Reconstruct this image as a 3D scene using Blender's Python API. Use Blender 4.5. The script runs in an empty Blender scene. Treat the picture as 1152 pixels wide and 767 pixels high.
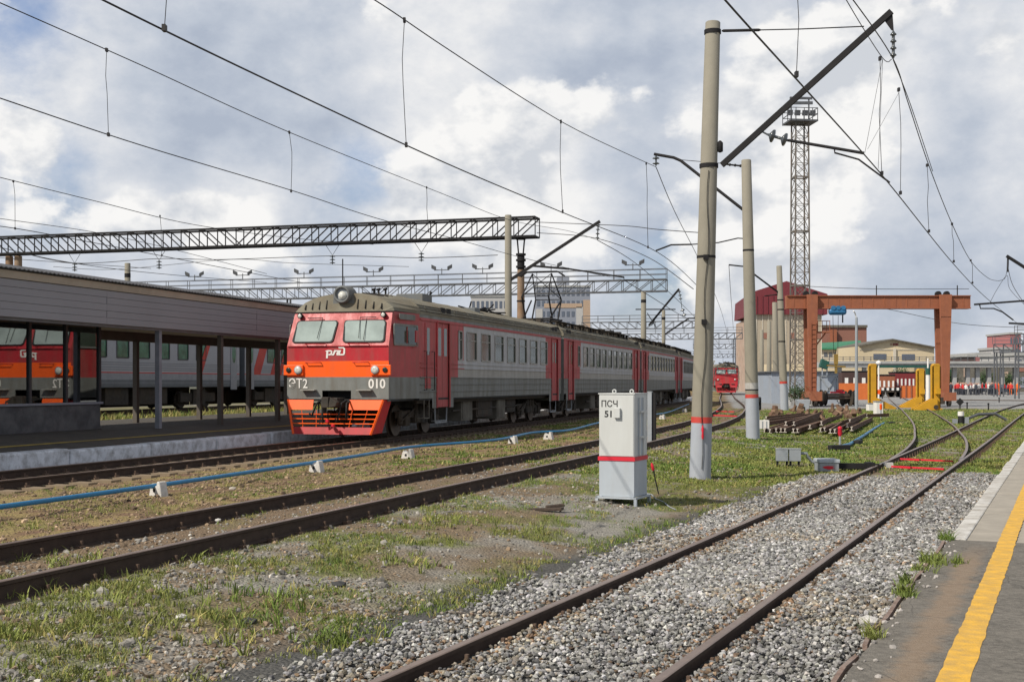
import bpy, math, random
import numpy as np
from mathutils import Vector, Matrix
R = math.radians
random.seed(7)
rng = np.random.default_rng(11)
scene = bpy.context.scene
COL = scene.collection

# ------------------------------------------------------------------ camera
EYE = 1.63
FPX = 1400.0                       # focal length in photograph pixels (photo 1152 x 767)
HX, HY = 576.0, 430.0              # principal column, horizon row
cam = bpy.data.cameras.new("camera")
cam.sensor_width = 36.0
cam.lens = 36.0 * FPX / 1152.0
cam.shift_y = (HY - 383.5) / 1152.0
cam.clip_start = 0.1
cam.clip_end = 20000
co = bpy.data.objects.new("camera", cam)
co.location = (0, 0, EYE)
co.rotation_euler = (R(90), 0, 0)
COL.objects.link(co)
scene.camera = co

# ------------------------------------------------------------------ light
SUN_DIR = Vector((-0.70, -0.52, 0.0)).normalized()
SUN_EL = R(43)
sun_vec = Vector((SUN_DIR.x * math.cos(SUN_EL), SUN_DIR.y * math.cos(SUN_EL), math.sin(SUN_EL)))
sl = bpy.data.lights.new("sun", 'SUN')
sl.energy = 4.4
sl.angle = R(0.6)
sl.color = (1.0, 0.925, 0.81)
so = bpy.data.objects.new("sun", sl)
so.rotation_euler = (-sun_vec).to_track_quat('-Z', 'Y').to_euler()
COL.objects.link(so)
scene.view_settings.view_transform = 'Standard'
scene.view_settings.look = 'None'
scene.view_settings.exposure = 0.0
scene.view_settings.gamma = 1.0

# ------------------------------------------------------------------ sky with clouds
world = bpy.data.worlds.new("World")
scene.world = world
world.use_nodes = True
wt = world.node_tree
wt.nodes.clear()
def wn(t, **kw):
    n = wt.nodes.new(t)
    for k, v in kw.items(): setattr(n, k, v)
    return n
def wl(a, b): wt.links.new(a, b)
def wmath(op, a, b=None, c=None, clamp=False):
    n = wn('ShaderNodeMath', operation=op); n.use_clamp = clamp
    for i, v in enumerate((a, b, c)):
        if v is None: continue
        if isinstance(v, (int, float)): n.inputs[i].default_value = v
        else: wl(v, n.inputs[i])
    return n.outputs[0]
tc = wn('ShaderNodeTexCoord')
sep = wn('ShaderNodeSeparateXYZ'); wl(tc.outputs['Generated'], sep.inputs[0])
zc = wmath('MAXIMUM', sep.outputs[2], 0.0)
den = wmath('ADD', zc, 0.16)
px = wmath('DIVIDE', sep.outputs[0], den); py = wmath('DIVIDE', sep.outputs[1], den)
comb = wn('ShaderNodeCombineXYZ'); wl(px, comb.inputs[0]); wl(py, comb.inputs[1]); comb.inputs[2].default_value = 3.7
def wnoise(vec, scale, detail, rough, dist=0.0, w=None):
    n = wn('ShaderNodeTexNoise'); n.inputs['Scale'].default_value = scale
    n.inputs['Detail'].default_value = detail; n.inputs['Roughness'].default_value = rough
    n.inputs['Distortion'].default_value = dist
    wl(vec, n.inputs['Vector']); return n.outputs[0]
sc3 = wn('ShaderNodeVectorMath', operation='MULTIPLY'); wl(tc.outputs['Generated'], sc3.inputs[0])
sc3.inputs[1].default_value = (1.0, 1.0, 1.45)
sh3 = wn('ShaderNodeVectorMath', operation='ADD'); wl(sc3.outputs[0], sh3.inputs[0]); sh3.inputs[1].default_value = (-.016, -.004, .022)   # a step toward the sun
def field(vec):
    a = wmath('MULTIPLY', wnoise(vec, 3.4, 10, 0.56, 0.0), 1.06)
    b = wmath('MULTIPLY', wnoise(vec, 11.0, 9, 0.62, 0.0), 0.34)
    return wmath('ADD', a, b)
f0 = field(sc3.outputs[0]); f1 = field(sh3.outputs[0])
relief = wmath('SUBTRACT', f0, f1)
def blobs(lst):
    tot = None
    for (x, y, rad, w) in lst:           # a puff at a compass bearing and elevation, angular radius, weight
        v = Vector(((x - HX) / FPX, 1.0, (HY - y) / FPX)).normalized()
        n = 0.7 / (1 - math.cos(rad / FPX))
        d = wn('ShaderNodeVectorMath', operation='DOT_PRODUCT'); wl(tc.outputs['Generated'], d.inputs[0]); d.inputs[1].default_value = v
        a = wmath('MAXIMUM', d.outputs['Value'], 0.0)
        a = wmath('POWER', a, n)
        a = wmath('MULTIPLY', a, w)
        tot = a if tot is None else wmath('ADD', tot, a)
    return tot
cover = blobs([(25, 25, 36, -.16), (10, 85, 26, -.10), (415, 182, 42, -.32), (480, 195, 30, -.25), (330, 250, 50, -.22), (60, 215, 50, -.16), (190, 205, 36, -.12),
               (150, 232, 24, .45), (262, 235, 42, .5), (212, 240, 22, .4), (545, 215, 85, .3), (600, 130, 90, .3), (920, 130, 120, .3), (720, 250, 90, .1),
               (1000, 350, 80, -.22), (1110, 380, 70, -.22), (1130, 60, 60, .2), (1135, 220, 60, .2), (330, 60, 150, .3), (740, 330, 60, -.2), (1080, 130, 90, .2),
               (640, 230, 60, .2), (720, 80, 60, .15), (700, 375, 70, -.2)])
bright = blobs([(150, 228, 26, .42), (262, 232, 44, .5), (480, 215, 40, .35), (540, 195, 60, .30), (600, 235, 60, .34), (610, 130, 70, .22), (930, 110, 80, .36), (860, 200, 70, .30), (990, 60, 45, .2), (470, 90, 60, .16), (560, 110, 60, .16),
                (1135, 60, 50, .30), (1140, 210, 50, .26), (110, 60, 80, .14), (30, 140, 50, .25), (440, 30, 50, .14), (880, 290, 80, .18), (650, 260, 50, .2), (430, 240, 40, .15), (970, 180, 60, .16),
                (270, 150, 70, -.30), (200, 120, 60, -.14), (640, 100, 26, -.30), (720, 180, 60, -.14), (1075, 230, 80, -.30), (640, 30, 60, -.12), (1040, 330, 90, -.18), (60, 230, 40, -.14), (745, 290, 60, -.16), (1070, 100, 40, -.22), (730, 60, 60, -.14)])
hz_ = wn('ShaderNodeMapRange'); wl(zc, hz_.inputs[0]); hz_.inputs[1].default_value = .0; hz_.inputs[2].default_value = .11; hz_.inputs[3].default_value = .34; hz_.inputs[4].default_value = 0
dens = wmath('ADD', wmath('ADD', f0, cover), hz_.outputs[0])
mr = wn('ShaderNodeMapRange'); mr.interpolation_type = 'SMOOTHSTEP'; wl(dens, mr.inputs[0])
mr.inputs[1].default_value = 0.38; mr.inputs[2].default_value = 0.74; mr.inputs[3].default_value = 0.08
br = wmath('ADD', wmath('MULTIPLY', relief, 2.0), wmath('MULTIPLY', f0, 0.55))
br = wmath('ADD', br, wmath('MULTIPLY', bright, 1.0))
ramp = wn('ShaderNodeValToRGB'); wl(wmath('ADD', wmath('MULTIPLY', br, 0.85), 0.20), ramp.inputs[0])
e = ramp.color_ramp.elements
e[0].position = 0.22; e[0].color = (0.43, 0.485, 0.585, 1)
e[1].position = 0.92; e[1].color = (0.90, 0.895, 0.89, 1)
m = ramp.color_ramp.elements.new(0.42); m.color = (0.53, 0.58, 0.665, 1)
m = ramp.color_ramp.elements.new(0.64); m.color = (0.67, 0.70, 0.755, 1)
# crisp heaped clouds over the softer layer
puffs = blobs([(150, 238, 26, .30), (262, 240, 46, .36), (212, 248, 22, .26), (485, 218, 44, .26), (560, 180, 80, .22), (600, 250, 60, .24), (925, 110, 95, .27), (860, 205, 70, .22), (985, 50, 45, .14), (1138, 60, 50, .26), (1142, 215, 46, .24),
               (25, 150, 50, .18), (110, 70, 90, .10), (440, 20, 60, .12), (630, 140, 60, .14), (880, 300, 60, .14), (520, 90, 60, .08), (40, 255, 50, .10), (290, 160, 90, -.20), (1060, 200, 60, -.18), (720, 190, 50, -.1), (640, 30, 60, -.08), (1050, 330, 80, -.1)])
g0 = wnoise(sc3.outputs[0], 8.5, 12, 0.55, 0.0); g1 = wnoise(sh3.outputs[0], 8.5, 12, 0.55, 0.0)
pm_ = wn('ShaderNodeMapRange'); pm_.interpolation_type = 'SMOOTHSTEP'; wl(wmath('ADD', g0, puffs), pm_.inputs[0]); pm_.inputs[1].default_value = .615; pm_.inputs[2].default_value = .70
inner = wn('ShaderNodeMapRange'); wl(wmath('ADD', wmath('ADD', wmath('MULTIPLY', wmath('SUBTRACT', g0, g1), 3.2), wmath('MULTIPLY', wmath('ADD', g0, puffs), .55)), -.05), inner.inputs[0]); inner.inputs[1].default_value = .10; inner.inputs[2].default_value = .52
pc = wn('ShaderNodeMix', data_type='RGBA'); wl(inner.outputs[0], pc.inputs[0]); pc.inputs[6].default_value = (.62, .65, .70, 1); pc.inputs[7].default_value = (.95, .94, .925, 1)
sky = wn('ShaderNodeTexSky'); sky.sky_type = 'NISHITA'; sky.sun_disc = False
sky.sun_elevation = SUN_EL
sky.sun_rotation = math.atan2(sun_vec.x, sun_vec.y)
sky.air_density = 1.2; sky.dust_density = 2.0
skm = wn('ShaderNodeMix', data_type='RGBA'); skm.blend_type = 'MULTIPLY'; skm.inputs[0].default_value = 1.0
wl(sky.outputs[0], skm.inputs[6]); skm.inputs[7].default_value = (0.085, 0.10, 0.135, 1)
mx = wn('ShaderNodeMix', data_type='RGBA')
wl(mr.outputs[0], mx.inputs[0]); wl(skm.outputs[2], mx.inputs[6]); wl(ramp.outputs[0], mx.inputs[7])
mx2 = wn('ShaderNodeMix', data_type='RGBA'); wl(wmath('MULTIPLY', pm_.outputs[0], .95), mx2.inputs[0]); wl(mx.outputs[2], mx2.inputs[6]); wl(pc.outputs[2], mx2.inputs[7])
top = wn('ShaderNodeMapRange'); top.interpolation_type = 'SMOOTHSTEP'; wl(zc, top.inputs[0]); top.inputs[1].default_value = .33; top.inputs[2].default_value = .70; top.inputs[3].default_value = 1.0; top.inputs[4].default_value = .50   # sky overhead, above the view, dimmed to cut the fill light
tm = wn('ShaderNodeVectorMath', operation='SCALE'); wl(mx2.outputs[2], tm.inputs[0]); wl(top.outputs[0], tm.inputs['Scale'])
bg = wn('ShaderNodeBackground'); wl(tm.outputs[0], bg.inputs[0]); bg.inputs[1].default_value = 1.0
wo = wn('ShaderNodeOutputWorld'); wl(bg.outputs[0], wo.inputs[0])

# ------------------------------------------------------------------ helpers
def Q(x, y, d):
    """point seen at photograph pixel (x, y), d metres ahead"""
    return Vector(((x - HX) / FPX * d, d, EYE + (HY - y) / FPX * d))
def G(x, y, z):
    """point seen at photograph pixel (x, y) on the level z"""
    d = FPX * (EYE - z) / (y - HY)
    return Vector(((x - HX) / FPX * d, d, z))
def smooth(a, b, x):
    t = np.clip((x - a) / (b - a), 0, 1); return t * t * (3 - 2 * t)

class MB:
    def __init__(s): s.v = []; s.f = []; s.m = []; s.sm = []
    def add(s, vs, fs, mi=0, sm=False):
        o = len(s.v); s.v += [Vector(v) for v in vs]
        for f in fs: s.f.append([o + i for i in f]); s.m.append(mi); s.sm.append(sm)
        return s
    def box(s, x0, x1, y0, y1, z0, z1, mi=0):
        return s.add([(x0,y0,z0),(x1,y0,z0),(x1,y1,z0),(x0,y1,z0),(x0,y0,z1),(x1,y0,z1),(x1,y1,z1),(x0,y1,z1)],
                     [(0,3,2,1),(4,5,6,7),(0,1,5,4),(1,2,6,5),(2,3,7,6),(3,0,4,7)], mi)
    def obox(s, c, ax, ay, az, mi=0):       # centre and three half-axes
        c = Vector(c); ax = Vector(ax); ay = Vector(ay); az = Vector(az)
        vs = [c + i*ax + j*ay + k*az for k in (-1,1) for (i,j) in ((-1,-1),(1,-1),(1,1),(-1,1))]
        return s.add(vs, [(0,3,2,1),(4,5,6,7),(0,1,5,4),(1,2,6,5),(2,3,7,6),(3,0,4,7)], mi)
    def bar(s, p, q, w, h=None, up=(0,0,1), mi=0):
        p = Vector(p); q = Vector(q); h = h or w; d = (q - p)
        L = d.length
        if L < 1e-6: return s
        d = d / L; up = Vector(up)
        if abs(d.dot(up)) > .98: up = Vector((0,1,0)) if abs(d.y) < .9 else Vector((1,0,0))
        sx = d.cross(up).normalized(); u = sx.cross(d).normalized()
        return s.obox((p+q)/2, sx*w/2, d*L/2, u*h/2, mi)
    def tube(s, pts, r, n=6, mi=0, cap=True, sm=True):
        pts = [Vector(p) for p in pts]; k = len(pts)
        rs = r if isinstance(r, (list, tuple)) else [r]*k
        t = [(pts[min(i+1,k-1)] - pts[max(i-1,0)]).normalized() for i in range(k)]
        a = Vector((0,0,1)) if abs(t[0].z) < .9 else Vector((1,0,0))
        sx = t[0].cross(a).normalized(); vs = []
        for i in range(k):
            sx = (sx - t[i]*sx.dot(t[i])).normalized(); u = t[i].cross(sx)
            for j in range(n):
                an = 2*math.pi*j/n
                vs.append(pts[i] + (sx*math.cos(an) + u*math.sin(an))*rs[i])
        fs = [(i*n+j, i*n+(j+1)%n, (i+1)*n+(j+1)%n, (i+1)*n+j) for i in range(k-1) for j in range(n)]
        s.add(vs, fs, mi, sm)
        if cap:
            s.add(vs[:n], [tuple(range(n))[::-1]], mi); s.add(vs[-n:], [tuple(range(n))], mi)
        return s
    def lathe(s, c, axis, prof, n=12, mi=0, sm=True):   # prof: (distance along axis, radius)
        c = Vector(c); axis = Vector(axis).normalized()
        a0 = Vector((0, 0, 1)) if abs(axis.z) < .9 else Vector((1, 0, 0)); sx = axis.cross(a0).normalized(); u = axis.cross(sx); k = len(prof); vs = []
        for a, r in prof:
            for j in range(n): an = 2*math.pi*j/n; vs.append(c + axis*a + (sx*math.cos(an) + u*math.sin(an))*max(r, 1e-4))
        s.add(vs, [(i*n+j, i*n+(j+1)%n, (i+1)*n+(j+1)%n, (i+1)*n+j) for i in range(k-1) for j in range(n)], mi, sm)
        s.add(vs[:n], [tuple(range(n))[::-1]], mi); return s.add(vs[-n:], [tuple(range(n))], mi)
    def poly(s, o, U, V, pts, th, mi=0):                # plate: outline in (u,v), thickness along U x V
        o = Vector(o); U = Vector(U); V = Vector(V); N = U.cross(V).normalized()*th
        k = len(pts); a = [o + U*u + V*v for u, v in pts]
        return s.add(a + [p + N for p in a], [tuple(range(k))[::-1], tuple(range(k, 2*k))] + [(i, (i+1)%k, k+(i+1)%k, k+i) for i in range(k)], mi)
    def ring(s, o, U, V, outer, inner, th, mi=0):
        o = Vector(o); U = Vector(U); V = Vector(V); N = U.cross(V).normalized()*th; k = len(outer)
        A = [o + U*u + V*v for u, v in outer]; B = [o + U*u + V*v for u, v in inner]
        vs = A + B + [p+N for p in A] + [p+N for p in B]; fs = []
        for i in range(k):
            j = (i+1) % k
            fs += [(2*k+i, 2*k+j, 3*k+j, 3*k+i), (i, j, 2*k+j, 2*k+i), (k+i, 3*k+i, 3*k+j, k+j)]
        return s.add(vs, fs, mi)
    def sweep(s, pts, prof, mi=0, closed=True):         # prof in (side, up), path roughly horizontal
        pts = [Vector(p) for p in pts]; k = len(pts); n = len(prof); vs = []
        for i in range(k):
            t = (pts[min(i+1,k-1)] - pts[max(i-1,0)]); t.z = 0; t.normalize(); r = Vector((t.y, -t.x, 0))
            for a, b in prof: vs.append(pts[i] + r*a + Vector((0,0,b)))
        m = n if closed else n-1
        fs = [(i*n+j, i*n+(j+1)%n, (i+1)*n+(j+1)%n, (i+1)*n+j) for i in range(k-1) for j in range(m)]
        if closed: fs += [tuple(range(n))[::-1], tuple((k-1)*n+j for j in range(n))]
        return s.add(vs, fs, mi)
    def build(s, name, mats, parent=None, bevel=0, world=False):
        me = bpy.data.meshes.new(name)
        vs = s.v
        if world and parent is not None:
            inv = PM[parent.name].inverted(); vs = [inv @ v for v in vs]
        me.from_pydata([tuple(v) for v in vs], [], s.f)
        if not isinstance(mats, (list, tuple)): mats = [mats]
        for m in mats: me.materials.append(m)
        me.polygons.foreach_set('material_index', s.m)
        me.polygons.foreach_set('use_smooth', s.sm)
        me.update()
        o = bpy.data.objects.new(name, me); COL.objects.link(o)
        if parent: o.parent = parent
        if bevel:
            b = o.modifiers.new('bevel', 'BEVEL'); b.width = bevel; b.segments = 2; b.limit_method = 'ANGLE'; b.angle_limit = R(50)
        return o
PM = {}
def tag(o, label=None, cat=None, group=None, kind=None):
    if label: o['label'] = label
    if cat: o['category'] = cat
    if group: o['group'] = group
    if kind: o['kind'] = kind
    return o
def thing(name, loc, rz=0, label=None, cat=None, group=None):
    o = bpy.data.objects.new(name, None); COL.objects.link(o)
    o.empty_display_size = .3
    o.location = loc; o.rotation_euler = (0, 0, rz)
    PM[o.name] = Matrix.Translation(Vector(loc)) @ Matrix.Rotation(rz, 4, 'Z')
    return tag(o, label, cat, group)
def kids(o): return [c for c in COL.objects if c.parent == o]
def copy_tree(o, parent=None):
    c = o.copy(); COL.objects.link(c); c.parent = parent
    for ch in o.children: copy_tree(ch, c)
    return c
def dup(o, loc, rz=0, label=None):
    chs = [(c, [g for g in c.children]) for c in o.children]
    r = o.copy(); COL.objects.link(r); r.location = loc; r.rotation_euler = (0, 0, rz)
    if label: r['label'] = label
    for ch, gs in chs:
        c = ch.copy(); COL.objects.link(c); c.parent = r
        for g in gs:
            d = g.copy(); COL.objects.link(d); d.parent = c
    return r
def frac(x): return x - np.floor(x)
def vnoise(x, y, seed=0):
    x = np.asarray(x, float); y = np.asarray(y, float)
    xi = np.floor(x); yi = np.floor(y); xf = x - xi; yf = y - yi
    def h(a, b): return frac(np.sin(a*127.1 + b*311.7 + seed*74.7) * 43758.5453)
    u = xf*xf*(3-2*xf); v = yf*yf*(3-2*yf)
    return (h(xi,yi)*(1-u)+h(xi+1,yi)*u)*(1-v) + (h(xi,yi+1)*(1-u)+h(xi+1,yi+1)*u)*v
def fbm(x, y, sc, oct=4, seed=0):
    t = 0; a = 1; s = 0
    for i in range(oct):
        t = t + a*vnoise(x*sc, y*sc, seed+i*13); s += a; a *= .5; sc *= 2.03
    return t/s

# ------------------------------------------------------------------ materials
def mat(name, col, rough=.7, metal=0., var=.12, vscale=3., dirt=None, dirt_amt=0., dirt_scale=1.2, bump=0., bscale=40., spec=.4, streak=False, coat=0.):
    m = bpy.data.materials.new(name); m.use_nodes = True; t = m.node_tree; n = t.nodes; l = t.links
    b = n['Principled BSDF']; b.inputs['Roughness'].default_value = rough; b.inputs['Metallic'].default_value = metal
    b.inputs['Specular IOR Level'].default_value = spec
    if coat: b.inputs['Coat Weight'].default_value = coat
    tc = n.new('ShaderNodeTexCoord'); src = tc.outputs['Object']
    nz = n.new('ShaderNodeTexNoise'); nz.inputs['Scale'].default_value = vscale; nz.inputs['Detail'].default_value = 8; nz.inputs['Roughness'].default_value = .62
    l.new(src, nz.inputs['Vector'])
    mp = n.new('ShaderNodeMapRange'); l.new(nz.outputs[0], mp.inputs[0]); mp.inputs[1].default_value = .3; mp.inputs[2].default_value = .7
    mp.inputs[3].default_value = 1-var; mp.inputs[4].default_value = 1+var
    mul = n.new('ShaderNodeVectorMath'); mul.operation = 'SCALE'; mul.inputs[0].default_value = col[:3]; l.new(mp.outputs[0], mul.inputs['Scale'])
    out = mul.outputs[0]
    if dirt is not None:
        mpg = n.new('ShaderNodeMapping'); l.new(src, mpg.inputs[0])
        if streak: mpg.inputs['Scale'].default_value = (3., 3., .45)
        n2 = n.new('ShaderNodeTexNoise'); n2.inputs['Scale'].default_value = dirt_scale; n2.inputs['Detail'].default_value = 10; n2.inputs['Roughness'].default_value = .7
        l.new(mpg.outputs[0], n2.inputs['Vector'])
        m2 = n.new('ShaderNodeMapRange'); l.new(n2.outputs[0], m2.inputs[0]); m2.inputs[1].default_value = .42; m2.inputs[2].default_value = .68; m2.inputs[4].default_value = dirt_amt
        mx = n.new('ShaderNodeMix'); mx.data_type = 'RGBA'; l.new(m2.outputs[0], mx.inputs[0]); l.new(out, mx.inputs[6]); mx.inputs[7].default_value = (*dirt[:3], 1)
        out = mx.outputs[2]
        r2 = n.new('ShaderNodeMapRange'); l.new(m2.outputs[0], r2.inputs[0]); r2.inputs[3].default_value = rough; r2.inputs[4].default_value = min(1, rough+.35); l.new(r2.outputs[0], b.inputs['Roughness'])
    l.new(out, b.inputs['Base Color'])
    if bump:
        n3 = n.new('ShaderNodeTexNoise'); n3.inputs['Scale'].default_value = bscale; n3.inputs['Detail'].default_value = 6; l.new(src, n3.inputs['Vector'])
        bp = n.new('ShaderNodeBump'); bp.inputs['Strength'].default_value = bump; bp.inputs['Distance'].default_value = .02; l.new(n3.outputs[0], bp.inputs['Height']); l.new(bp.outputs[0], b.inputs['Normal'])
    return m
DUST = (.19, .15, .11)
M = {}
M['red'] = mat('paint_red', (.46, .024, .034), .42, var=.10, dirt=(.24,.09,.075), dirt_amt=.55, streak=True, dirt_scale=1.1)
M['red_side'] = mat('paint_red_side', (.44, .05, .055), .5, var=.12, dirt=(.27,.13,.11), dirt_amt=.6, streak=True, dirt_scale=1.4)
M['orange'] = mat('paint_orange', (1.0, .125, .010), .42, var=.05, dirt=(.6,.1,.03), dirt_amt=.3, streak=True)
M['grey_dark'] = mat('paint_dark_grey', (.195, .205, .195), .55, dirt=(.15,.135,.11), dirt_amt=.7, streak=True)
M['grey_mid'] = mat('paint_mid_grey', (.36, .35, .325), .5, dirt=(.26,.24,.20), dirt_amt=.6, streak=True)
M['grey_light'] = mat('paint_light_grey', (.43, .435, .45), .5, dirt=(.34,.32,.29), dirt_amt=.5, streak=True)
M['roof'] = mat('roof_grime', (.205, .19, .145), .85, var=.2, dirt=(.16,.12,.075), dirt_amt=.6, vscale=1.5, bump=.3, bscale=20)
M['roof_dark'] = mat('roof_grey_paint', (.13, .14, .145), .6, dirt=(.2,.17,.12), dirt_amt=.4)
M['black'] = mat('black_rubber', (.018, .018, .018), .7)
M['under'] = mat('undercarriage_grime', (.045, .040, .034), .85, var=.35, vscale=6, dirt=(.10,.07,.045), dirt_amt=.6)
M['under_grey'] = mat('underframe_box_grime', (.16, .15, .125), .8, var=.25, dirt=(.08,.065,.05), dirt_amt=.7)
M['white_paint'] = mat('white_lettering', (.78, .76, .72), .6, var=.05)
M['wheel'] = mat('wheel_steel', (.12, .09, .07), .55, metal=.4, var=.2)
M['clip'] = mat('rusty_rail_clip', (.12, .078, .055), .8, var=.3)
M['steel'] = mat('bare_steel', (.42, .42, .42), .35, metal=.9, var=.08)
M['lamp_glass'] = mat('lamp_glass', (.62, .62, .57), .2, metal=.0, var=.25, vscale=12)
M['dark_glass'] = mat('dark_lens', (.03, .035, .03), .1, spec=.8)
M['windshield'] = mat('windshield_glass', (.32, .38, .36), .03, var=.25, vscale=1.1, spec=.5)  # bright sky reflection painted in as a pale grey-green base
M['pane'] = mat('carriage_window_glass', (.065, .085, .066), .07, var=.35, vscale=.7, spec=.6)
M['pane_green'] = mat('green_curtained_glass', (.05, .16, .10), .12, var=.5, vscale=2.4, spec=.8)
M['concrete'] = mat('pole_concrete', (.265, .245, .195), .88, var=.08, vscale=2.5, dirt=(.24,.22,.18), dirt_amt=.3, streak=True, bump=.15, bscale=60)
M['concrete_paint'] = mat('painted_concrete_pale_blue', (.37, .40, .45), .75, var=.06, dirt=(.33,.34,.34), dirt_amt=.55, streak=True, bump=.1, bscale=60)
M['band_red'] = mat('red_band_paint', (.52, .06, .045), .6, var=.12)
M['rust_post'] = mat('rust_stained_post', (.24, .15, .09), .85, var=.25, dirt=(.30,.25,.19), dirt_amt=.6)
M['dark_steel'] = mat('dark_painted_steel', (.022, .021, .022), .8, var=.2, spec=.2)
M['grey_steel'] = mat('weathered_grey_steel', (.10, .105, .115), .65, var=.2)
M['insul'] = mat('insulator_glass', (.07, .08, .085), .2, spec=.8)
M['wire'] = mat('wire_copper_dark', (.028, .026, .026), .6)
M['cab_white'] = mat('cabinet_white_enamel', (.56, .575, .56), .45, var=.04, vscale=1.2, dirt=(.44,.44,.41), dirt_amt=.35, streak=True)
M['cab_blue'] = mat('cabinet_pale_blue_enamel', (.42, .465, .51), .5, var=.05, dirt=(.36,.37,.37), dirt_amt=.35, streak=True)
M['stripe_red'] = mat('red_stripe_paint', (.62, .02, .04), .5, var=.06)
M['galv'] = mat('galvanised_grey', (.33, .36, .39), .5, metal=.2, var=.1, dirt=(.28,.27,.25), dirt_amt=.4)
M['rail'] = mat('rail_rust', (.060, .038, .027), .8, var=.25, vscale=9, dirt=(.055,.036,.028), dirt_amt=.8, dirt_scale=5)
M['rail_top'] = mat('rail_running_surface', (.30, .215, .165), .36, metal=.6, var=.15, vscale=6)
M['sleeper_c'] = mat('concrete_sleeper_sandy', (.27, .205, .14), .9, var=.2, vscale=5, dirt=(.19,.15,.09), dirt_amt=.5, bump=.3)
M['sleeper_w'] = mat('timber_sleeper', (.09, .065, .05), .9, var=.35, vscale=8, bump=.4)
M['curb'] = mat('limewashed_kerb', (.74, .76, .80), .85, var=.12, dirt=(.26,.25,.24), dirt_amt=.85, dirt_scale=4., bump=.6, bscale=14)
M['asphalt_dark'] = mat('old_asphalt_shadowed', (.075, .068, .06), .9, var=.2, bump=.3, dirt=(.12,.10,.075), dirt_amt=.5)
M['yellow'] = mat('yellow_line_paint', (.74, .42, .05), .7, var=.14, vscale=8, dirt=(.36,.26,.13), dirt_amt=.6, dirt_scale=7., bump=.35, bscale=60)
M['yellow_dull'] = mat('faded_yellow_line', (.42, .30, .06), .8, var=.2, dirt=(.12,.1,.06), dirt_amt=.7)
M['siding'] = mat('grey_siding', (.28, .27, .285), .5, var=.05, vscale=1., dirt=(.21,.20,.215), dirt_amt=.4, dirt_scale=.5)
M['cream'] = mat('cream_flashing', (.52, .46, .38), .7, var=.06, dirt=(.3,.26,.2), dirt_amt=.4)
M['corr'] = mat('corrugated_sheet', (.09, .09, .095), .6, var=.2)
M['frame_dark'] = mat('dark_window_frame', (.04, .042, .046), .5)
M['kiosk_base'] = mat('kiosk_stone_plinth', (.085, .085, .09), .75, var=.3, vscale=2.5, dirt=(.17,.165,.16), dirt_amt=.5, dirt_scale=2.5)
M['post_dark'] = mat('dark_canopy_post', (.10, .085, .07), .7, var=.15)
M['post_grey'] = mat('grey_canopy_post', (.23, .24, .27), .6, var=.15)
M['blue_pipe'] = mat('blue_plastic_pipe', (.015, .20, .42), .42, var=.10, dirt=(.10,.19,.28), dirt_amt=.4, dirt_scale=4)
M['lime'] = mat('limewashed_concrete_block', (.62, .60, .57), .85, var=.1, dirt=(.33,.31,.27), dirt_amt=.6, dirt_scale=8, bump=.5)
M['crane'] = mat('crane_red_oxide', (.32, .112, .055), .75, var=.12, dirt=(.25,.10,.07), dirt_amt=.5, streak=True)
M['hoist_blue'] = mat('blue_hoist_paint', (.03, .16, .33), .5)
M['hook_yellow'] = mat('grimy_yellow', (.26, .17, .04), .7)
M['machine_yellow'] = mat('machine_yellow', (.62, .33, .02), .6, var=.1, dirt=(.3,.17,.03), dirt_amt=.5)
M['red_clad'] = mat('dark_red_cladding', (.17, .028, .036), .6, var=.08, dirt=(.18,.03,.04), dirt_amt=.4)
M['beige_panel'] = mat('beige_panel_wall', (.40, .345, .265), .85, var=.08)
M['brick_old'] = mat('weathered_brick', (.42, .30, .23), .9, var=.25, vscale=.8, dirt=(.5,.42,.35), dirt_amt=.6, dirt_scale=.6)
M['brick_brown'] = mat('brown_brick', (.28, .135, .10), .9, var=.1)
M['green_roof'] = mat('green_sheet_roof', (.04, .20, .10), .5, var=.1)
M['green_dark'] = mat('dark_green_paint', (.02, .09, .07), .6)
M['hall_cream'] = mat('cream_render', (.62, .52, .35), .85, var=.05)
M['plaster'] = mat('pale_plaster', (.60, .55, .46), .85, var=.06)
M['shed_blue'] = mat('pale_blue_grey_sheet', (.33, .38, .45), .6, var=.06, dirt=(.36,.34,.32), dirt_amt=.4, streak=True)
M['viaduct'] = mat('viaduct_concrete', (.40, .40, .39), .85, var=.1, dirt=(.28,.28,.27), dirt_amt=.5)
M['orange_board'] = mat('orange_boards', (.62, .16, .04), .7, var=.1)
M['loco_red'] = mat('locomotive_dark_red', (.20, .028, .03), .5)
M['brown_wagon'] = mat('brown_wagon', (.07, .04, .035), .7)
M['asph'] = None
M['skin'] = mat('skin', (.45, .27, .20), .6)
M['cloth_white'] = mat('white_cloth', (.66, .64, .62), .8)
M['cloth_red'] = mat('red_cloth', (.60, .04, .04), .8)
M['cloth_dark'] = mat('dark_cloth', (.04, .045, .06), .8)
M['cloth_orange'] = mat('orange_cloth', (.85, .17, .02), .8)
M['bark'] = mat('bark', (.10, .075, .055), .9, var=.3)
M['leaf'] = mat('leaf_green', (.045, .085, .03), .7, var=.4)
M['car_dark'] = mat('car_dark_paint', (.04, .05, .07), .25, spec=.7)
M['car_white'] = mat('car_white_paint', (.6, .6, .6), .25, spec=.7)
M['apt_blue'] = mat('apartment_grey_blue', (.25, .27, .32), .8)  # distance haze put into the colour: lightened and greyed
M['apt_tan'] = mat('apartment_tan_brick', (.44, .32, .23), .85)  # paled and desaturated to carry the distance haze
M['apt_white'] = mat('apartment_white', (.46, .45, .44), .8)
M['pink_wall'] = mat('pink_brick_wall', (.42, .16, .16), .85)
M['facade_glass'] = mat('facade_glass', (.10, .12, .16), .2, spec=.8)

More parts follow.
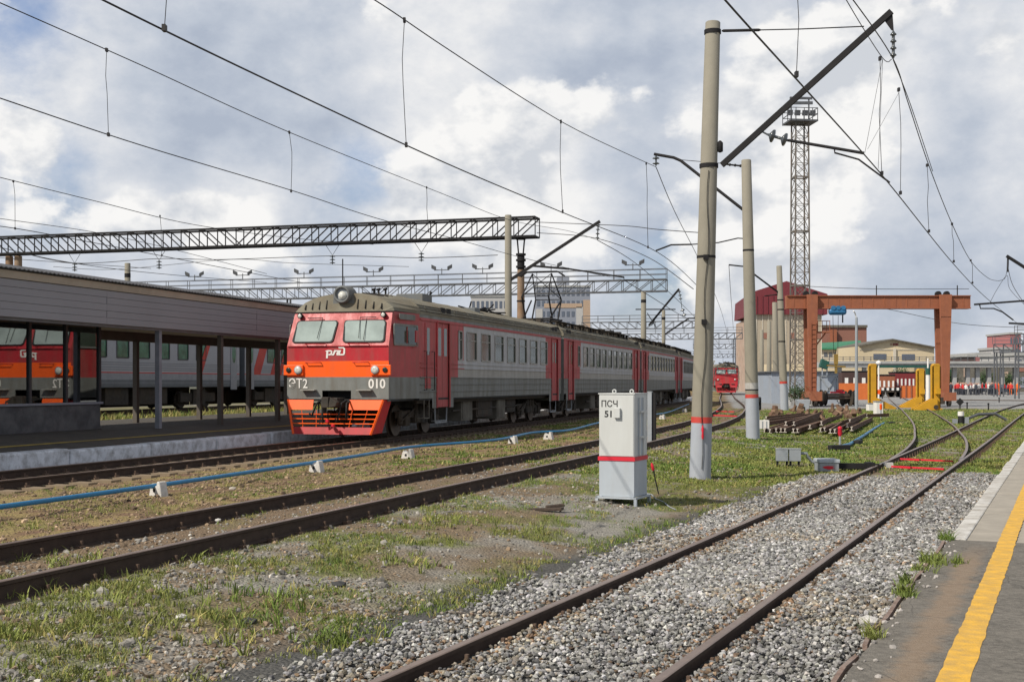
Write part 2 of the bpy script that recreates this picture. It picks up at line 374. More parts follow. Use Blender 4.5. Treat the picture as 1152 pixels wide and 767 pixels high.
def glass(name, tint, rough=.02, alpha=.75):
    m = bpy.data.materials.new(name); m.use_nodes = True; t = m.node_tree; n = t.nodes; l = t.links
    n.clear(); o = n.new('ShaderNodeOutputMaterial')
    tr = n.new('ShaderNodeBsdfTransparent'); tr.inputs[0].default_value = (*tint, 1)
    gl = n.new('ShaderNodeBsdfGlossy'); gl.inputs[0].default_value = (.9, .92, .93, 1); gl.inputs['Roughness'].default_value = rough
    fr = n.new('ShaderNodeFresnel'); fr.inputs[0].default_value = 3.6
    mx = n.new('ShaderNodeMixShader'); l.new(fr.outputs[0], mx.inputs[0]); l.new(tr.outputs[0], mx.inputs[1]); l.new(gl.outputs[0], mx.inputs[2]); l.new(mx.outputs[0], o.inputs[0])
    return m
M['kiosk_glass'] = glass('tinted_kiosk_glass', (.28, .31, .30))

def font_mesh(txt, size, extr=.004, bold=.0, sx=1.0):
    cu = bpy.data.curves.new('t', 'FONT'); cu.body = txt; cu.size = size; cu.extrude = extr; cu.offset = bold
    cu.align_x = 'CENTER'; cu.align_y = 'CENTER'; cu.resolution_u = 4
    ob = bpy.data.objects.new('t', cu); COL.objects.link(ob)
    dg = bpy.context.evaluated_depsgraph_get()
    me = bpy.data.meshes.new_from_object(ob.evaluated_get(dg))
    bpy.data.objects.remove(ob); bpy.data.curves.remove(cu)
    vs = [(v.co.x*sx, v.co.y, v.co.z) for v in me.vertices]; fs = [tuple(p.vertices) for p in me.polygons]
    bpy.data.meshes.remove(me)
    return vs, fs
def add_text(mb, txt, size, o, U, V, bold=0., sx=1., mi=0, extr=.004):
    vs, fs = font_mesh(txt, size, extr, bold, sx)
    o = Vector(o); U = Vector(U).normalized(); V = Vector(V).normalized(); N = U.cross(V)
    mb.add([o + U*a + V*b + N*c for a, b, c in vs], fs, mi)
# ------------------------------------------------------------------ track centre lines (plan)
U1 = Vector((.275, .9615, 0)); N1 = Vector((.9615, -.275, 0)); O1 = Vector((-5.06, 34.58, 0)); RZ1 = -math.atan2(.275, .9615)
U3 = Vector((.4088, .9126, 0)); N3 = Vector((.9126, -.4088, 0)); O3 = Vector((0, 7.685, 0)); RZ3 = -math.atan2(.4088, .9126)
YAWS = [0, .5, 2.0, 3.6, 6.0, 8.5, 9.5, 9.5, 9.5]
T1 = [O1 + U1*s - N1*(.0045*min(s+6, 0)**2 if s > -24 else .0045*324 + .16*(-24-s)*.5) for s in range(-44, 20, 4)] + [O1 + U1*20.2]
CARPOS = [(O1.copy(), 0.0)]
_p = O1 + U1*20.2
for yw in YAWS[1:]:
    a = -RZ1 - R(yw); dv = Vector((math.sin(a), math.cos(a), 0))
    CARPOS.append((_p.copy(), yw))
    for k in (.5, 1): T1.append(_p + dv*20.2*k)
    _p = _p + dv*20.2
def dense(pts, step=1.0):
    pts = [Vector((p[0], p[1], 0)) for p in pts]; out = []
    for i in range(len(pts)-1):
        a = pts[max(i-1, 0)]; b = pts[i]; c = pts[i+1]; d = pts[min(i+2, len(pts)-1)]
        n = max(1, int((c-b).length/step))
        for k in range(n):
            t = k/n
            out.append(.5*((2*b) + (c-a)*t + (2*a-5*b+4*c-d)*t*t + (3*b-a-3*c+d)*t**3))
    out.append(pts[-1]); return out
T1 = dense(T1, 2)
T2 = dense([(-8.28+.338*d, d) for d in (-2, 4, 10, 16, 22, 28)] + [(3.15, 34.2), (5.2, 41), (7.75, 50), (10.55, 61.8), (14.2, 80), (17.6, 100), (22.5, 130), (30, 174), (41, 240)], 1.5)
T3 = dense([(.448*(d-7.685), d) for d in (-2, 8, 20, 40, 60)] + [(32.4, 79.7), (42.5, 101), (60, 135), (95, 190)], 1.5)
T4 = dense([(9.95, 30), (11.75, 34.5), (13.75, 40), (15.3, 44.7), (18.55, 55), (23.8, 73), (31.6, 100), (42, 136), (54, 176)], 1.5)
def interp_x(T): 
    ys = np.array([p.y for p in T]); xs = np.array([p.x for p in T])
    return lambda Y: np.interp(Y, ys, xs)
X1, X2, X3 = interp_x(T1), interp_x(T2), interp_x(T3)
def zr3(Y): return -.22 + .17*smooth(35, 80, Y)
def ground_h(X, Y, noise=True):
    X = np.asarray(X, float); Y = np.asarray(Y, float)
    o1 = (X - X1(Y))*.9615; o2 = (X - X2(Y))*.947; o3 = (X - X3(Y))*.9125
    hr = -.38 + .22*smooth(35, 80, Y)
    h = -.13 + (hr + .13)*smooth(.9, 4.6, o2)
    h = np.where(np.abs(o1) < 1.85, -.27 + .14*smooth(1.45, 1.85, np.abs(o1)), h)
    h = h + .25*smooth(-9., -12., o1)
    h = h + .05*(1-smooth(1.3, 2.2, np.abs(o3)))*(1 - smooth(28, 33, Y))
    if noise:
        amp = .035*smooth(1.0, 2.2, np.abs(o1)) * (1 - .7*(np.abs(o3) < 1.2)) * (1-smooth(60, 120, Y))
        h = h + amp*(fbm(X, Y, .9, 4, 3) - .5)*2 + .012*(fbm(X, Y, 6., 2, 9) - .5)
        h = h + .07*smooth(1.4, 2.4, o2)*(1-smooth(3.2, 1.9, -o3)*0)*smooth(-2.0, -3.2, o3)*(fbm(X, Y, .45, 3, 21)-.42)*(1-smooth(40, 60, Y))
    return h
def gz(x, y): return float(ground_h(np.array([x]), np.array([y]))[0])

def grass_density(X, Y):
    """0 bare .. 1 thick"""
    o1 = (X - X1(Y))*.9615; o2 = (X - X2(Y))*.947; o3 = (X - X3(Y))*.9125
    n = fbm(X, Y, .55, 5, 5); n2 = fbm(X, Y, 1.7, 4, 31)
    d = np.zeros_like(X)
    mid = (o2 > .95) & (o3 < -1.55)
    d = np.where(mid, smooth(.46, .61, n*.55 + n2*.45)*.9*smooth(-1.5, -1.75, o3), d)
    d = np.where(mid, np.maximum(d, .75*np.exp(-((o3+2.05)/.32)**2)*smooth(.36, .5, n2)), d)
    thick = smooth(16.5, 21.5, Y - .35*(X+1) + 3*(n-.5))
    bare_strip = smooth(1.2, 3.0, o2 + (n2-.5)*2)
    d = np.where(mid, np.maximum(d, thick*bare_strip*(.30 + .70*smooth(.36, .50, n2))), d)
    # around the switch and to its right
    d = np.where((np.abs(o3) <= 1.7) & (Y > 25), smooth(25, 28.5, Y)*(.15+.7*smooth(.42, .56, n2)), d)
    d = np.where((o3 > 1.7) & (o3 < 60) & (Y > 24), smooth(25, 29, Y + (n2-.5)*4)*.95, d)
    # between the left tracks: thin moss
    between = (o1 > 1.5) & (o2 < -1.0)
    d = np.where(between, .42*smooth(.44, .60, n2*.6+n*.4), d)
    d = np.where((np.abs(o2) <= 1.0), .30*smooth(.5, .62, n2), d)
    d = np.where((o1 < -9.4), .75*smooth(.40, .55, n2), d)
    d = np.where(o1 > 1.5, d, np.where(o1 < -9.4, d, 0))
    d = d*(1-smooth(76, 86, Y + 6*(n-.5) ) * (X > X2(Y)))
    return np.clip(d, 0, 1)

def ground_color(X, Y):
    o1 = (X - X1(Y))*.9615; o2 = (X - X2(Y))*.947; o3 = (X - X3(Y))*.9125
    n = fbm(X, Y, .7, 5, 40); n2 = fbm(X, Y, 2.3, 4, 50); n3 = fbm(X, Y, 9., 3, 60)
    brown = np.array([.20, .15, .098]); grey = np.array([.265, .25, .22]); ochre = np.array([.28, .215, .095]); green = np.array([.15, .165, .045])
    red = np.array([.19, .115, .078]); bal = np.array([.09, .088, .082])
    g = smooth(.40, .62, n)[..., None]
    c = brown*(1-g) + grey*g
    between = ((o1 > 1.2) & (o2 < -.8))[..., None]
    k = smooth(.38, .60, n2)[..., None]
    c = np.where(between, ochre*k + red*(1-k), c)
    c = np.where((np.abs(o2) < .95)[..., None], brown*.8 + red*.2, c)
    c = np.where((np.abs(o1) <= 1.5)[..., None], brown*.6, c)
    gd = grass_density(X, Y)[..., None]
    c = c*(1-gd*.8) + green*gd*.8*(.75+.5*n3[..., None])
    b = ((1-smooth(1.9, 2.4, np.abs(o3)))*(1-smooth(24.5, 26.5, Y)))[..., None]
    c = c*(1-b) + bal*b  # bed under the stones darkened to paint shade into the gaps
    far = smooth(78, 90, Y + (n-.5)*8)[..., None]*(X > X2(Y))[..., None]
    c = c*(1-far) + np.array([.30, .30, .295])*far
    vf = smooth(240, 300, Y)[..., None]
    c = c*(1-vf) + np.array([.12, .125, .09])*vf
    return c*(.82 + .36*n3[..., None])

def build_ground():
    ys = np.concatenate([np.arange(-6, 4, .5), np.arange(4, 24, .09), np.arange(24, 45, .2), np.arange(45, 100, .6), np.arange(100, 300, 4), np.geomspace(300, 9000, 30)])
    xs = np.concatenate([-np.geomspace(60, 8000, 26)[::-1], np.arange(-58, -14, 1.2), np.arange(-14, 14, .1), np.arange(14, 26, .3), np.arange(26, 60, 1.2), np.geomspace(62, 8000, 26)])
    XX, YY = np.meshgrid(xs, ys)
    Z = ground_h(XX, YY)
    v = np.stack([XX, YY, Z], -1).reshape(-1, 3).astype(np.float32)
    ny, nx = XX.shape
    i = np.arange(ny-1)[:, None]*nx + np.arange(nx-1)[None, :]
    f = np.stack([i, i+1, i+nx+1, i+nx], -1).reshape(-1, 4).astype(np.int32)
    c = ground_color(XX, YY).reshape(-1, 3)
    return v, f, c
def np_mesh(name, v, f, mats, col=None, smooth_=False, parent=None):
    k = f.shape[1]; me = bpy.data.meshes.new(name)
    me.vertices.add(len(v)); me.vertices.foreach_set('co', v.astype(np.float32).ravel())
    me.loops.add(f.size); me.loops.foreach_set('vertex_index', f.astype(np.int32).ravel())
    me.polygons.add(len(f)); me.polygons.foreach_set('loop_start', np.arange(0, f.size, k, dtype=np.int32))
    me.polygons.foreach_set('use_smooth', np.full(len(f), smooth_))
    for m in (mats if isinstance(mats, list) else [mats]): me.materials.append(m)
    if col is not None:
        a = me.color_attributes.new('Col', 'FLOAT_COLOR', 'POINT')
        a.data.foreach_set('color', np.concatenate([col, np.ones((len(col), 1))], 1).astype(np.float32).ravel())
    me.update(calc_edges=True)
    o = bpy.data.objects.new(name, me); COL.objects.link(o)
    if parent: o.parent = parent
    return o
def attr_mat(name, rough=.9, vs=30., var=.25, bump=0., bs=60., transl=0., spec=.25):
    m = bpy.data.materials.new(name); m.use_nodes = True; t = m.node_tree; n = t.nodes; l = t.links; b = n['Principled BSDF']
    b.inputs['Roughness'].default_value = rough; b.inputs['Specular IOR Level'].default_value = spec
    a = n.new('ShaderNodeAttribute'); a.attribute_name = 'Col'
    tc = n.new('ShaderNodeTexCoord'); nz = n.new('ShaderNodeTexNoise'); nz.inputs['Scale'].default_value = vs; nz.inputs['Detail'].default_value = 7; nz.inputs['Roughness'].default_value = .7
    l.new(tc.outputs['Object'], nz.inputs['Vector'])
    mp = n.new('ShaderNodeMapRange'); l.new(nz.outputs[0], mp.inputs[0]); mp.inputs[1].default_value = .3; mp.inputs[2].default_value = .7; mp.inputs[3].default_value = 1-var; mp.inputs[4].default_value = 1+var
    s = n.new('ShaderNodeVectorMath'); s.operation = 'SCALE'; l.new(a.outputs['Color'], s.inputs[0]); l.new(mp.outputs[0], s.inputs['Scale']); l.new(s.outputs[0], b.inputs['Base Color'])
    if bump:
        n3 = n.new('ShaderNodeTexVoronoi'); n3.inputs['Scale'].default_value = bs; l.new(tc.outputs['Object'], n3.inputs['Vector'])
        bp = n.new('ShaderNodeBump'); bp.inputs['Strength'].default_value = bump; bp.inputs['Distance'].default_value = .03; l.new(n3.outputs[0], bp.inputs['Height'])
        bp.invert = True
        l.new(bp.outputs[0], b.inputs['Normal'])
    return m
M['ground'] = attr_mat('ground_dirt_gravel', .95, 26., .38, .7, 32.)
M['stone'] = attr_mat('crushed_stone', .85, 60., .12)
M['grass'] = attr_mat('grass_blades', .6, 3., .2, spec=.3)
gv, gf, gc = build_ground()
ground = np_mesh('ground', gv, gf, M['ground'], gc, True)
tag(ground, kind='structure')

# ------------------------------------------------------------------ scattered stones
def ico():
    t = (1+5**.5)/2
    v = np.array([(-1,t,0),(1,t,0),(-1,-t,0),(1,-t,0),(0,-1,t),(0,1,t),(0,-1,-t),(0,1,-t),(t,0,-1),(t,0,1),(-t,0,-1),(-t,0,1)], float)
    v /= np.linalg.norm(v[0])
    f = np.array([(0,11,5),(0,5,1),(0,1,7),(0,7,10),(0,10,11),(1,5,9),(5,11,4),(11,10,2),(10,7,6),(7,1,8),(3,9,4),(3,4,2),(3,2,6),(3,6,8),(3,8,9),(4,9,5),(2,4,11),(6,2,10),(8,6,7),(9,8,1)])
    return v, f
IV, IF = ico()
def stones(name, P, size, cols, mat_):
    n = len(P)
    V = np.repeat(IV[None], n, 0)*(1 + rng.uniform(-.32, .25, (n, 12, 1)))
    V = V*(size[:, None]*rng.uniform(.6, 1.25, (n, 3)))[:, None, :]
    V[:, :, 2] *= .75
    a = rng.uniform(0, 2*np.pi, n); b = rng.uniform(-.6, .6, n)
    ca, sa, cb, sb = np.cos(a), np.sin(a), np.cos(b), np.sin(b)
    x, y, z = V[..., 0].copy(), V[..., 1].copy(), V[..., 2].copy()
    y2 = y*cb[:, None] - z*sb[:, None]; z2 = y*sb[:, None] + z*cb[:, None]
    V[..., 0] = x*ca[:, None] - y2*sa[:, None]; V[..., 1] = x*sa[:, None] + y2*ca[:, None]; V[..., 2] = z2
    V += P[:, None, :]
    F = (IF[None] + (np.arange(n)*12)[:, None, None]).reshape(-1, 3)
    return np_mesh(name, V.reshape(-1, 3), F, mat_, np.repeat(cols, 12, 0))
def in_view(X, Y, pad=1.2):
    return (np.abs(X) < .43*Y + pad)
# ballast of the near track
def ballast_pts(n, y0, y1):
    s = rng.uniform(y0, y1, n); o = rng.uniform(-2.6, 2.0, n)
    X = O3.x + U3.x*s + N3.x*o; Y = O3.y + U3.y*s + N3.y*o
    return X, Y, o
Xs, Ys, Os, Ss = [], [], [], []
for n, a, b in ((52000, -4.5, 3.5), (62000, 3.5, 11), (38000, 11, 21)):
    X, Y, o = ballast_pts(n, a, b)
    lim = -1.16 - .40*fbm(X, Y, .8, 3, 77) - .20*smooth(12, 24, Y)
    edge = rng.uniform(0, 1, n) < smooth(-.35, .15, o - lim)
    k = edge & (np.abs(np.abs(o) - .795) > .085) & (o < 1.9 - .0*X) & (Y + (fbm(X, Y, .8, 3, 88)-.5)*3 < 26)
    Xs.append(X[k]); Ys.append(Y[k]); Os.append(o[k]); Ss.append(rng.uniform(.0125, .025, k.sum())*(1 + .25*(a > 3) + .15*(a > 10)))
X = np.concatenate(Xs); Y = np.concatenate(Ys); O = np.concatenate(Os); S = np.concatenate(Ss)
Z = ground_h(X, Y) + rng.uniform(-.006, .045, len(X)) + .02*(np.abs(O) > .9)
base = rng.choice([.11, .19, .26, .34, .42, .58], len(X), p=[.16, .26, .26, .18, .10, .04])
tint = np.stack([base*1.0, base*rng.uniform(.96, 1.0, len(X)), base*rng.uniform(.88, 1.0, len(X))], 1)
tint *= (.74 + .55*fbm(X, Y, .55, 4, 101))[:, None]; dusty = rng.uniform(0, 1, len(X)) < .5*smooth(.5, .7, fbm(X, Y, .9, 3, 111)); tint[dusty] = tint[dusty]*np.array([1.0, .9, .76])
rusty = (rng.uniform(0, 1, len(X)) < np.where(np.abs(np.abs(O)-.80) < .24, .34, .03))
tint[rusty] = tint[rusty]*np.array([1.0, .72, .52])*.8
ballast = stones('track_ballast', np.stack([X, Y, Z], 1), S, tint, M['stone'])
tag(ballast, 'loose crushed grey stone ballast filling the near track', 'ballast', kind='stuff')
# gravel and pebbles on the bare ground
n = 120000
Y = 5.5 + (46-5.5)*rng.uniform(0, 1, n)**1.7; X = rng.uniform(-.45, .45, n)*Y*1.0
o1 = (X - X1(Y))*.9615; o2 = (X - X2(Y))*.947; o3 = (X - X3(Y))*.9125
nn = fbm(X, Y, .8, 4, 90); gdn = grass_density(X, Y)
bankr = np.exp(-((o2-1.5)/.6)**2)*.6
p = np.where((o2 > .9) & (o3 < -1.9), np.clip(.12 + .9*smooth(.50, .66, nn) + bankr*.9, 0, 1)*(1-.75*gdn), 0)
p = np.where((o1 > 1.5) & (o2 < -.9), .34 + .6*smooth(.45, .6, nn), p)
p = np.where(np.abs(o2) < .72, .35, p)
p = np.where((o3 > 2.0) & (Y > 20), 0, p)
k = (rng.uniform(0, 1, n) < p)
X, Y, o1, o2, nn = X[k], Y[k], o1[k], o2[k], nn[k]
S = rng.gamma(2.0, .0042, len(X)) + .005; S = np.clip(S, .005, .04)*(1 + Y/90)
big = rng.uniform(0, 1, len(X)) < .004; S[big] = rng.uniform(.028, .05, big.sum())
base = rng.uniform(.12, .40, len(X)); base[rng.uniform(0, 1, len(X)) < .02] = .6
t = np.stack([base, base*.94, base*.84], 1)
warm = ((o2 < -.7) | (rng.uniform(0, 1, len(X)) < .3)); t[warm] = t[warm]*np.array([.95, .74, .55])
gravel = stones('gravel', np.stack([X, Y, ground_h(X, Y) + S*.25], 1), S, t, M['stone'])
tag(gravel, 'scattered pebbles and broken stone on the bare ground between the tracks', 'gravel', kind='stuff')

# ------------------------------------------------------------------ grass
def blades(name, X, Y, H, W, n_per, spread, cols, label, lean=.6, zfix=None, cv=.3):
    n = len(X)*n_per
    bx = np.repeat(X, n_per) + rng.normal(0, 1, n)*np.repeat(spread, n_per); by = np.repeat(Y, n_per) + rng.normal(0, 1, n)*np.repeat(spread, n_per)
    h = np.repeat(H, n_per)*rng.uniform(.45, 1.15, n); w = np.repeat(W, n_per)*rng.uniform(.6, 1.3, n)
    a = rng.uniform(0, 2*np.pi, n); l = rng.uniform(.1, lean, n)*h; la = rng.uniform(0, 2*np.pi, n)
    z = ground_h(bx, by) - .005 if zfix is None else np.full(n, zfix)
    dx, dy = np.cos(a)*w*.5, np.sin(a)*w*.5; lx, ly = np.cos(la)*l, np.sin(la)*l
    P0 = np.stack([bx-dx, by-dy, z], 1); P1 = np.stack([bx+dx, by+dy, z], 1)
    P2 = np.stack([bx+dx*.8+lx*.35, by+dy*.8+ly*.35, z+h*.62], 1); P3 = np.stack([bx-dx*.8+lx*.35, by-dy*.8+ly*.35, z+h*.62], 1)
    P4 = np.stack([bx+lx, by+ly, z+h], 1)
    V = np.stack([P0, P1, P2, P3, P4], 1).reshape(-1, 3); o = (np.arange(n)*5)[:, None]
    F = np.concatenate([np.concatenate([o+0, o+1, o+2], 1), np.concatenate([o+0, o+2, o+3], 1), np.concatenate([o+3, o+2, o+4], 1)], 0)
    C = np.repeat(np.repeat(cols, n_per, 0)*rng.uniform(1-cv, 1+cv, (n, 1)), 5, 0)
    ob = np_mesh(name, V, F, M['grass'], C)
    return tag(ob, label, 'grass', kind='stuff')
def grass_cols(n, X, Y, yellow=.25):
    g = np.array([.175, .235, .045]); y = np.array([.33, .29, .10]); d = np.array([.09, .15, .03])
    k = (rng.uniform(0, 1, n) < yellow)[:, None]; q = rng.uniform(0, 1, (n, 1)); t_ = smooth(.35, .65, fbm(X, Y, .6, 3, 66))[:, None]
    c = g*q + d*(1-q); c = c*(1-.35*t_) + y*.35*t_
    return np.where(k, y, c)
n = 90000
Y = 5.5 + (30-5.5)*rng.uniform(0, 1, n)**1.3; X = rng.uniform(-.45, .45, n)*Y
k = rng.uniform(0, 1, n) < grass_density(X, Y)**1.3*.75; X, Y = X[k], Y[k]
hh = rng.gamma(3, .008, len(X)) + .012; hh *= .7 + .9*fbm(X, Y, 1.1, 3, 12)
blades('grass', X, Y, hh, np.full(len(X), .009), 8, np.full(len(X), .028), grass_cols(len(X), X, Y, .22), 'short green grass and weeds growing in patches between the tracks', 1.1)
n = 90000
Y = 24 + (84-24)*rng.uniform(0, 1, n)**1.2; X = rng.uniform(-.10, .45, n)*Y
k = rng.uniform(0, 1, n) < grass_density(X, Y)**1.2*.8; X, Y = X[k], Y[k]
blades('meadow_grass', X, Y, rng.uniform(.025, .075, len(X)), .012 + Y*.0007, 6, .05+Y*.0012, grass_cols(len(X), X, Y, .12), 'thick green grass beside the poles and around the railway switch', .9, cv=.16)
# weeds by the platform behind the canopy
s = rng.uniform(0, 45, 2600); o = rng.uniform(-15.5, -9.6, 2600); X = O1.x + U1.x*s + N1.x*o; Y = O1.y + U1.y*s + N1.y*o
blades('tall_weeds', X, Y, rng.uniform(.12, .38, 2600), np.full(2600, .035), 6, np.full(2600, .12), grass_cols(2600, X, Y, .5), 'tall yellowish weeds beyond the covered platform', .6)
# weeds rooted in the cracked platform edge
px_w = []
for (a, b, c, q) in ((1052, 632, 40, .09), (1064, 606, 20, .04), (1078, 634, 10, .05), (1035, 640, 12, .05), (1016, 668, 26, .035), (1019, 655, 14, .03), (984, 715, 20, .04)):
    g = G(a, b, -.02)
    for _ in range(c): px_w.append((g.x + random.gauss(0, q*.6), g.y + random.gauss(0, q*1.6)))
px_w = np.array(px_w); blades('edge_weeds', px_w[:, 0], px_w[:, 1], rng.uniform(.03, .13, len(px_w)), np.full(len(px_w), .009), 9, np.full(len(px_w), .018), grass_cols(len(px_w), px_w[:, 0], px_w[:, 1], .05), 'green weeds growing from the broken edge of the near platform', 1.1, zfix=-.03)
# taller tufts by hand
tx = []
for (a, b, c, q) in ((718, 500, 12, .08), (690, 498, 18, .12), (55, 700, 40, .5), (85, 650, 16, .2), (225, 648, 14, .2), (12, 680, 10, .1), (455, 640, 26, .2), (385, 720, 20, .2), (585, 545, 20, .25), (555, 480, 10, .2), (735, 545, 20, .2), (300, 690, 40, .4), (150, 705, 46, .5), (500, 600, 30, .3), (20, 735, 40, .4), (250, 720, 30, .4)):
    g = G(a, b, -.3)
    for _ in range(c): tx.append((g.x + random.gauss(0, q), g.y + random.gauss(0, q)))
tx = np.array(tx); blades('weed_tufts', tx[:, 0], tx[:, 1], rng.uniform(.05, .14, len(tx)), np.full(len(tx), .012), 9, np.full(len(tx), .025), grass_cols(len(tx), tx[:, 0], tx[:, 1], .1)*1.15, 'brighter leafy weed tufts standing above the short grass', 1.2)

# ------------------------------------------------------------------ tracks
PROF = [(-.07, -.18), (.07, -.18), (.07, -.168), (.012, -.15), (.010, -.045), (.036, -.034), (.036, -.006), (.028, 0), (-.028, 0), (-.036, -.006), (-.036, -.034), (-.010, -.045), (-.012, -.15), (-.07, -.168)]
def offset_line(T, o, zf):
    out = []
    for i, p in enumerate(T):
        t = (T[min(i+1, len(T)-1)] - T[max(i-1, 0)]).normalized()
        q = p + Vector((t.y, -t.x, 0))*o; q.z = float(zf(q.y)) if callable(zf) else zf
        out.append(q)
    return out
def railway(name, T, zf, label, sleeper_mat, sl_top, s0, s1, pitch, sw=.26, sl=2.7, clip=.035, offs=(-.795, .795), nmax=100, mats=None):
    i0 = 0; root = thing(name, (T[0].x, T[0].y, 0), 0, label, 'railway track')
    for o in offs:
        b = MB(); ln = offset_line(T, o, zf); b.sweep(ln, PROF)
        # running surface: separate faces with the worn-steel material
        n = len(PROF)
        for fi in range((len(ln)-1)*n):
            if fi % n in (6, 7, 8): b.m[fi] = 1
        b.build('rail', [M['rail'], M['rail_top']], root, world=True)
    # sleepers
    acc = 0; L = [0]
    for i in range(1, len(T)): L.append(L[-1] + (T[i]-T[i-1]).length)
    Ls = np.array(L); xs = np.array([p.x for p in T]); ys = np.array([p.y for p in T])
    proto = MB().box(-sl/2, sl/2, -sw/2, sw/2, -.18, 0); proto = None
    me = None; k = 0; s = s0; far = MB()
    while s < min(s1, L[-1]):
        x = np.interp(s, Ls, xs); y = np.interp(s, Ls, ys); x2 = np.interp(s+.3, Ls, xs); y2 = np.interp(s+.3, Ls, ys)
        a = -math.atan2(x2-x, y2-y); zt = (float(zf(y)) if callable(zf) else zf) + sl_top
        if abs(x) < .44*y + 3 or y < 9:
            if k < nmax and y < 110:
                if me is None:
                    b = MB(); b.box(-sl/2, sl/2, -sw/2, sw/2, -.2, 0)
                    for sx in (-.795, .795):
                        for sy in (-.10, .10): b.box(sx+sy-.035, sx+sy+.035, -.06, .06, 0, clip*.45, 1); b.box(sx+sy-.012, sx+sy+.012, -.014, .014, clip*.45, clip, 1)
                    o = b.build('sleeper', [sleeper_mat, M['clip']], root); me = o.data
                else:
                    o = bpy.data.objects.new('sleeper', me); COL.objects.link(o); o.parent = root
                o.location = (x - T[0].x, y - T[0].y, zt); o.rotation_euler = (0, 0, a + random.uniform(-.01, .01)); k += 1
            else:
                c, s_ = math.cos(a), math.sin(a)
                far.obox((x, y, zt-.1), (c*sl/2, s_*sl/2, 0), (-s_*sw/2, c*sw/2, 0), (0, 0, .1))
        s += pitch
    if far.v: tag(far.build('far_sleepers', sleeper_mat, root, world=True), kind='stuff')
    return root
railway('railway_track', T1, 0.0, 'track under the grey and red train, on sandy concrete sleepers', M['sleeper_c'], -.15, 10, 150, .6, sw=.30, clip=.075)
railway('railway_track', T2, .05, 'rusty track between the blue pipe and the white cabinet, sleepers sunk in dirt', M['sleeper_w'], -.195, 4, 90, .62, clip=.10)
railway('railway_track', T3, zr3, 'nearest track, laid in grey ballast beside the yellow-lined platform', M['sleeper_w'], -.17, 6, 70, .6, clip=.125)
railway('railway_track', T4, lambda y: zr3(y)-.004, 'track branching left from the switch toward the orange crane', M['sleeper_w'], -.17, 5, 60, .62, sl=2.5)
# far siding right
T5 = dense([G(1052, 446, -.1)[:2], G(1100, 449.5, -.1)[:2], G(1160, 456, -.1)[:2]], 3)
T5 = dense([(118*.36, 128), (52, 117), (64, 108), (80, 101)], 3)
railway('railway_track', T5, -.10, 'distant siding crossing pale gravel at the right under the low viaduct', M['sleeper_w'], -.17, 1, 40, .7, nmax=40)
T6 = [O1 + U1*s + N1*(-19.6) for s in range(-30, 120, 6)]
railway('railway_track', T6, .3, 'track under the grey passenger coaches behind the canopy', M['sleeper_w'], -.17, 10, 80, .7, nmax=60)
# switch parts: point rods and the point machine
sw = thing('switch_rods', G(1040, 520, -.3), 0, 'two red point rods lying across the switch between the rails', 'point rods')
for (a, b) in (((1013, 516), (1072, 518.5)), ((1003, 524.5), (1062, 527.5))):
    p = G(a[0], a[1], -.27); q = G(b[0], b[1], -.27)
    MB().bar(p, q, .045, .04).build('rod', M['stripe_red'], sw, world=True)
    mb = MB(); mb.bar(p + Vector((.15, -.14, 0)), p + (q-p)*.35 + Vector((0, -.10, 0)), .05, .05); mb.build('link', M['stripe_red'], sw, world=True)
p = G(999, 523, -.26); MB().obox(p, (.10, 0, 0), (0, .07, 0), (0, 0, .06)).build('clamp', M['lime'], sw, world=True)

sw2 = thing('switch_rods', G(818, 468, -.1), 0, 'two distant red point rods on the middle track beyond the tall pole', 'point rods')
for (a, b) in (((803, 467), (829, 468)), ((806, 462.5), (826, 463))): MB().bar(G(a[0], a[1], .07), G(b[0], b[1], .07), .07, .05).build('rod', M['stripe_red'], sw2, world=True)
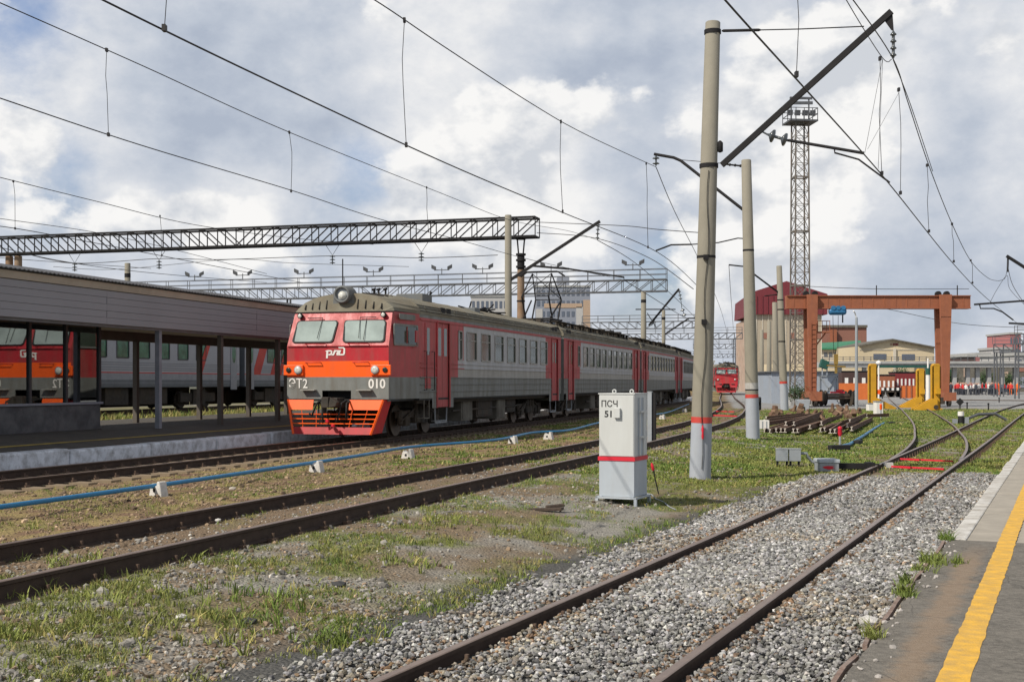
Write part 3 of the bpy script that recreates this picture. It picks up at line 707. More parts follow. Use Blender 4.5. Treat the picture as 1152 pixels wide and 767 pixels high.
# ------------------------------------------------------------------ right platform
def asphalt_mat():
    m = mat('worn_asphalt_with_rust_stain', (.155, .142, .122), .93, var=.42, vscale=22, dirt=(.23,.21,.18), dirt_amt=.5, dirt_scale=1.6, bump=.6, bscale=90)
    t = m.node_tree; n = t.nodes; l = t.links; b = n['Principled BSDF']; old = b.inputs['Base Color'].links[0].from_socket
    tc = n.new('ShaderNodeTexCoord'); sp = n.new('ShaderNodeSeparateXYZ'); l.new(tc.outputs['Object'], sp.inputs[0])
    nz = n.new('ShaderNodeTexNoise'); nz.inputs['Scale'].default_value = 3; nz.inputs['Detail'].default_value = 8; nz.inputs['Roughness'].default_value = .75; l.new(tc.outputs['Object'], nz.inputs['Vector'])
    def mth(op, a, b_):
        q = n.new('ShaderNodeMath'); q.operation = op
        for i, v in enumerate((a, b_)):
            if isinstance(v, (int, float)): q.inputs[i].default_value = v
            else: l.new(v, q.inputs[i])
        return q.outputs[0]
    dx = mth('ABSOLUTE', mth('SUBTRACT', sp.outputs[0], 2.30), 0)
    mr = n.new('ShaderNodeMapRange'); mr.interpolation_type = 'SMOOTHSTEP'; l.new(mth('ADD', dx, mth('MULTIPLY', mth('SUBTRACT', nz.outputs[0], .5), .35)), mr.inputs[0])
    mr.inputs[1].default_value = .16; mr.inputs[2].default_value = .03; mr.inputs[3].default_value = 0; mr.inputs[4].default_value = .5
    fade = n.new('ShaderNodeMapRange'); l.new(sp.outputs[1], fade.inputs[0]); fade.inputs[1].default_value = 6.6; fade.inputs[2].default_value = 5.2
    mx = n.new('ShaderNodeMix'); mx.data_type = 'RGBA'; l.new(mth('MULTIPLY', mr.outputs[0], fade.outputs[0]), mx.inputs[0]); l.new(old, mx.inputs[6]); mx.inputs[7].default_value = (.33, .225, .14, 1)
    # crack lines
    vo = n.new('ShaderNodeTexVoronoi'); vo.feature = 'DISTANCE_TO_EDGE'; vo.inputs['Scale'].default_value = .9
    dn = n.new('ShaderNodeTexNoise'); dn.inputs['Scale'].default_value = 4; dn.inputs['Detail'].default_value = 5; l.new(tc.outputs['Object'], dn.inputs['Vector'])
    va = n.new('ShaderNodeMixRGB'); va.inputs[0].default_value = .12; l.new(tc.outputs['Object'], va.inputs[1]); l.new(dn.outputs['Color'], va.inputs[2]); l.new(va.outputs[0], vo.inputs['Vector'])
    cr = n.new('ShaderNodeMapRange'); l.new(vo.outputs['Distance'], cr.inputs[0]); cr.inputs[1].default_value = .0; cr.inputs[2].default_value = .006; cr.inputs[3].default_value = .5; cr.inputs[4].default_value = 0
    m2 = n.new('ShaderNodeMix'); m2.data_type = 'RGBA'; l.new(cr.outputs[0], m2.inputs[0]); l.new(mx.outputs[2], m2.inputs[6]); m2.inputs[7].default_value = (.04, .037, .033, 1)
    l.new(m2.outputs[2], b.inputs['Base Color'])
    return m
M['asph'] = asphalt_mat()
M['slab'] = mat('pale_concrete_slab', (.37, .335, .28), .9, var=.12, vscale=5, dirt=(.26,.235,.20), dirt_amt=.6, dirt_scale=1.3, bump=.25, bscale=50)
pr = bpy.data.objects.new('platform', None); COL.objects.link(pr); pr.location = O3; pr.rotation_euler = (0, 0, RZ3); PM[pr.name] = Matrix.Translation(O3) @ Matrix.Rotation(RZ3, 4, 'Z')
tag(pr, kind='structure')
PZ = -.02
mb = MB()   # asphalt with a crumbling edge
ed = []
yy = -9.0
while yy < 6.82:
    ed.append((1.98 + .05*(random.random()-.5) + .05*float(vnoise(yy*1.3, 2.2, 4)), yy)); yy += .16
ed.append((1.97, 6.82))
mb.poly((0, 0, PZ-.34), (1, 0, 0), (0, 1, 0), ed + [(9, 6.82), (9, -9)][0:2], .34)
mb.build('asphalt', M['asph'], pr)
mb = MB()
for i in range(19):
    a = 6.825 + i*2.98; mb.box(2.16, 9, a, a+2.965, PZ-.5, PZ + .004*((i*7) % 3))
mb.build('concrete_slab', M['slab'], pr, bevel=.01)
mb = MB()
for i in range(28):
    a = 6.85 + i*2.0; w = .03*(random.random()-.5); mb.box(1.97+w, 2.157, a, a+1.985, PZ-.5, PZ+.002 + .006*random.random())
M['kerb_white'] = mat('worn_white_kerb_paint', (.60, .585, .55), .88, var=.1, dirt=(.30,.27,.23), dirt_amt=.95, dirt_scale=2.2, bump=.6, bscale=18)
mb.build('kerb', M['kerb_white'], pr, bevel=.02)
mb = MB(); L_ = []; Rr = []
y_ = -9.0
while y_ < 50:
    w = .012*(random.random()-.5); L_.append((2.47 + w, y_)); Rr.append((2.64 + .012*(random.random()-.5), y_)); y_ += .12 if y_ < 20 else .8
vs = [(a, b, PZ + (.0115 if b > 6.82 else .003)) for a, b in L_] + [(a, b, PZ + (.0115 if b > 6.82 else .003)) for a, b in Rr]; k = len(L_)
mb.add(vs, [(i, k+i, k+i+1, i+1) for i in range(k-1)]); mb.build('yellow_line', M['yellow'], pr)
# rusty edge angle and bent reinforcing bars
M['rust_edge'] = mat('rusty_edge_angle', (.22, .15, .12), .85, var=.3, vscale=14, dirt=(.35,.30,.27), dirt_amt=.6, dirt_scale=8, bump=.5)
mb = MB()
prv = None
for i in range(34):
    y_ = -4.2 + i*.33; x_ = 1.945 + .008*math.sin(i*1.7) + .012*random.random()
    p = Vector((x_, y_, PZ-.03 + .015*random.random()))
    if prv is not None and random.random() < .9: mb.bar(prv, p, .03, .04)
    prv = p
mb.build('edge_angle', M['rust_edge'], pr)
mb = MB()
for i in range(9):
    y_ = -3.2 + i*.26 + random.random()*.1; x_ = 1.9
    mb.tube([(x_, y_, PZ-.06), (x_-.05, y_+.06, PZ+.02), (x_-.10-.05*random.random(), y_+.14, PZ-.02), (x_-.12, y_+.2, PZ-.14)], .006, 5)
mb.tube([(1.88, -3.3, PZ-.02), (1.80, -2.4, PZ+.01), (1.83, -1.2, PZ-.03), (1.86, 0, PZ)], .006, 5)
mb.build('bent_rebar', M['rail'], pr)
# crumbs of concrete along the edge
c_ = []
for i in range(260):
    s_ = random.uniform(-4.2, 6.5); o_ = 1.95 + random.gauss(0, .10); p = O3 + U3*s_ + N3*o_
    c_.append((p.x, p.y, (PZ if o_ > 1.98 else PZ-.10 - .1*random.random()) + .004))
c_ = np.array(c_); cc = np.repeat(rng.uniform(.2, .5, (len(c_), 1)), 3, 1)*np.array([1, .93, .86])
tag(stones('concrete_crumbs', c_, rng.uniform(.006, .026, len(c_)), cc, M['stone']), 'crumbled bits of concrete along the broken platform edge', 'rubble', kind='stuff')

# ------------------------------------------------------------------ left platform, canopy, kiosk (frame of the train's track)
def frame1(name, label=None, cat=None, group=None, s=0, o=0, z=0):
    return thing(name, O1 + U1*s + N1*o + Vector((0, 0, z)), RZ1, label, cat, group)
def S1(px_, o, base=O1):
    k = (px_-HX)/FPX; bx = O1.x + N1.x*o; by = O1.y + N1.y*o
    return (k*by - bx)/(U1.x - k*U1.y)
pl = bpy.data.objects.new('platform', None); COL.objects.link(pl); pl.location = O1; pl.rotation_euler = (0, 0, RZ1); tag(pl, kind='structure')
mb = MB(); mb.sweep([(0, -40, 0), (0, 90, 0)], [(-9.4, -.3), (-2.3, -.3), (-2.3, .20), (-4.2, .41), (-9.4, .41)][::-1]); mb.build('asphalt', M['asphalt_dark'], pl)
mb = MB()
for i in range(42):
    a = -40 + i*3.1; q = random.uniform(-.02, .02); mb.box(-2.31, -1.92+q, a+.01, a+3.08, -.35, .205 + random.uniform(-.03, .03))
mb.build('kerb', M['curb'], pl, bevel=.045)
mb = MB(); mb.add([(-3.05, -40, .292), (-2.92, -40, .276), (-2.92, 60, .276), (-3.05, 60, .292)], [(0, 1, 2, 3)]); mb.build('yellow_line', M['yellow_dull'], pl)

can = frame1('platform_canopy', 'long grey-sided canopy with corrugated roof edge over the left platform', 'canopy')
Y0, Y1c = -22, 16
mb = MB()
for i in range(5):
    z0 = 3.06 + i*.165; mb.box(-3.70, -3.60 - .008*(i % 2), Y0, Y1c, z0, z0+.158)
for yy in (-13, -5.2, 2.6, 10.4): mb.box(-3.66, -3.596, yy, yy+.012, 3.06, 3.88)
mb.build('fascia', M['siding'], can)
mb = MB(); mb.sweep([(0, Y0, 0), (0, Y1c, 0)], [(-3.72, 3.90), (-3.60, 3.90), (-3.52, 4.06), (-3.72, 4.06)]); mb.build('flashing', M['cream'], can)
mb = MB(); xs_ = np.arange(Y0, Y1c, .075); vs = []
for i, y_ in enumerate(xs_):
    z_ = 4.075 + .02*(i % 2)
    vs += [(-3.40, y_, z_), (-6.0, y_, z_+.42), (-8.7, y_, z_+.1)]
k = len(xs_); mb.add(vs, [(3*i+j, 3*i+j+1, 3*i+3+j+1, 3*i+3+j) for i in range(k-1) for j in (0, 1)])
o_ = mb.build('roof_sheet', M['corr'], can); sd = o_.modifiers.new('solid', 'SOLIDIFY'); sd.thickness = .02; sd.offset = -1
mb = MB(); mb.box(-8.4, -3.71, Y0, Y1c, 3.12, 3.16); mb.build('soffit', M['cream'], can)
mb = MB(); mb.box(-7.0, -6.75, Y0, Y1c, 2.86, 3.118); mb.build('beam', M['post_dark'], can)
mb = MB(); mb.box(-3.95, -3.78, Y0, Y1c, 3.0, 3.118); mb.build('beam', M['post_grey'], can)
for pxx in (178.4, 248, 312.4, 365):
    s_ = S1(pxx, -3.85); b = MB().box(-3.92, -3.79, s_-.065, s_+.065, .40, 3.0); b.build('post', M['post_grey'] if pxx < 200 else M['post_dark'], can)
for pxx in (153, 224.4, 279.7, 322):
    s_ = S1(pxx, -6.87); b = MB().box(-6.94, -6.80, s_-.07, s_+.07, .40, 2.86); b.build('post', M['post_dark'], can)
ki = frame1('waiting_kiosk', 'dark glazed waiting shelter under the canopy reflecting the red train', 'shelter')
k1 = S1(113, -5.1); k0 = k1 - 15.5
mb = MB(); mb.box(-7.5, -5.1, k0, k1, .35, 1.06)
mb.build('plinth', M['kiosk_base'], ki, bevel=.01)
mb = MB(); mb.box(-7.55, -5.04, k0-.04, k1+.04, 1.063, 1.12); mb.build('sill', M['post_grey'], ki)
mb = MB(); mb.box(-7.46, -7.40, k0+.1, k1-.1, 1.123, 3.1); mb.build('back_wall', M['frame_dark'], ki)  # made solid and dark to give the glass a crisp reflection
mb = MB(); mb.box(-7.5, -5.1, k0, k1, 3.10, 3.119); mb.build('ceiling', M['frame_dark'], ki)
step = 1.42
ym = [k1-.05 - i*step for i in range(11)]
for y_ in ym: MB().box(-5.18, -5.07, y_-.045, y_+.045, 1.123, 3.097).build('mullion', M['frame_dark'], ki)
MB().box(-7.42, -7.32, k1-.10, k1-.01, 1.123, 3.097).build('mullion', M['frame_dark'], ki)
for a, b in zip(ym[1:], ym[:-1]): MB().box(-5.125, -5.115, a+.047, b-.047, 1.123, 3.097).build('glass_pane', M['kiosk_glass'], ki)
MB().box(-7.30, -5.19, k1-.06, k1-.05, 1.123, 3.097).build('glass_pane', M['kiosk_glass'], ki)
mb = MB(); mb.box(-6.9, -6.4, k1-6.0, k1-3.2, 1.06, 1.5); mb.build('bench', M['rust_post'], ki)
# ------------------------------------------------------------------ the electric train
def rrect(w, h, r, n=4, cx=0, cy=0, sk=0):
    out = []
    for (sx, sy, a0) in ((1, 1, 0), (-1, 1, 90), (-1, -1, 180), (1, -1, 270)):
        for i in range(n+1):
            a = R(a0 + 90*i/n); x = cx + sx*(w/2-r) + r*math.cos(a); y = cy + sy*(h/2-r) + r*math.sin(a); out.append((x + sk*(y-cy), y))
    return out
ROOF = [(1.75, 3.63), (1.745, 3.74), (1.70, 3.84), (1.58, 3.95), (1.35, 4.06), (1.0, 4.17), (.5, 4.25), (0, 4.28)]
ROOFP = ROOF + [(-a, b) for a, b in ROOF[::-1][1:]]
def grid_side(mb, sgn, x, sb, zb, matf, skip):
    for i in range(len(sb)-1):
        for j in range(len(zb)-1):
            s0, s1, z0, z1 = sb[i], sb[i+1], zb[j], zb[j+1]; sm_, zm = (s0+s1)/2, (z0+z1)/2
            if skip(sm_, zm): continue
            q = [(x, s0, z0), (x, s1, z0), (x, s1, z1), (x, s0, z1)]
            mb.add(q, [(0,1,2,3) if sgn > 0 else (3,2,1,0)], matf(sm_, zm))
MATS = ['red_side', 'orange', 'grey_dark', 'grey_mid', 'grey_light', 'black', 'red']
def side_windows(root, wins, both=True, pane='pane', z0=2.34, z1=3.29):
    proto = None
    for sgn in ((1, -1) if both else (1,)):
        for (a, b) in wins:
            w = b-a
            if proto and abs(proto[0]-w) < .02:
                f = proto[1].copy(); COL.objects.link(f); p = proto[2].copy(); COL.objects.link(p); p.parent = f
            else:
                mb = MB(); o = rrect(w, z1-z0, .07); i_ = rrect(w-.07, z1-z0-.07, .05)
                mb.ring((-.015, 0, 0), (0, 1, 0), (0, 0, 1), o, i_, .035)
                mb.box(-.02, .006, -w/2+.04, w/2-.04, .17, .195)
                f = mb.build('window', M['grey_mid'], root)
                mb = MB(); mb.poly((-.035, 0, 0), (0, 1, 0), (0, 0, 1), rrect(w-.06, z1-z0-.06, .05), .012)
                p = mb.build('pane', M[pane], f); proto = (w, f, p)
            f.location = (sgn*1.745, (a+b)/2, (z0+z1)/2); f.rotation_euler = (0, 0, 0 if sgn > 0 else math.pi)
def bogie(root, yc, body=2.6):
    mb = MB()
    for sx in (1, -1):
        mb.box(sx*1.08-.07, sx*1.08+.07, yc-1.75, yc+1.75, .58, .78)
        mb.box(sx*1.10-.10, sx*1.10+.10, yc-.55, yc+.55, .40, .66)
        for dy in (-1.3, 1.3):
            mb.box(sx*1.12-.12, sx*1.12+.12, yc+dy-.17, yc+dy+.17, .34, .62)
            for q in (-.32, .32): mb.tube([(sx*1.12, yc+dy+q, .40), (sx*1.12, yc+dy+q, .80)], .085, 8)
        for q in (-.4, 0, .4): mb.tube([(sx*1.15, yc+q, .40), (sx*1.15, yc+q, .95)], .09, 8)
        mb.bar((sx*1.2, yc-1.7, .5), (sx*1.2, yc-.6, .85), .04)
        mb.bar((sx*1.2, yc+1.7, .5), (sx*1.2, yc+.6, .85), .04)
    mb.box(-1.0, 1.0, yc-.3, yc+.3, .45, .85)
    b = mb.build('bogie', M['under'], root)
    for dy in (-1.3, 1.3):
        mb = MB()
        for sx in (.795, -.795): mb.lathe((sx-.07, yc+dy, .5), (1, 0, 0), [(0, .50), (.03, .50), (.035, .46), (.04, .30), (.10, .30), (.105, .46), (.14, .46)], 24)
        mb.tube([(-.9, yc+dy, .5), (.9, yc+dy, .5)], .08, 8); mb.build('wheelset', M['wheel'], b)
def emu_car(name, cab, label, roofstuff, livery='grey', light=False, group=None, loc=None, rz=RZ1):
    root = thing(name, loc if loc is not None else O1, rz, label, 'train carriage', group)
    red = livery == 'red'
    y1 = 19.95
    yb = 2.46 if cab else .25
    doors = [(4.03, 5.12), (18.35, 19.3)] if cab else [(1.15, 2.1), (18.1, 19.05)]
    if cab: wins = [(6.9 + 1.59*i, 8.0 + 1.59*i) for i in range(7)]; narrow = [(6.02, 6.45)]
    else: wins = [(4.2 + 1.49*i, 5.28 + 1.49*i) for i in range(9)]; narrow = [(3.05, 3.5)]
    sb = {yb, y1}
    for a, b in doors + wins + narrow: sb |= {a, b}
    for a, b in doors: sb |= {a-.45, b+.45}
    rz0 = 6.6 if cab else 3.7; rz1 = 17.3 if cab else 17.35
    sb |= {rz0, rz1}
    if cab: sb |= {2.9, 3.4}
    sb = sorted(min(x, y1) for x in sb); sb = sorted(set(sb)); zb = [.85, 1.15, 1.78, 2.06, 2.34, 3.29, 3.45, 3.54, 3.63]
    def matf(s, z):
        if red: return 2 if z < 1.15 else (6 if z > 1.78 or z < 1.6 else 2)
        if z > 3.54: return 2
        if z > 3.45: return 0
        if z < 1.78: return 2
        if s < (rz0 if z > 2.34 else rz0-.4) or s > (rz1 if z > 2.34 else rz1-.35+.4*(z > 2.06)): return 0
        return 4 if z > 2.06 else 3
    def skip(s, z):
        for a, b in doors:
            if a < s < b and z < 3.45: return True
        for a, b in wins + narrow:
            if a < s < b and 2.34 < z < 3.29: return True
        if z < 1.15 and not any(a-.46 < s < b+.46 for a, b in doors): return True
        return False
    mb = MB()
    for sgn in (1, -1): grid_side(mb, sgn, sgn*1.74, sb, zb, matf, skip)
    # ends, floor
    mb.add([(-1.74, y1, .85), (1.74, y1, .85), (1.74, y1, 3.63), (-1.74, y1, 3.63)], [(3,2,1,0)], 2)
    if not cab: mb.add([(-1.74, yb, .85), (1.74, yb, .85), (1.74, yb, 3.63), (-1.74, yb, 3.63)], [(0,1,2,3)], 2)
    mb.box(-1.72, 1.72, yb+.02, y1-.02, 1.10, 1.16, 5)
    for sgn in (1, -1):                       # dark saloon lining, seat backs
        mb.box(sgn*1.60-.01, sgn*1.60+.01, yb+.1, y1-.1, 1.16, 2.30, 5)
    if cab:
        W0, W1 = 1.55, 1.50; Y0_, Y1_ = .5, .95
        def cheek(zs, ws, ys, mids):
            for j in range(len(zs)-1):
                for sgn in (1, -1):
                    q = [(sgn*ws[j], ys[j], zs[j]), (sgn*1.74, 2.46, zs[j]), (sgn*1.74, 2.46, zs[j+1]), (sgn*ws[j+1], ys[j+1], zs[j+1])]
                    mb.add(q, [(0,1,2,3) if sgn > 0 else (3,2,1,0)], mids[j])
        zs = [1.16, 1.78, 2.23, 2.65, 3.63]; ws = [1.55, 1.55, 1.55, 1.55, 1.50]; ys = [.5, .5, .5, .5, .93]
        cheek(zs, ws, ys, [2, 6 if red else 0, 6 if red else 0, 6 if red else 0])
        fm = [2, 1, 6, 6] if not red else [6, 6, 6, 6]
        for j in range(4):
            if j == 0:     # leave the coupler opening
                for (a, b, c, d_) in ((-1.55, -.46, 1.16, 1.78), (.42, 1.55, 1.16, 1.78), (-.46, .42, 1.40, 1.78)):
                    mb.add([(a, .5, c), (b, .5, c), (b, .5, d_), (a, .5, d_)], [(0,1,2,3)], fm[0])
            else:
                mb.add([(-ws[j], ys[j], zs[j]), (ws[j], ys[j], zs[j]), (ws[j+1], ys[j+1], zs[j+1]), (-ws[j+1], ys[j+1], zs[j+1])], [(0,1,2,3)], fm[j])
        mb.box(-.46, .42, .9, .95, .9, 1.5, 5); mb.box(-1.6, 1.6, .52, 2.4, 1.10, 1.16, 5)
        mb.box(-1.52, 1.52, .47, .505, 2.64, 2.665, 6)
        mb.bar((-1.52, .44, 3.655), (1.52, .44+.49, 3.655), .001) if False else None
    # corrugation ribs
    segs = []
    a0 = yb + .02
    for a, b in doors: segs.append((a0, a-.02)); a0 = b+.02
    segs.append((a0, y1-.02))
    for z, h in ((1.34, .010), (1.56, .008), (1.765, .016), (2.06, .014), (2.20, .008), (3.46, .03)):
        for a, b in segs:
            if b-a < .3: continue
            for sgn in (1, -1):
                mm = matf((a+b)/2, z+.001)
                for c, d_ in ((a, min(b, rz0)), (max(a, rz0), min(b, rz1)), (max(a, rz1), b)):
                    if d_-c > .1: mb.box(sgn*1.74-.012, sgn*1.74+.03, c, d_, z, z+h*1.6, matf((c+d_)/2, z+.002))
    mb.build('body', [M[k] for k in MATS], root)
    # roof
    mb = MB(); k = len(ROOFP)
    yr0 = 2.46 if cab else .2
    vs = []
    ring = [yr0] + [yr0 + (y1+.05-yr0)*i/8 for i in range(1, 9)]
    for y_ in ring: vs += [(a, y_, b) for a, b in ROOFP]
    fs = [(i*k+j, i*k+j+1, (i+1)*k+j+1, (i+1)*k+j) for i in range(len(ring)-1) for j in range(k-1)]
    mb.add([v for v in vs], [f[::-1] for f in fs]); 
    mb.add([(a, y1+.05, b) for a, b in ROOFP], [tuple(range(k))]); mb.add([(a, yr0, b) for a, b in ROOFP], [tuple(range(k))[::-1]])
    n_ = 12
    for i in range(n_):                       # roof sheet seams
        y_ = yr0 + .6 + i*(y1-yr0-1)/n_
        for j in range(1, k-2): mb.bar((ROOFP[j][0], y_, ROOFP[j][1]+.004), (ROOFP[j+1][0], y_, ROOFP[j+1][1]+.004), .05, .02)
    for z_, x_ in ((3.72, 1.747), (3.82, 1.712), (3.90, 1.64)):
        for sgn in (1, -1): mb.box(sgn*x_-.012, sgn*x_+.012, yr0+.05, y1-.05, z_, z_+.012, 1)
    if cab:                                   # cap over the cab
        front = [(1.50, 3.66), (1.46, 3.76), (1.25, 3.92), (1.0, 4.03), (.7, 4.11), (.35, 4.16), (0, 4.18)]; front += [(-a, b) for a, b in front[::-1][1:]]
        base = [(1.50 * (1 - 2*i/(len(front)-1)), .93, 3.64) for i in range(len(front))]
        kf = len(front); fr = [(a, 1.06, b) for a, b in front]
        mb.add(base + fr, [(i, i+1, kf+i+1, kf+i)[::-1] for i in range(kf-1)])
        back = [(ROOFP[round(i*(k-1)/(kf-1))][0], 2.46, ROOFP[round(i*(k-1)/(kf-1))][1]) for i in range(kf)]
        mb.add(fr + back, [(i, i+1, kf+i+1, kf+i)[::-1] for i in range(kf-1)])
        for sgn in (1, -1): mb.add([(sgn*1.5, .93, 3.64), (sgn*1.5, 1.06, 3.66), (sgn*1.74, 2.46, 3.63)], [(0,1,2)], 1)
        for x_ in (-1.2, -.98, -.76, -.54, .42, .66, .90, 1.14):
            zt = 4.2 - .18*abs(x_)**1.6 - .06
            mb.bar((x_, .94, 3.72), (x_, 1.03, 3.72 + (zt-3.72)*.72), .022, .05, mi=1)
        for y_ in (1.5, 1.85, 2.2):
            for sgn in (1, -1): mb.bar((sgn*1.0, y_, 4.09 + .05*(y_-1.1)), (sgn*.35, y_, 4.20+.04*(y_-1.1)), .03, .03, mi=1)
        mb.box(-1.53, 1.53, .90, .96, 3.615, 3.645, 1)
    mb.build('roof', [M['roof'], M['dark_steel']], root)
    if cab:
        Vu = Vector((0, .43, .98)).normalized(); Vx = Vector((1, 0, 0)); o0 = Vector((0, .5, 2.65))
        def raked(x, z, off=0): return o0 + Vu*((z-2.65)/Vu.z) + Vector((x, 0, 0)) + Vector((0, -Vu.z, Vu.y))*off
        for sgn in (-1, 1):
            cx = sgn*.755 + .0; pts = []
            w, h = 1.27, .70
            poly = [(x + (-.055*sgn)*(y/h) * (1 if True else 0), y) for x, y in rrect(w, h, .09)]
            inn = [(x*.93, y*.89) for x, y in poly]
            c = raked(cx, 3.06, .004)
            mb = MB(); mb.ring(c, Vx, Vu, poly, inn, .03); f = mb.build('windshield', M['black'], root)
            mb = MB(); mb.poly(c + Vector((0, -.006, .003)), Vx, Vector((0, .345, .94)).normalized(), [(x*.95, y*.92) for x, y in poly], .014); mb.build('pane', M['windshield'], f)
            mb = MB(); a = raked(cx + .3*sgn, 3.45, .05); b = raked(cx-.18*sgn, 3.44, .06); mb.tube([a, b], .012, 5); mb.tube([b, raked(cx-.12*sgn, 2.85, .06)], .009, 5)
            if sgn > 0: mb.tube([raked(cx+.02, 3.42, .06), raked(cx+.03, 2.8, .05)], .009, 5)
            mb.build('wiper', M['black'], root)
            mb = MB(); c = raked(sgn*1.28, 3.53, .0); mb.lathe(c, (0, -1, 0), [(0, .06), (.10, .08), (.14, .075)], 14); lf = mb.build('marker_light', M['dark_steel'], root)
            mb = MB(); mb.lathe(c + Vector((0, -.141, 0)), (0, -1, 0), [(0, .055), (.012, .03)], 12); mb.build('lens', M['lamp_glass'], lf)
            # lamp housings
            mb = MB(); mb.box(sgn*1.33-.30, sgn*1.33+.30, .435, .499, 1.83, 2.12); hs = mb.build('headlight', M['orange'] if not red else M['red'], root, bevel=.012)
            mb = MB(); mb.lathe((sgn*1.17, .44, 1.98), (0, -1, 0), [(0, .115), (.035, .12), (.04, .10)], 18); mb.build('bezel', M['galv'], hs)
            mb = MB(); mb.lathe((sgn*1.17, .402, 1.98), (0, -1, 0), [(0, .098), (.012, .085), (.022, .04)], 18); mb.build('lens', M['lamp_glass'], hs)
            mb = MB(); mb.lathe((sgn*1.47, .44, 1.98), (0, -1, 0), [(0, .07), (.03, .075), (.04, .04)], 14); mb.build('tail_lens', M['dark_glass'], hs)
            # grab rails
            mb = MB(); mb.tube([(sgn*.95, .49, 2.19), (sgn*.95, .41, 2.19), (sgn*.5, .41, 2.19), (sgn*.5, .49, 2.19)], .014, 6); mb.build('grab_rail', M['red'], root)
            mb = MB(); mb.tube([raked(sgn*.95, 2.70, 0), raked(sgn*.95, 2.67, .1), raked(sgn*.35, 2.67, .1), raked(sgn*.35, 2.70, 0)], .012, 6)
            mb.build('grab_rail', M['red'], root)
            mb = MB(); mb.box(sgn*.85-.22, sgn*.85+.22, .34, .498, 1.40, 1.425); mb.build('footstep', M['grey_mid'], root)
        # headlight on the roof
        mb = MB(); mb.lathe((-.02, 1.35, 4.13), (0, -1, 0), [(0, .255), (.50, .255), (.53, .23), (.53, .19), (.44, .17)], 24)
        mb.poly((-.02, .99, 3.66), (1, 0, 0), (0, 0, 1), [(-.36, 0), (.36, 0), (.30, .46), (-.30, .46)], -.4)
        h = mb.build('roof_headlight', M['roof_dark'], root)
        mb = MB(); mb.lathe((-.02, .91, 4.13), (0, -1, 0), [(0, .18), (.012, .165)], 24); mb.build('reflector', M['galv'], h)
        mb = MB(); mb.lathe((-.02, .885, 4.10), (0, -1, 0), [(0, .125), (.03, .11), (.06, .04)], 20); mb.build('lens', M['lamp_glass'], h)
        if not red:
            # lettering
            mb = MB(); add_text(mb, 'ЭТ2', .37, (-1.20, .49, 1.58), (1,0,0), (0,0,1), bold=.004, sx=.86); mb.build('lettering', M['white_paint'], root)
            mb = MB(); add_text(mb, '010', .36, (1.20, .495, 1.58), (1,0,0), (0,0,1), bold=.008, sx=.95); mb.build('lettering', M['white_paint'], root)
            # emblem: slanted p-zh-d monogram drawn from bars
            mb = MB(); ox, oz, sc_ = -.05, 2.44, .0215
            def E_(pts, close=False):        # px outline from the photograph's emblem, 0..30 x 0..12
                mb.poly((ox, .495, oz), (1, 0, 0), (0, 0, 1), [((x-15)*sc_*1.02, (7-y)*sc_*1.25) for x, y in pts], .006)
            E_([(.5, 4.3), (3.2, 3.3), (8.6, 3.3), (8.6, 4.9), (2, 4.9)][::-1])
            E_([(2.2, 4.9), (4.9, 4.9), (4.3, 11.9), (1.7, 11.9)][::-1])
            E_([(8.6, 3.3), (10.6, 4.5), (10.2, 7.4), (7.9, 8.9), (7.7, 7.2), (8.6, 5.5), (8.6, 4.9)][::-1])
            E_([(5.2, 7.3), (7.7, 7.2), (7.9, 8.9), (4.9, 8.9)][::-1])
            E_([(13.2, 3.4), (18.5, 3.4), (18.2, 4.8), (15.4, 4.8), (12.6, 8.9), (9.2, 8.9), (9.7, 7.3), (11.2, 7.3)][::-1])
            E_([(18.5, 3.4), (20.6, 3.4), (20, 4.8), (18.2, 6.9), (19.4, 7.3), (18.6, 8.9), (16.4, 8.6), (16.2, 6.8)][::-1])
            E_([(18.6, 7.3), (25.6, 7.3), (25, 8.9), (18.6, 8.9)][::-1])
            E_([(25.6, 7.3), (26.2, 2.8), (28.4, 1.8), (28.2, 6.6), (27, 8.6), (25, 8.9)][::-1])
            E_([(18.6, .2), (26.4, .2), (28.4, 1.8), (26.2, 2.8), (25.6, 1.6), (19.6, 1.6)][::-1])
            E_([(20.6, 3.4), (23, 3.4), (21, 7.3), (19.4, 7.3), (18.2, 6.9)][::-1])
            mb.build('emblem', M['white_paint'], root)
        # cowcatcher
        cm = M['orange'] if not red else M['red']
        V = Vector((0, .25, .95)).normalized(); c0 = Vector((0, .10, .18))
        mb = MB()
        def cw(zz): return 1.17 + (1.45-1.17)*(zz-.18)/.96
        def cp(x, zz, off=0): return c0 + V*((zz-.18)/V.z) + Vector((x, -off, 0))
        for (xa, xb) in ((-1, -.66), (.44, 1)):
            a = (xa*cw(1.14), cp(0, 1.14)); 
            pts3 = [cp((xa if abs(xa) < 1 else xa*cw(.86)), .86), cp((xb if abs(xb) < 1 else xb*cw(.86)), .86), cp((xb if abs(xb) < 1 else xb*cw(1.14)), 1.14), cp((xa if abs(xa) < 1 else xa*cw(1.14)), 1.14)]
            mb.add(pts3 + [p + Vector((0, .02, 0)) for p in pts3], [(0,1,2,3), (7,6,5,4), (0,4,5,1), (1,5,6,2), (2,6,7,3), (3,7,4,0)])
        for z_ in (.74, .61, .48): mb.bar(cp(-cw(z_), z_), cp(cw(z_), z_), .03, .028)
        for x_ in (-1.0, -.55, .55, 1.0): mb.bar(cp(x_, .86, -.02), cp(x_*.9, .36, -.02), .014, .014)
        for sgn in (1, -1):
            mb.bar(cp(sgn*cw(1.14), 1.14), cp(sgn*cw(.18), .18), .05, .05)
        f = mb.build('cowcatcher', cm, root)
        mb = MB()
        q = [cp(-cw(.18), .18), cp(cw(.18), .18), cp(cw(.38), .38), cp(-cw(.38), .38)]
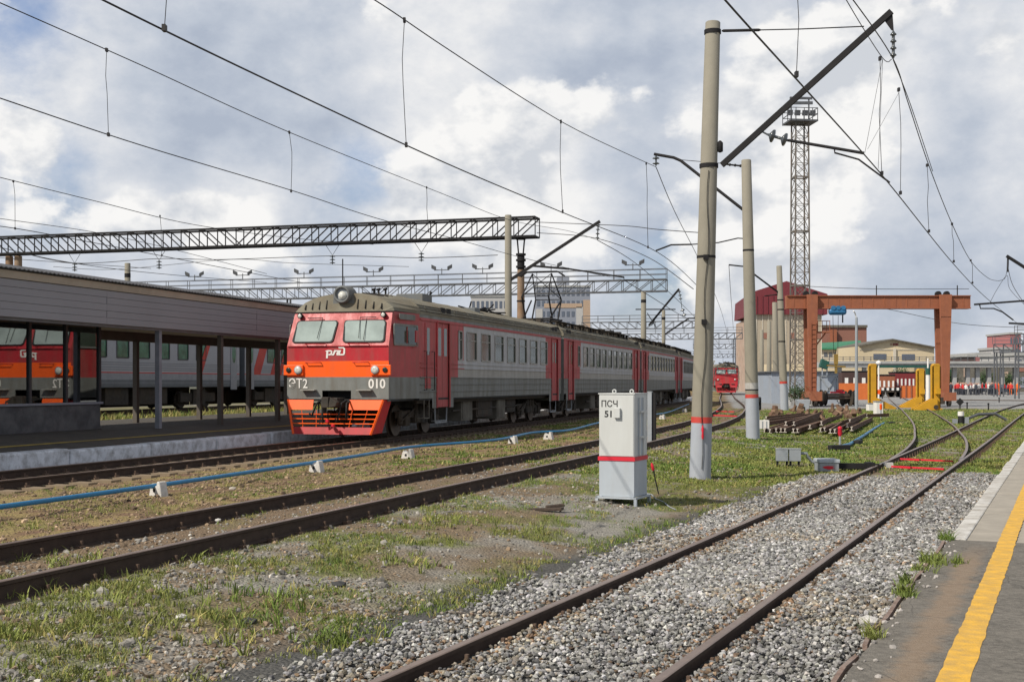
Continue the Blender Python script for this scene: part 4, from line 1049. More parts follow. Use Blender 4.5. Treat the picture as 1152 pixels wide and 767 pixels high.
        mb.add(q + [p + Vector((0, .06, 0)) for p in q], [(0,1,2,3), (7,6,5,4), (0,4,5,1), (1,5,6,2), (2,6,7,3), (3,7,4,0)])
        for sgn in (1, -1):
            q = [cp(sgn*cw(.18), .18), Vector((sgn*(cw(.18)+.16), .55, .22)), Vector((sgn*1.55, .72, 1.14)), cp(sgn*cw(1.14), 1.14)]
            if sgn > 0: mb.add(q, [(0,1,2,3), (3,2,1,0)][:1])
            else: mb.add(q, [(3,2,1,0)])
        mb.build('lower_beam', M['red'], f)
        mb = MB()   # coupler
        mb.box(-.22, .18, .10, .9, .92, 1.2); mb.box(-.24, -.02, -.06, .14, .92, 1.22); mb.poly((.0, -.12, .92), (1, 0, 0), (0, 0, 1), [(0, 0), (.22, .04), (.26, .16), (.05, .30)], -.2)
        mb.build('coupler', M['under'], root, bevel=.02)
        mb = MB()
        for (a, b, c) in ((-.45, -.62, .70), (.45, .55, .62), (.30, .16, .55), (-.30, -.10, .50)):
            mb.tube([(a, .45, 1.12), (a, .12, 1.05), ((a+b)/2, -.02, c), (b, .0, c+.06)], .028, 6)
        mb.build('brake_hose', M['black'], root)
        mb = MB()
        for (a, b) in ((-.05, .55), (.12, .43)): mb.lathe((a, -.02, b), (.2, -1, 0), [(0, .045), (.10, .055), (.14, .03)], 8)
        mb.build('hose_valve', M['stripe_red'], root)
        # cab side: window, number box, crew door
        d_ = Vector((.19, 1.96, 0)).normalized()
        for sgn in (1, -1):
            dd = Vector((sgn*d_.x, d_.y, 0)); Vz = Vector((0, 0, 1))
            bs = Vector((sgn*1.555, .5, 0)); 
            def cs(y, z, off=0): return bs + dd*(y-.5)/dd.y + Vector((sgn*off, 0, z))
            U_ = dd if sgn > 0 else -dd
            mb = MB(); mb.ring(cs(1.55, 2.98, .004), U_, Vz, rrect(1.55, .62, .06), rrect(1.42, .50, .05), .02); w_ = mb.build('cab_window', M['grey_dark'], root)
            mb = MB(); mb.poly(cs(1.55, 2.98, -.002), U_, Vz, rrect(1.46, .54, .05), .012); mb.bar(cs(1.6, 2.74, .02), cs(1.6, 3.22, .02), .03, .02, mi=1); mb.build('pane', [M['pane'], M['red_side']], w_)
            mb = MB(); mb.box(0, 0, 0, 0, 0, 0) if False else None
            mb.poly(cs(1.62, 3.50, .012), U_, Vz, rrect(1.02, .16, .05), .012); mb.build('number_box', M['grey_dark'], root)
            mb = MB(); mb.tube([cs(1.9, 2.62, .02), cs(2.0, 2.70, .14), cs(1.9, 3.0, .16)], .012, 5); mb.obox(cs(1.88, 2.95, .17), (sgn*.02, 0, 0), (0, .08, 0), (0, 0, .17)); mb.build('mirror', M['red_side'], root)
            mb = MB(); mb.box(sgn*1.745-.012, sgn*1.745+.012, 2.92, 3.40, 1.45, 3.40); dr = mb.build('crew_door', M['red_side'] if not red else M['red'], root)
            mb = MB(); mb.box(sgn*1.758-.004, sgn*1.758+.004, 3.05, 3.28, 2.45, 3.25); mb.build('pane', M['pane'], dr)
            mb = MB()
            for y_ in (2.82, 3.5): mb.tube([(sgn*1.75, y_, 1.4), (sgn*1.84, y_, 1.4), (sgn*1.84, y_, 2.55), (sgn*1.75, y_, 2.55)], .014, 6)
            mb.build('handrail', M['dark_steel'], root)
            mb = MB(); mb.box(sgn*1.6-.12, sgn*1.6+.12, 2.95, 3.4, .55, .58); mb.bar((sgn*1.7, 2.95, .55), (sgn*1.7, 2.95, 1.12), .03); mb.bar((sgn*1.7, 3.4, .55), (sgn*1.7, 3.4, 1.12), .03); mb.build('ladder', M['under_grey'], root)
    # passenger doors
    for a, b in doors:
        mid = (a+b)/2
        for sgn in (1, -1):
            for c, d in ((a, mid-.008), (mid+.008, b)):
                mb = MB(); x = sgn*1.70
                mb.box(x-.015, x+.015, c, d, .87, 3.45); lf = mb.build('door', M['red_side'] if not red else M['red'], root)
                mb = MB(); mb.poly((x + sgn*.016, (c+d)/2, 2.87), (0, sgn, 0), (0, 0, 1), rrect((d-c)*.52, .86, .05), .006); mb.build('pane', M['pane'], lf)
            mb = MB(); 
            for y_ in (a-.05, b+.05): mb.box(sgn*1.755-.02, sgn*1.755+.02, y_-.035, y_+.035, .86, 3.46)
            mb.box(sgn*1.755-.02, sgn*1.755+.03, a-.08, b+.08, 3.462, 3.50)
            mb.build('door_frame', M['red_side'] if not red else M['red'], root)
            mb = MB(); x = sgn*1.66
            mb.bar((x, a-.02, .85), (x, a+.03, .40), .03); mb.bar((x, b+.02, .85), (x, b-.03, .40), .03); mb.bar((x, a+.03, .40), (x, b-.03, .40), .035)
            mb.box(x-.12, x+.02, a+.02, b-.02, .44, .46); mb.build('step', M['galv'], root)
    side_windows(root, wins, pane='pane'); side_windows(root, narrow, pane='pane')
    bogie(root, 4.1 if cab else 3.4); bogie(root, 16.9)
    bx_ = [(7.4, 8.6, .35, 1.4), (9.2, 11.1, .42, 1.35), (11.5, 12.6, .30, 1.4), (13.0, 14.3, .5, 1.3)]
    for (a, b, z_, x_) in bx_:
        mb = MB(); mb.box(-x_, x_, a, b, z_, 1.09); mb.box(x_-.001, x_+.02, a+.1, b-.1, z_+.06, 1.02); mb.build('underframe_box', M['under_grey'] if z_ < .4 else M['under'], root, bevel=.02)
    mb = MB()
    for sgn in (1, -1):
        mb.box(sgn*1.5-.04, sgn*1.5+.04, yb+.3, y1-.2, 1.0, 1.09); mb.tube([(sgn*1.35, 6.6, .7), (sgn*1.35, 14.8, .75)], .04, 6)
    mb.box(-.2, .2, y1-.3, y1+.22, .85, 1.15); mb.build('underframe', M['under'], root)
    if not cab or True:
        mb = MB(); y_ = y1+.02; mb.sweep([(0, y_, 0), (0, y_+.32, 0)], [(-1.25, 1.1), (1.25, 1.1), (1.25, 3.7), (.9, 4.02), (-.9, 4.02), (-1.25, 3.7)]); mb.build('gangway_bellows', M['black'], root)
        mb = MB(); mb.tube([(1.5, y1-.5, 3.95), (1.62, y1-.1, 3.98), (1.70, y1+.12, 3.7), (1.66, y1+.14, 1.4)], .035, 6); mb.build('jumper_cable', M['black'], root)
    # roof side louvres near the ends
    for sgn in (1, -1):
        for y_ in ((4.6, 5.15) if cab else (1.0, 1.5)) + ((18.6, 19.1)):
            mb = MB(); mb.obox((sgn*1.70, y_, 3.83), (sgn*.03, 0, .012), (0, .19, 0), (0, 0, .09)); mb.build('roof_louvre', M['dark_steel'], root)
    if cab:
        MB().box(-.1, .8, 5.3, 6.2, 4.2, 4.45).build('roof_vent', M['roof_dark'], root, bevel=.02); MB().box(.9, 1.3, 9.2, 9.8, 4.0, 4.22).build('roof_vent', M['roof_dark'], root, bevel=.02)
        mb = MB(); mb.tube([(-.45, 1.9, 4.2), (-.45, 1.9, 5.25)], .018, 6); mb.build('aerial', M['dark_steel'], root)
        mb = MB()
        for x_ in (.25, .40, .62): mb.tube([(x_, 2.6, 4.2), (x_, 2.6, 4.42)], .03, 6); mb.tube([(x_-.06, 2.6, 4.38), (x_+.06, 2.55, 4.40)], .035, 6)
        mb.tube([(.35, 6.9, 4.2), (.5, 6.95, 4.62)], .04, 6)
        mb.build('horn', M['dark_steel'], root)
        mb = MB()
        for i in range(26):
            mb.tube([(random.uniform(-.9, .3), random.uniform(13, 17.5), 4.3), (random.uniform(-.9, .3), random.uniform(13, 17.5), random.uniform(4.3, 4.75))], .03, 5)
        if roofstuff: mb.build('roof_cabling', M['dark_steel'], root)
    if roofstuff == 'panto' or roofstuff == 'gear':
        mb = MB(); rr = random.Random(3)
        for i in range(24):
            y_ = .9 + i*.78; x_ = rr.uniform(-.2, .9); h = rr.uniform(.10, .26)
            mb.box(x_-.2, x_+.2, y_-.27, y_+.27, 4.22, 4.24+h)
            mb.lathe((x_+.5, y_+.3, 4.08), (0, 0, 1), [(0, .04), (.05, .09), (.08, .04), (.12, .09), (.15, .04), (.18, .08), (.22, .03)], 8)
            if i % 2: mb.tube([(x_, y_, 4.3+h), (rr.uniform(-.5, 1), y_+rr.uniform(.4, 1), 4.38)], .018, 5)
        for x_ in (.98, 1.18): mb.tube([(x_, 1.2, 4.32), (x_, 18.9, 4.32)], .022, 5)
        for i in range(30): mb.bar((1.08, 1.2 + i*.61, 4.05), (1.08, 1.2+i*.61, 4.33), .03)
        mb.box(.98, 1.3, 1.0, 19, 4.30, 4.325)
        mb.build('roof_equipment', M['grey_steel'] if False else M['under'], root)
    if roofstuff == 'panto':
        mb = MB(); yp = 3.3; zt = 6.72
        for sgn in (1, -1):
            x0, x1_ = sgn*.62, sgn*.45
            mb.bar((x0, yp-.9, 4.55), (sgn*.72, yp+.85, 5.45), .055); mb.bar((x0, yp+.9, 4.55), (sgn*.72, yp-.85, 5.45), .055) if False else None
            mb.bar((x0, yp-.55, 4.5), (x0, yp-1.25, 5.5), .06); mb.bar((x0, yp+.55, 4.5), (x0, yp+1.25, 5.5), .06)
            mb.bar((x0, yp-1.25, 5.5), (x1_, yp, zt-.1), .045); mb.bar((x0, yp+1.25, 5.5), (x1_, yp, zt-.1), .045)
            for q in (-.7, .7): mb.lathe((x0, yp+q, 4.2), (0, 0, 1), [(0, .06), (.06, .11), (.10, .05), (.15, .11), (.2, .05), (.25, .1), (.3, .05)], 8)
        for q in (-1.25, 1.25): mb.bar((-.62, yp+q, 5.5), (.62, yp+q, 5.5), .04)
        mb.bar((-.62, yp-1.25, 5.5), (.45, yp, zt-.1), .025); mb.bar((.62, yp+1.25, 5.5), (-.45, yp, zt-.1), .025)
        for q in (-.14, .14): mb.tube([(-1.05, yp+q, zt-.22), (-.75, yp+q, zt-.02), (.75, yp+q, zt-.02), (1.05, yp+q, zt-.22)], .035, 6)
        mb.bar((-.75, yp-.9, 4.5), (.75, yp-.9, 4.5), .08); mb.bar((-.75, yp+.9, 4.5), (.75, yp+.9, 4.5), .08)
        mb.bar((-.62, yp-.9, 4.5), (-.62, yp+.9, 4.5), .08); mb.bar((.62, yp-.9, 4.5), (.62, yp+.9, 4.5), .08)
        mb.build('pantograph', M['dark_steel'], root)
    return root
emu_car('train_carriage', True, 'leading red and grey carriage with orange-banded cab numbered 010', 'cables')
for i, (lab, rs) in enumerate((('second grey and red carriage, with the raised pantograph on its roof', 'panto'), ('third grey and red carriage, seen above the white cabinet', 'gear'), ('fourth carriage of the grey train, half hidden by the tall concrete pole', 'gear')), 1):
    p, yw = CARPOS[i]
    emu_car('train_carriage', False, lab, rs, loc=p, rz=RZ1 + R(yw))
# distant red train
rt = emu_car('train_carriage', True, 'distant bright red train with its front to us, between the poles', 'gear', livery='red', loc=Vector((30.0, 174, .05)), rz=-R(8.5))

# ------------------------------------------------------------------ grey passenger coaches behind the canopy
def coach(s0, L_, label, redend, group='grey coaches'):
    root = frame1('passenger_coach', label, 'train carriage', s=s0, o=-19.6, z=.3)
    wins = [(2.6+1.72*i, 3.6+1.72*i) for i in range(int((L_-5)/1.72))]
    x = 1.52; zb = [1.16, 1.45, 1.75, 1.80, 2.1, 2.42, 3.40, 3.75]; sb = sorted({0, 1.15, L_-1.15, L_} | {q for w in wins for q in w} | {.35, 1.0})
    mats_ = ['coach_grey', 'coach_dark', 'band_red', 'coach_light']
    def mf(s, z): return 1 if z < 1.45 or 1.45 < z < 1.6 and False else (3 if 1.45 < z < 1.75 else (2 if z < 1.80 else (1 if z < 2.1 and z > 1.95 and False else 0)))
    mb = MB()
    for sgn in (1, -1): grid_side(mb, sgn, sgn*x, sb, zb, mf, lambda s, z: any(a < s < b for a, b in wins) and 2.42 < z < 3.40)
    for y_ in (0, L_): mb.add([(-x, y_, 1.16), (x, y_, 1.16), (x, y_, 3.75), (-x, y_, 3.75)], [(0,1,2,3), (3,2,1,0)][0:1] if y_ == 0 else [(3,2,1,0)], 1)
    mb.box(-x+.02, x-.02, .05, L_-.05, 1.1, 1.17, 1)
    for z_ in (1.3, 1.9, 2.0, 2.12, 2.22): mb.box(x-.004, x+.01, .1, L_-.1, z_, z_+.02, 1 if z_ > 1.5 else 3)
    mb.build('body', [M[k] for k in mats_], root)
    mb = MB(); rp = [(1.54, 3.75), (1.48, 3.95), (1.2, 4.2), (.6, 4.36), (0, 4.4), (-.6, 4.36), (-1.2, 4.2), (-1.48, 3.95), (-1.54, 3.75)]
    mb.sweep([(0, 0, 0), (0, L_, 0)], rp); mb.build('roof', M['roof_dark'], root)
    for (a, b) in wins:
        mb = MB(); mb.ring((x-.02, (a+b)/2, 2.91), (0, 1, 0), (0, 0, 1), rrect(b-a, .98, .08), rrect(b-a-.1, .88, .06), .04); f = mb.build('window', M['frame_dark'], root)
        mb = MB(); mb.poly((x-.03, (a+b)/2, 2.91), (0, 1, 0), (0, 0, 1), rrect(b-a-.06, .92, .06), .015); mb.build('pane', M['pane_green'], f)
    if redend:
        mb = MB()
        for (a, w_) in redend: mb.poly((x+.004, a, 1.8), (0, 1, 0), (0, 0, 1), [(0, 0), (w_, 0), (w_+.9, 1.62), (.9, 1.62)], .006)
        mb.build('red_flash', M['band_red'], root)
    for y_ in (.35, L_-.98):
        mb = MB(); mb.box(x+.001, x+.03, y_, y_+.65, .95, 3.45); d = mb.build('door', M['coach_light'], root)
        mb = MB(); mb.poly((x+.031, y_+.33, 2.85), (0, 1, 0), (0, 0, 1), [(.2*math.cos(t_*.524), .5*math.sin(t_*.524)) for t_ in range(12)], .006); mb.build('pane', M['pane_green'], d)
    for y_ in (3.6, L_-3.6):
        mb = MB()
        for sx in (1, -1):
            mb.box(sx*1.05-.08, sx*1.05+.08, y_-1.7, y_+1.7, .35, .8); mb.box(sx*1.1-.1, sx*1.1+.1, y_-.6, y_+.6, .2, 1.0); 
            for q in (-1.2, 1.2): mb.lathe((sx*.795-.06, y_+q, .48), (1, 0, 0), [(0, .48), (.03, .48), (.04, .44), (.13, .44)], 20)
        mb.build('bogie', M['under'], root)
    mb = MB()
    for a, b in ((6.2, 8), (8.6, 11.6), (12.4, 14.2), (15, 17.5)): mb.box(-1.3, 1.3, a, min(b, L_-5), .30, 1.09)
    mb.box(-1.35, -1.2, .5, L_-.5, .12, 1.09)  # dark sheet added along the far side for the shade underneath
    mb.build('underframe_box', M['under'], root)
    return root
M['coach_grey'] = mat('coach_grey_paint', (.36, .365, .40), .45, var=.04); M['coach_light'] = mat('coach_light_grey', (.27, .28, .31), .45); M['coach_dark'] = mat('coach_dark_grey', (.13, .145, .165), .5)
sE = S1(271, -19.6+1.5)
coach(sE-24.5, 24.3, 'grey passenger coach with green-curtained windows and a red slanting flash, behind the canopy', [(20.0, .42)])
coach(sE+.4, 24.3, 'red and grey coach end seen between the last canopy posts', [(.9, .9), (3.0, .5), (4.0, .4)])
# ------------------------------------------------------------------ concrete poles of the overhead line
def pole(base, top, r0, r1, label, painted=None, group='concrete line poles', paint_h=1.2, band=.11, fit=True, name='concrete_pole', whitecol=0):
    base = Vector(base); top = Vector(top); root = thing(name, base, 0, label, 'pole', group)
    ax = (top-base); L_ = ax.length; ax.normalize()
    b0 = base - ax*.3
    def at(h): return base + ax*h
    def rad(h): return r0 + (r1-r0)*h/L_
    if painted:
        MB().tube([b0, at(painted[0])], [r0*1.01, rad(painted[0])], 24).build('painted_base', M['concrete_paint'], root, world=True)
        MB().tube([at(painted[0]), at(painted[1])], [rad(painted[0])+.004, rad(painted[1])+.004], 24).build('red_band', M['band_red'], root, world=True)
        st = painted[1]
    else: st = -.3
    MB().tube([at(st), at(L_*.5), at(L_-.02), at(L_)], [rad(st), rad(L_*.5), r1, r1*.9], 24).build('shaft', M['concrete'], root, world=True)
    return root, at, rad
def collar(root, at, rad, h, t=.05):
    c = at(h); MB().tube([c, c + Vector((0, 0, t))], rad(h)+.008, 16).build('collar', M['dark_steel'], root, world=True)
def insulator(mb, p, q, n=4, r=.085):
    p = Vector(p); q = Vector(q); d = q-p; L_ = d.length; pr = [(0, .015)]
    for i in range(n): a = L_*(i+.25)/n; pr += [(a, .03), (a+L_*.25/n, r), (a+L_*.35/n, r), (a+L_*.45/n, .03)]
    pr += [(L_, .015)]; mb.lathe(p, d, pr, 12)
# pole A
dA = 25.2
A0 = G(787.5, 541, gz(3.8, 25.2)); A0 = Vector(((787.5-HX)/FPX*dA, dA, gz(3.8, 25.2))); A1 = Q(802, 25, dA)
pA, atA, rdA = pole(A0, A1, .218, .15, 'tall concrete pole with pale blue base, nearest to us right of the white cabinet', painted=(1.12, 1.24))
collar(pA, atA, rdA, 4.45)
for h_ in (3.15, 4.45): 
    c = atA(h_); MB().obox(c + Vector((-.04, -rdA(h_)-.03, 0)), (.05, 0, 0), (0, .03, 0), (0, 0, .05)).build('clamp', M['dark_steel'], pA, world=True)
mb = MB(); mb.tube([atA(h_) + Vector((-.02 + .03*math.sin(h_*3), -rdA(h_)-.015, 0)) for h_ in np.arange(.2, 6.3, .3)], .007, 5); mb.build('earth_wire', M['dark_steel'], pA, world=True)
mb = MB(); c = atA(.95) + Vector((-.01, -rdA(.95)-.04, 0)); mb.lathe(c - Vector((0, 0, .15)), (0, 0, 1), [(0, .015), (.06, .028), (.12, .018), (.2, .03), (.28, .012)], 8); mb.build('spark_gap', M['stripe_red'], pA, world=True)
mb = MB(); c = atA(6.7) + Vector((rdA(6.7)+.04, -.05, 0)); mb.lathe(c - Vector((0, 0, .12)), (0, 0, 1), [(0, .02), (.02, .06), (.2, .06), (.24, .02)], 8); mb.build('terminal', M['dark_steel'], pA, world=True)
def inplane(p0, x, y, d=N3):   # point on the vertical plane through p0 along d, under photo pixel (x, y)
    k = (x-HX)/FPX; s = (k*p0.y - p0.x)/(d.x - k*d.y); dd = p0.y + d.y*s
    return Vector((p0.x + d.x*s, dd, EYE + (HY-y)/FPX*dd))
# bracket of pole A over the near track
br = thing('cantilever_bracket', inplane(A0, 812, 185), 0, 'long sloping black bracket reaching right from the tall near pole', 'bracket')
P_ = lambda x, y: inplane(A1, x, y)
mb = MB(); mb.bar(P_(812, 186), P_(1003, 13), .07, .11); mb.build('boom', M['dark_steel'], br, world=True)
mb = MB(); insulator(mb, P_(812, 35), P_(856, 34), 5, .03); mb.tube([P_(856, 34), P_(900, 33), P_(972, 30)], .012, 6); mb.build('tie_rod', M['dark_steel'], br, world=True)
mb = MB(); a, b, c = P_(998, 17), P_(1004, 34), P_(1001, 14)
mb.add([P_(993, 20), P_(1004, 13), P_(1005.5, 35), P_(1003, 34)] + [p + Vector((0, .02, 0)) for p in (P_(993, 20), P_(1004, 13), P_(1005.5, 35), P_(1003, 34))], [(0,1,2,3), (7,6,5,4), (0,4,5,1), (1,5,6,2), (2,6,7,3), (3,7,4,0)]); mb.build('gusset', M['dark_steel'], br, world=True)
mb = MB(); insulator(mb, P_(1005, 35), P_(1005, 66), 4, .06); mb.build('suspension_insulator', M['insul'], br, world=True)
mb = MB(); mb.tube([P_(855, 147), P_(866, 153)], .02, 6); insulator(mb, P_(862, 151), P_(889, 159), 2, .13); mb.build('strut_insulator', M['insul'], br, world=True)
mb = MB(); mb.tube([P_(887, 158), P_(972, 172.5)], .032, 6); mb.build('registration_tube', M['dark_steel'], br, world=True)
mb = MB(); mb.tube([P_(939, 168), P_(939, 172), P_(966, 179.5), P_(1001, 205.5)], .018, 6); mb.build('steady_arm', M['dark_steel'], br, world=True)
for (x, y) in ((812, 186), (812, 35)):
    mb = MB(); p = P_(x, y); mb.tube([p - Vector((.2, 0, .06)), p + Vector((.03, 0, .06))], .05, 8)
    h_ = p.z - A0.z; c = atA(h_); MB().tube([c - Vector((0, 0, .04)), c + Vector((0, 0, .04))], rdA(h_)+.02, 16).build('clamp_ring', M['dark_steel'], br, world=True)
# pole B
dB = 41.2
B0 = Vector(((847-HX)/FPX*dB, dB, gz(7.97, dB))); B1 = Q(839.5, 180, dB)
pB, atB, rdB = pole(B0, B1, .225, .16, 'second concrete pole with white and red painted bands, right of the tall near pole', painted=(1.35, 1.47))
M['lime_band'] = mat('limewash_band', (.45, .44, .42), .8, var=.15, dirt=(.3,.28,.24), dirt_amt=.5)
MB().tube([atB(1.62), atB(1.85)], [rdB(1.62)+.002, rdB(1.85)+.002], 20).build('white_band', M['lime_band'], pB, world=True)
collar(pB, atB, rdB, 1.60, .04); collar(pB, atB, rdB, 6.2, .06)
QB = lambda x, y: inplane(B1, x, y, N3)
bb = thing('cantilever_bracket', QB(834, 238), 0, 'bent black bracket reaching left from the second pole behind the tall pole', 'bracket')
mb = MB(); mb.tube([QB(836, 236), QB(766, 181), QB(758, 177.5), QB(736, 173.5)], .05, 8); mb.build('boom', M['dark_steel'], bb, world=True)
mb = MB(); mb.tube([QB(766, 180), QB(812, 184)], .012, 5); insulator(mb, QB(812, 184.5), QB(836, 187), 4, .05); mb.build('tie_rod', M['dark_steel'], bb, world=True)
mb = MB(); insulator(mb, QB(738, 175), QB(738, 187), 2, .12); mb.build('suspension_insulator', M['insul'], bb, world=True)
mb = MB(); mb.tube([QB(738, 282), QB(755, 275.5), QB(778, 275)], .03, 6); mb.tube([QB(778, 275), QB(808, 273), QB(830, 268), QB(838, 268.5)], .022, 6); mb.build('registration_tube', M['dark_steel'], bb, world=True)
# receding poles
for (x0, y0, x1, y1, d, r0, r1, lab) in ((882.5, 458, 876.5, 299, 78, .26, .17, 'thick weathered pole left of the floodlight tower, painted white at its foot'),
        (873.5, 450, 871.5, 340, 113, .30, .22, 'thinner pole just left of the thick weathered pole'), (865, 447, 865.4, 361, 148, .32, .24, 'slim pole in front of the red-roofed building, second from its group\'s left end'),
        (857, 440, 857, 371, 175, .32, .24, 'slimmest farthest pole in front of the red-roofed building')):
    b = Q(x0, y0, d); b.z = min(b.z, gz(b.x, d)) if d > 100 else gz(b.x, d)
    pc, at_, rd_ = pole(b, Q(x1, y1, d), r0, r1, lab, painted=((1.7, 1.85) if d < 100 else None))
    if d < 90:
        for h_ in (4.3, 6.3, 6.9): collar(pc, at_, rd_, h_, .08)
        q = thing('cantilever_bracket', Q(872, 326, d), 0, 'black bracket reaching left from the thick weathered pole', 'bracket')
        MB().bar(Q(877, 330, d), Q(849, 309, d-1), .08).build('boom', M['dark_steel'], q, world=True)
        MB().tube([Q(849, 309, d-1), Q(839, 300, d-1), Q(820, 298, d-1)], .05, 6).build('hanger', M['dark_steel'], q, world=True)
        MB().tube([Q(860, 333, d), Q(878, 331, d)], .04, 6).build('registration_tube', M['dark_steel'], q, world=True)
# pole in front of the left gantry end, with its bracket over the train
C0 = Q(572, 430, 62.3); C0.z = -.2; C1 = Q(571.7, 242, 62.3)
pC, atC, rdC = pole(C0, C1, .19, .165, 'plain concrete pole standing behind the train, left of the gantry support')
bc = thing('cantilever_bracket', Q(577, 314, 62), 0, 'sloping black bracket over the train roof reaching right from the plain pole', 'bracket')
QC = lambda x, y: inplane(C1, x, y, N1)
mb = MB(); mb.bar(QC(574, 315), QC(675, 249), .11, .14); mb.build('boom', M['dark_steel'], bc, world=True)
mb = MB(); mb.bar(QC(597, 299), QC(640, 302.5), .10); mb.bar(QC(640, 302.5), QC(702, 312), .08); mb.tube([QC(702, 312), QC(702, 315), QC(720, 316)], .03, 5); mb.build('registration_tube', M['dark_steel'], bc, world=True)
mb = MB(); insulator(mb, QC(673, 251), QC(672, 270), 4, .1); mb.build('suspension_insulator', M['insul'], bc, world=True)
# more poles behind the train
for (x, yt, d, r, lab) in ((724, 328, 100, .25, 'insulator-hung pole under the right end of the far gantry'), (746.5, 349, 118, .2, 'short grey pole behind the train right of the far gantry'), (143.5, 296, 78, .22, 'concrete pole poking above the canopy roof at the left')):
    p = Q(x, 430, d); p.z = -.1
    pc, at_, rd_ = pole(p, Q(x, yt, d), r, r*.8, lab)
    collar(pc, at_, rd_, (Q(x, yt, d)-p).length-.9, .25)
bd = thing('cantilever_bracket', Q(728, 365, 101), 0, 'sloping bracket rising right behind the third carriage', 'bracket')
QD = lambda x, y: Q(x, y, 101)
MB().bar(QD(730, 366), QD(764, 325), .14, .16).build('boom', M['dark_steel'], bd, world=True)
mb = MB(); mb.tube([QD(715, 348), QD(760, 348)], .05, 5); mb.bar(QD(728, 352), QD(738, 368), .06); mb.bar(QD(742, 350), QD(733, 366), .06); mb.build('registration_tube', M['dark_steel'], bd, world=True)
mb = MB(); insulator(mb, QD(764, 326), QD(766, 338), 3, .15); insulator(mb, QD(767, 346), QD(771, 357), 2, .2); mb.tube([QD(766, 338), QD(767, 346)], .03, 5); mb.build('suspension_insulator', M['insul'], bd, world=True)
be = thing('cantilever_bracket', Q(752, 375, 118), 0, 'bent bracket right of the short grey pole', 'bracket')
MB().tube([Q(748, 376, 118), Q(775, 358, 117), Q(795, 358, 116)], .08, 6).build('boom', M['dark_steel'], be, world=True)

# ------------------------------------------------------------------ lattice gantries
def truss(mb, a, b, h, w, n, chord=.09, web=.05, zig=True):
    a = Vector(a); b = Vector(b); d = (b-a); L_ = d.length; d.normalize(); s = Vector((-d.y, d.x, 0))*w/2; u = Vector((0, 0, h))
    for q in (s, -s):
        mb.bar(a+q, b+q, chord); mb.bar(a+q+u, b+q+u, chord)
        for i in range(n+1):
            p = a + d*L_*i/n + q; mb.bar(p, p+u, web)
            if i < n:
                p2 = a + d*L_*(i+1)/n + q
                if (i % 2 == 0) if not zig else (i < n/2): mb.bar(p+u, p2, web)
                else: mb.bar(p, p2+u, web)
    for i in range(0, n+1):
        p = a + d*L_*i/n
        mb.bar(p-s, p+s, web); mb.bar(p-s+u, p+s+u, web)
        if i < n: mb.bar(p-s, p + d*L_/n + s, web*.8)
def on_perp(base, x, y, N=N1): return inplane(base, x, y, N)
g1 = Q(586, 267, 66); e0 = on_perp(g1, -22, 287); e1 = on_perp(g1, 604.5, 267)
e0.z = g1.z; e1.z = g1.z
ga = thing('overhead_gantry', (g1.x, g1.y, 0), 0, 'nearer lattice gantry crossing the sky above the canopy and the train', 'gantry')
mb = MB(); truss(mb, e0, e1, 1.0, .9, 30, .10, .055); mb.build('truss', M['dark_steel'], ga, world=True)
sup = (g1 + N1*.0).copy()
mb = MB(); mb.tube([(sup.x, sup.y, -.2), (sup.x, sup.y, 8.4)], [.24, .18], 16); mb.build('support_post', M['rust_post'], ga, world=True)
mb = MB(); mb.tube([(sup.x, sup.y, 7.6), (sup.x, sup.y, 8.45)], .20, 14)
for z_ in (7.7, 8.05, 8.35): mb.tube([(sup.x, sup.y, z_), (sup.x, sup.y, z_+.1)], .27, 14)
mb.bar((sup.x-.12, sup.y, 8.4), (sup.x-.2, sup.y, sup.z), .08); mb.bar((sup.x+.12, sup.y, 8.4), (sup.x+.2, sup.y, sup.z), .08); mb.box(sup.x-.25, sup.x+.25, sup.y-.25, sup.y+.25, sup.z-.12, sup.z-.05)
mb.build('post_head', M['dark_steel'], ga, world=True)
for z_ in (4.1, 5.9): MB().tube([(sup.x, sup.y, z_), (sup.x, sup.y, z_+.07)], .23, 14).build('post_band', M['dark_steel'], ga, world=True)
for xx in (10.5, 20.5):
    p = on_perp(g1, xx, 287); mb = MB(); mb.tube([(p.x, p.y, -.1), (p.x, p.y, g1.z-.12)], [.26, .22], 16); mb.build('support_post', M['rust_post'], ga, world=True)
for i, xx in enumerate((84, 179, 374, 474)):     # hanging insulators
    p = on_perp(g1, xx, 285); p.z = g1.z
    q = thing('hanging_insulator', p, 0, 'V-hung insulator under the nearer gantry, ' + ('leftmost above the kiosk', 'second from the left', 'above the front of the train', 'rightmost, above the first carriage roof')[i], 'insulator', 'insulators hanging under the gantry')
    s_ = 14 if i < 2 else 11
    mb = MB(); mb.tube([p + N1*(-.45), p + Vector((0, 0, -.65)), p + N1*.45], .018, 4); mb.build('strap', M['dark_steel'], q, world=True)
    mb = MB(); insulator(mb, p + Vector((0, 0, -.62)), p + Vector((0, 0, -1.15)), 3, .16); mb.build('insulator_disc', M['insul'], q, world=True)
def floodlight(root, p):
    mb = MB(); mb.bar(p, p + Vector((0, 0, .55)), .07); mb.bar(p + N1*(-.7) + Vector((0, 0, .4)), p + N1*.7 + Vector((0, 0, .4)), .07)
    for s_ in (-.75, .75):
        c = p + N1*s_ + Vector((0, -.1, .62)); mb.obox(c, N1*.22 + Vector((0, 0, .10*(1 if s_ > 0 else -1))), Vector((0, .10, .03)), Vector((0, -.05, .15)))
    mb.build('floodlight', M['grey_steel'], root, world=True)
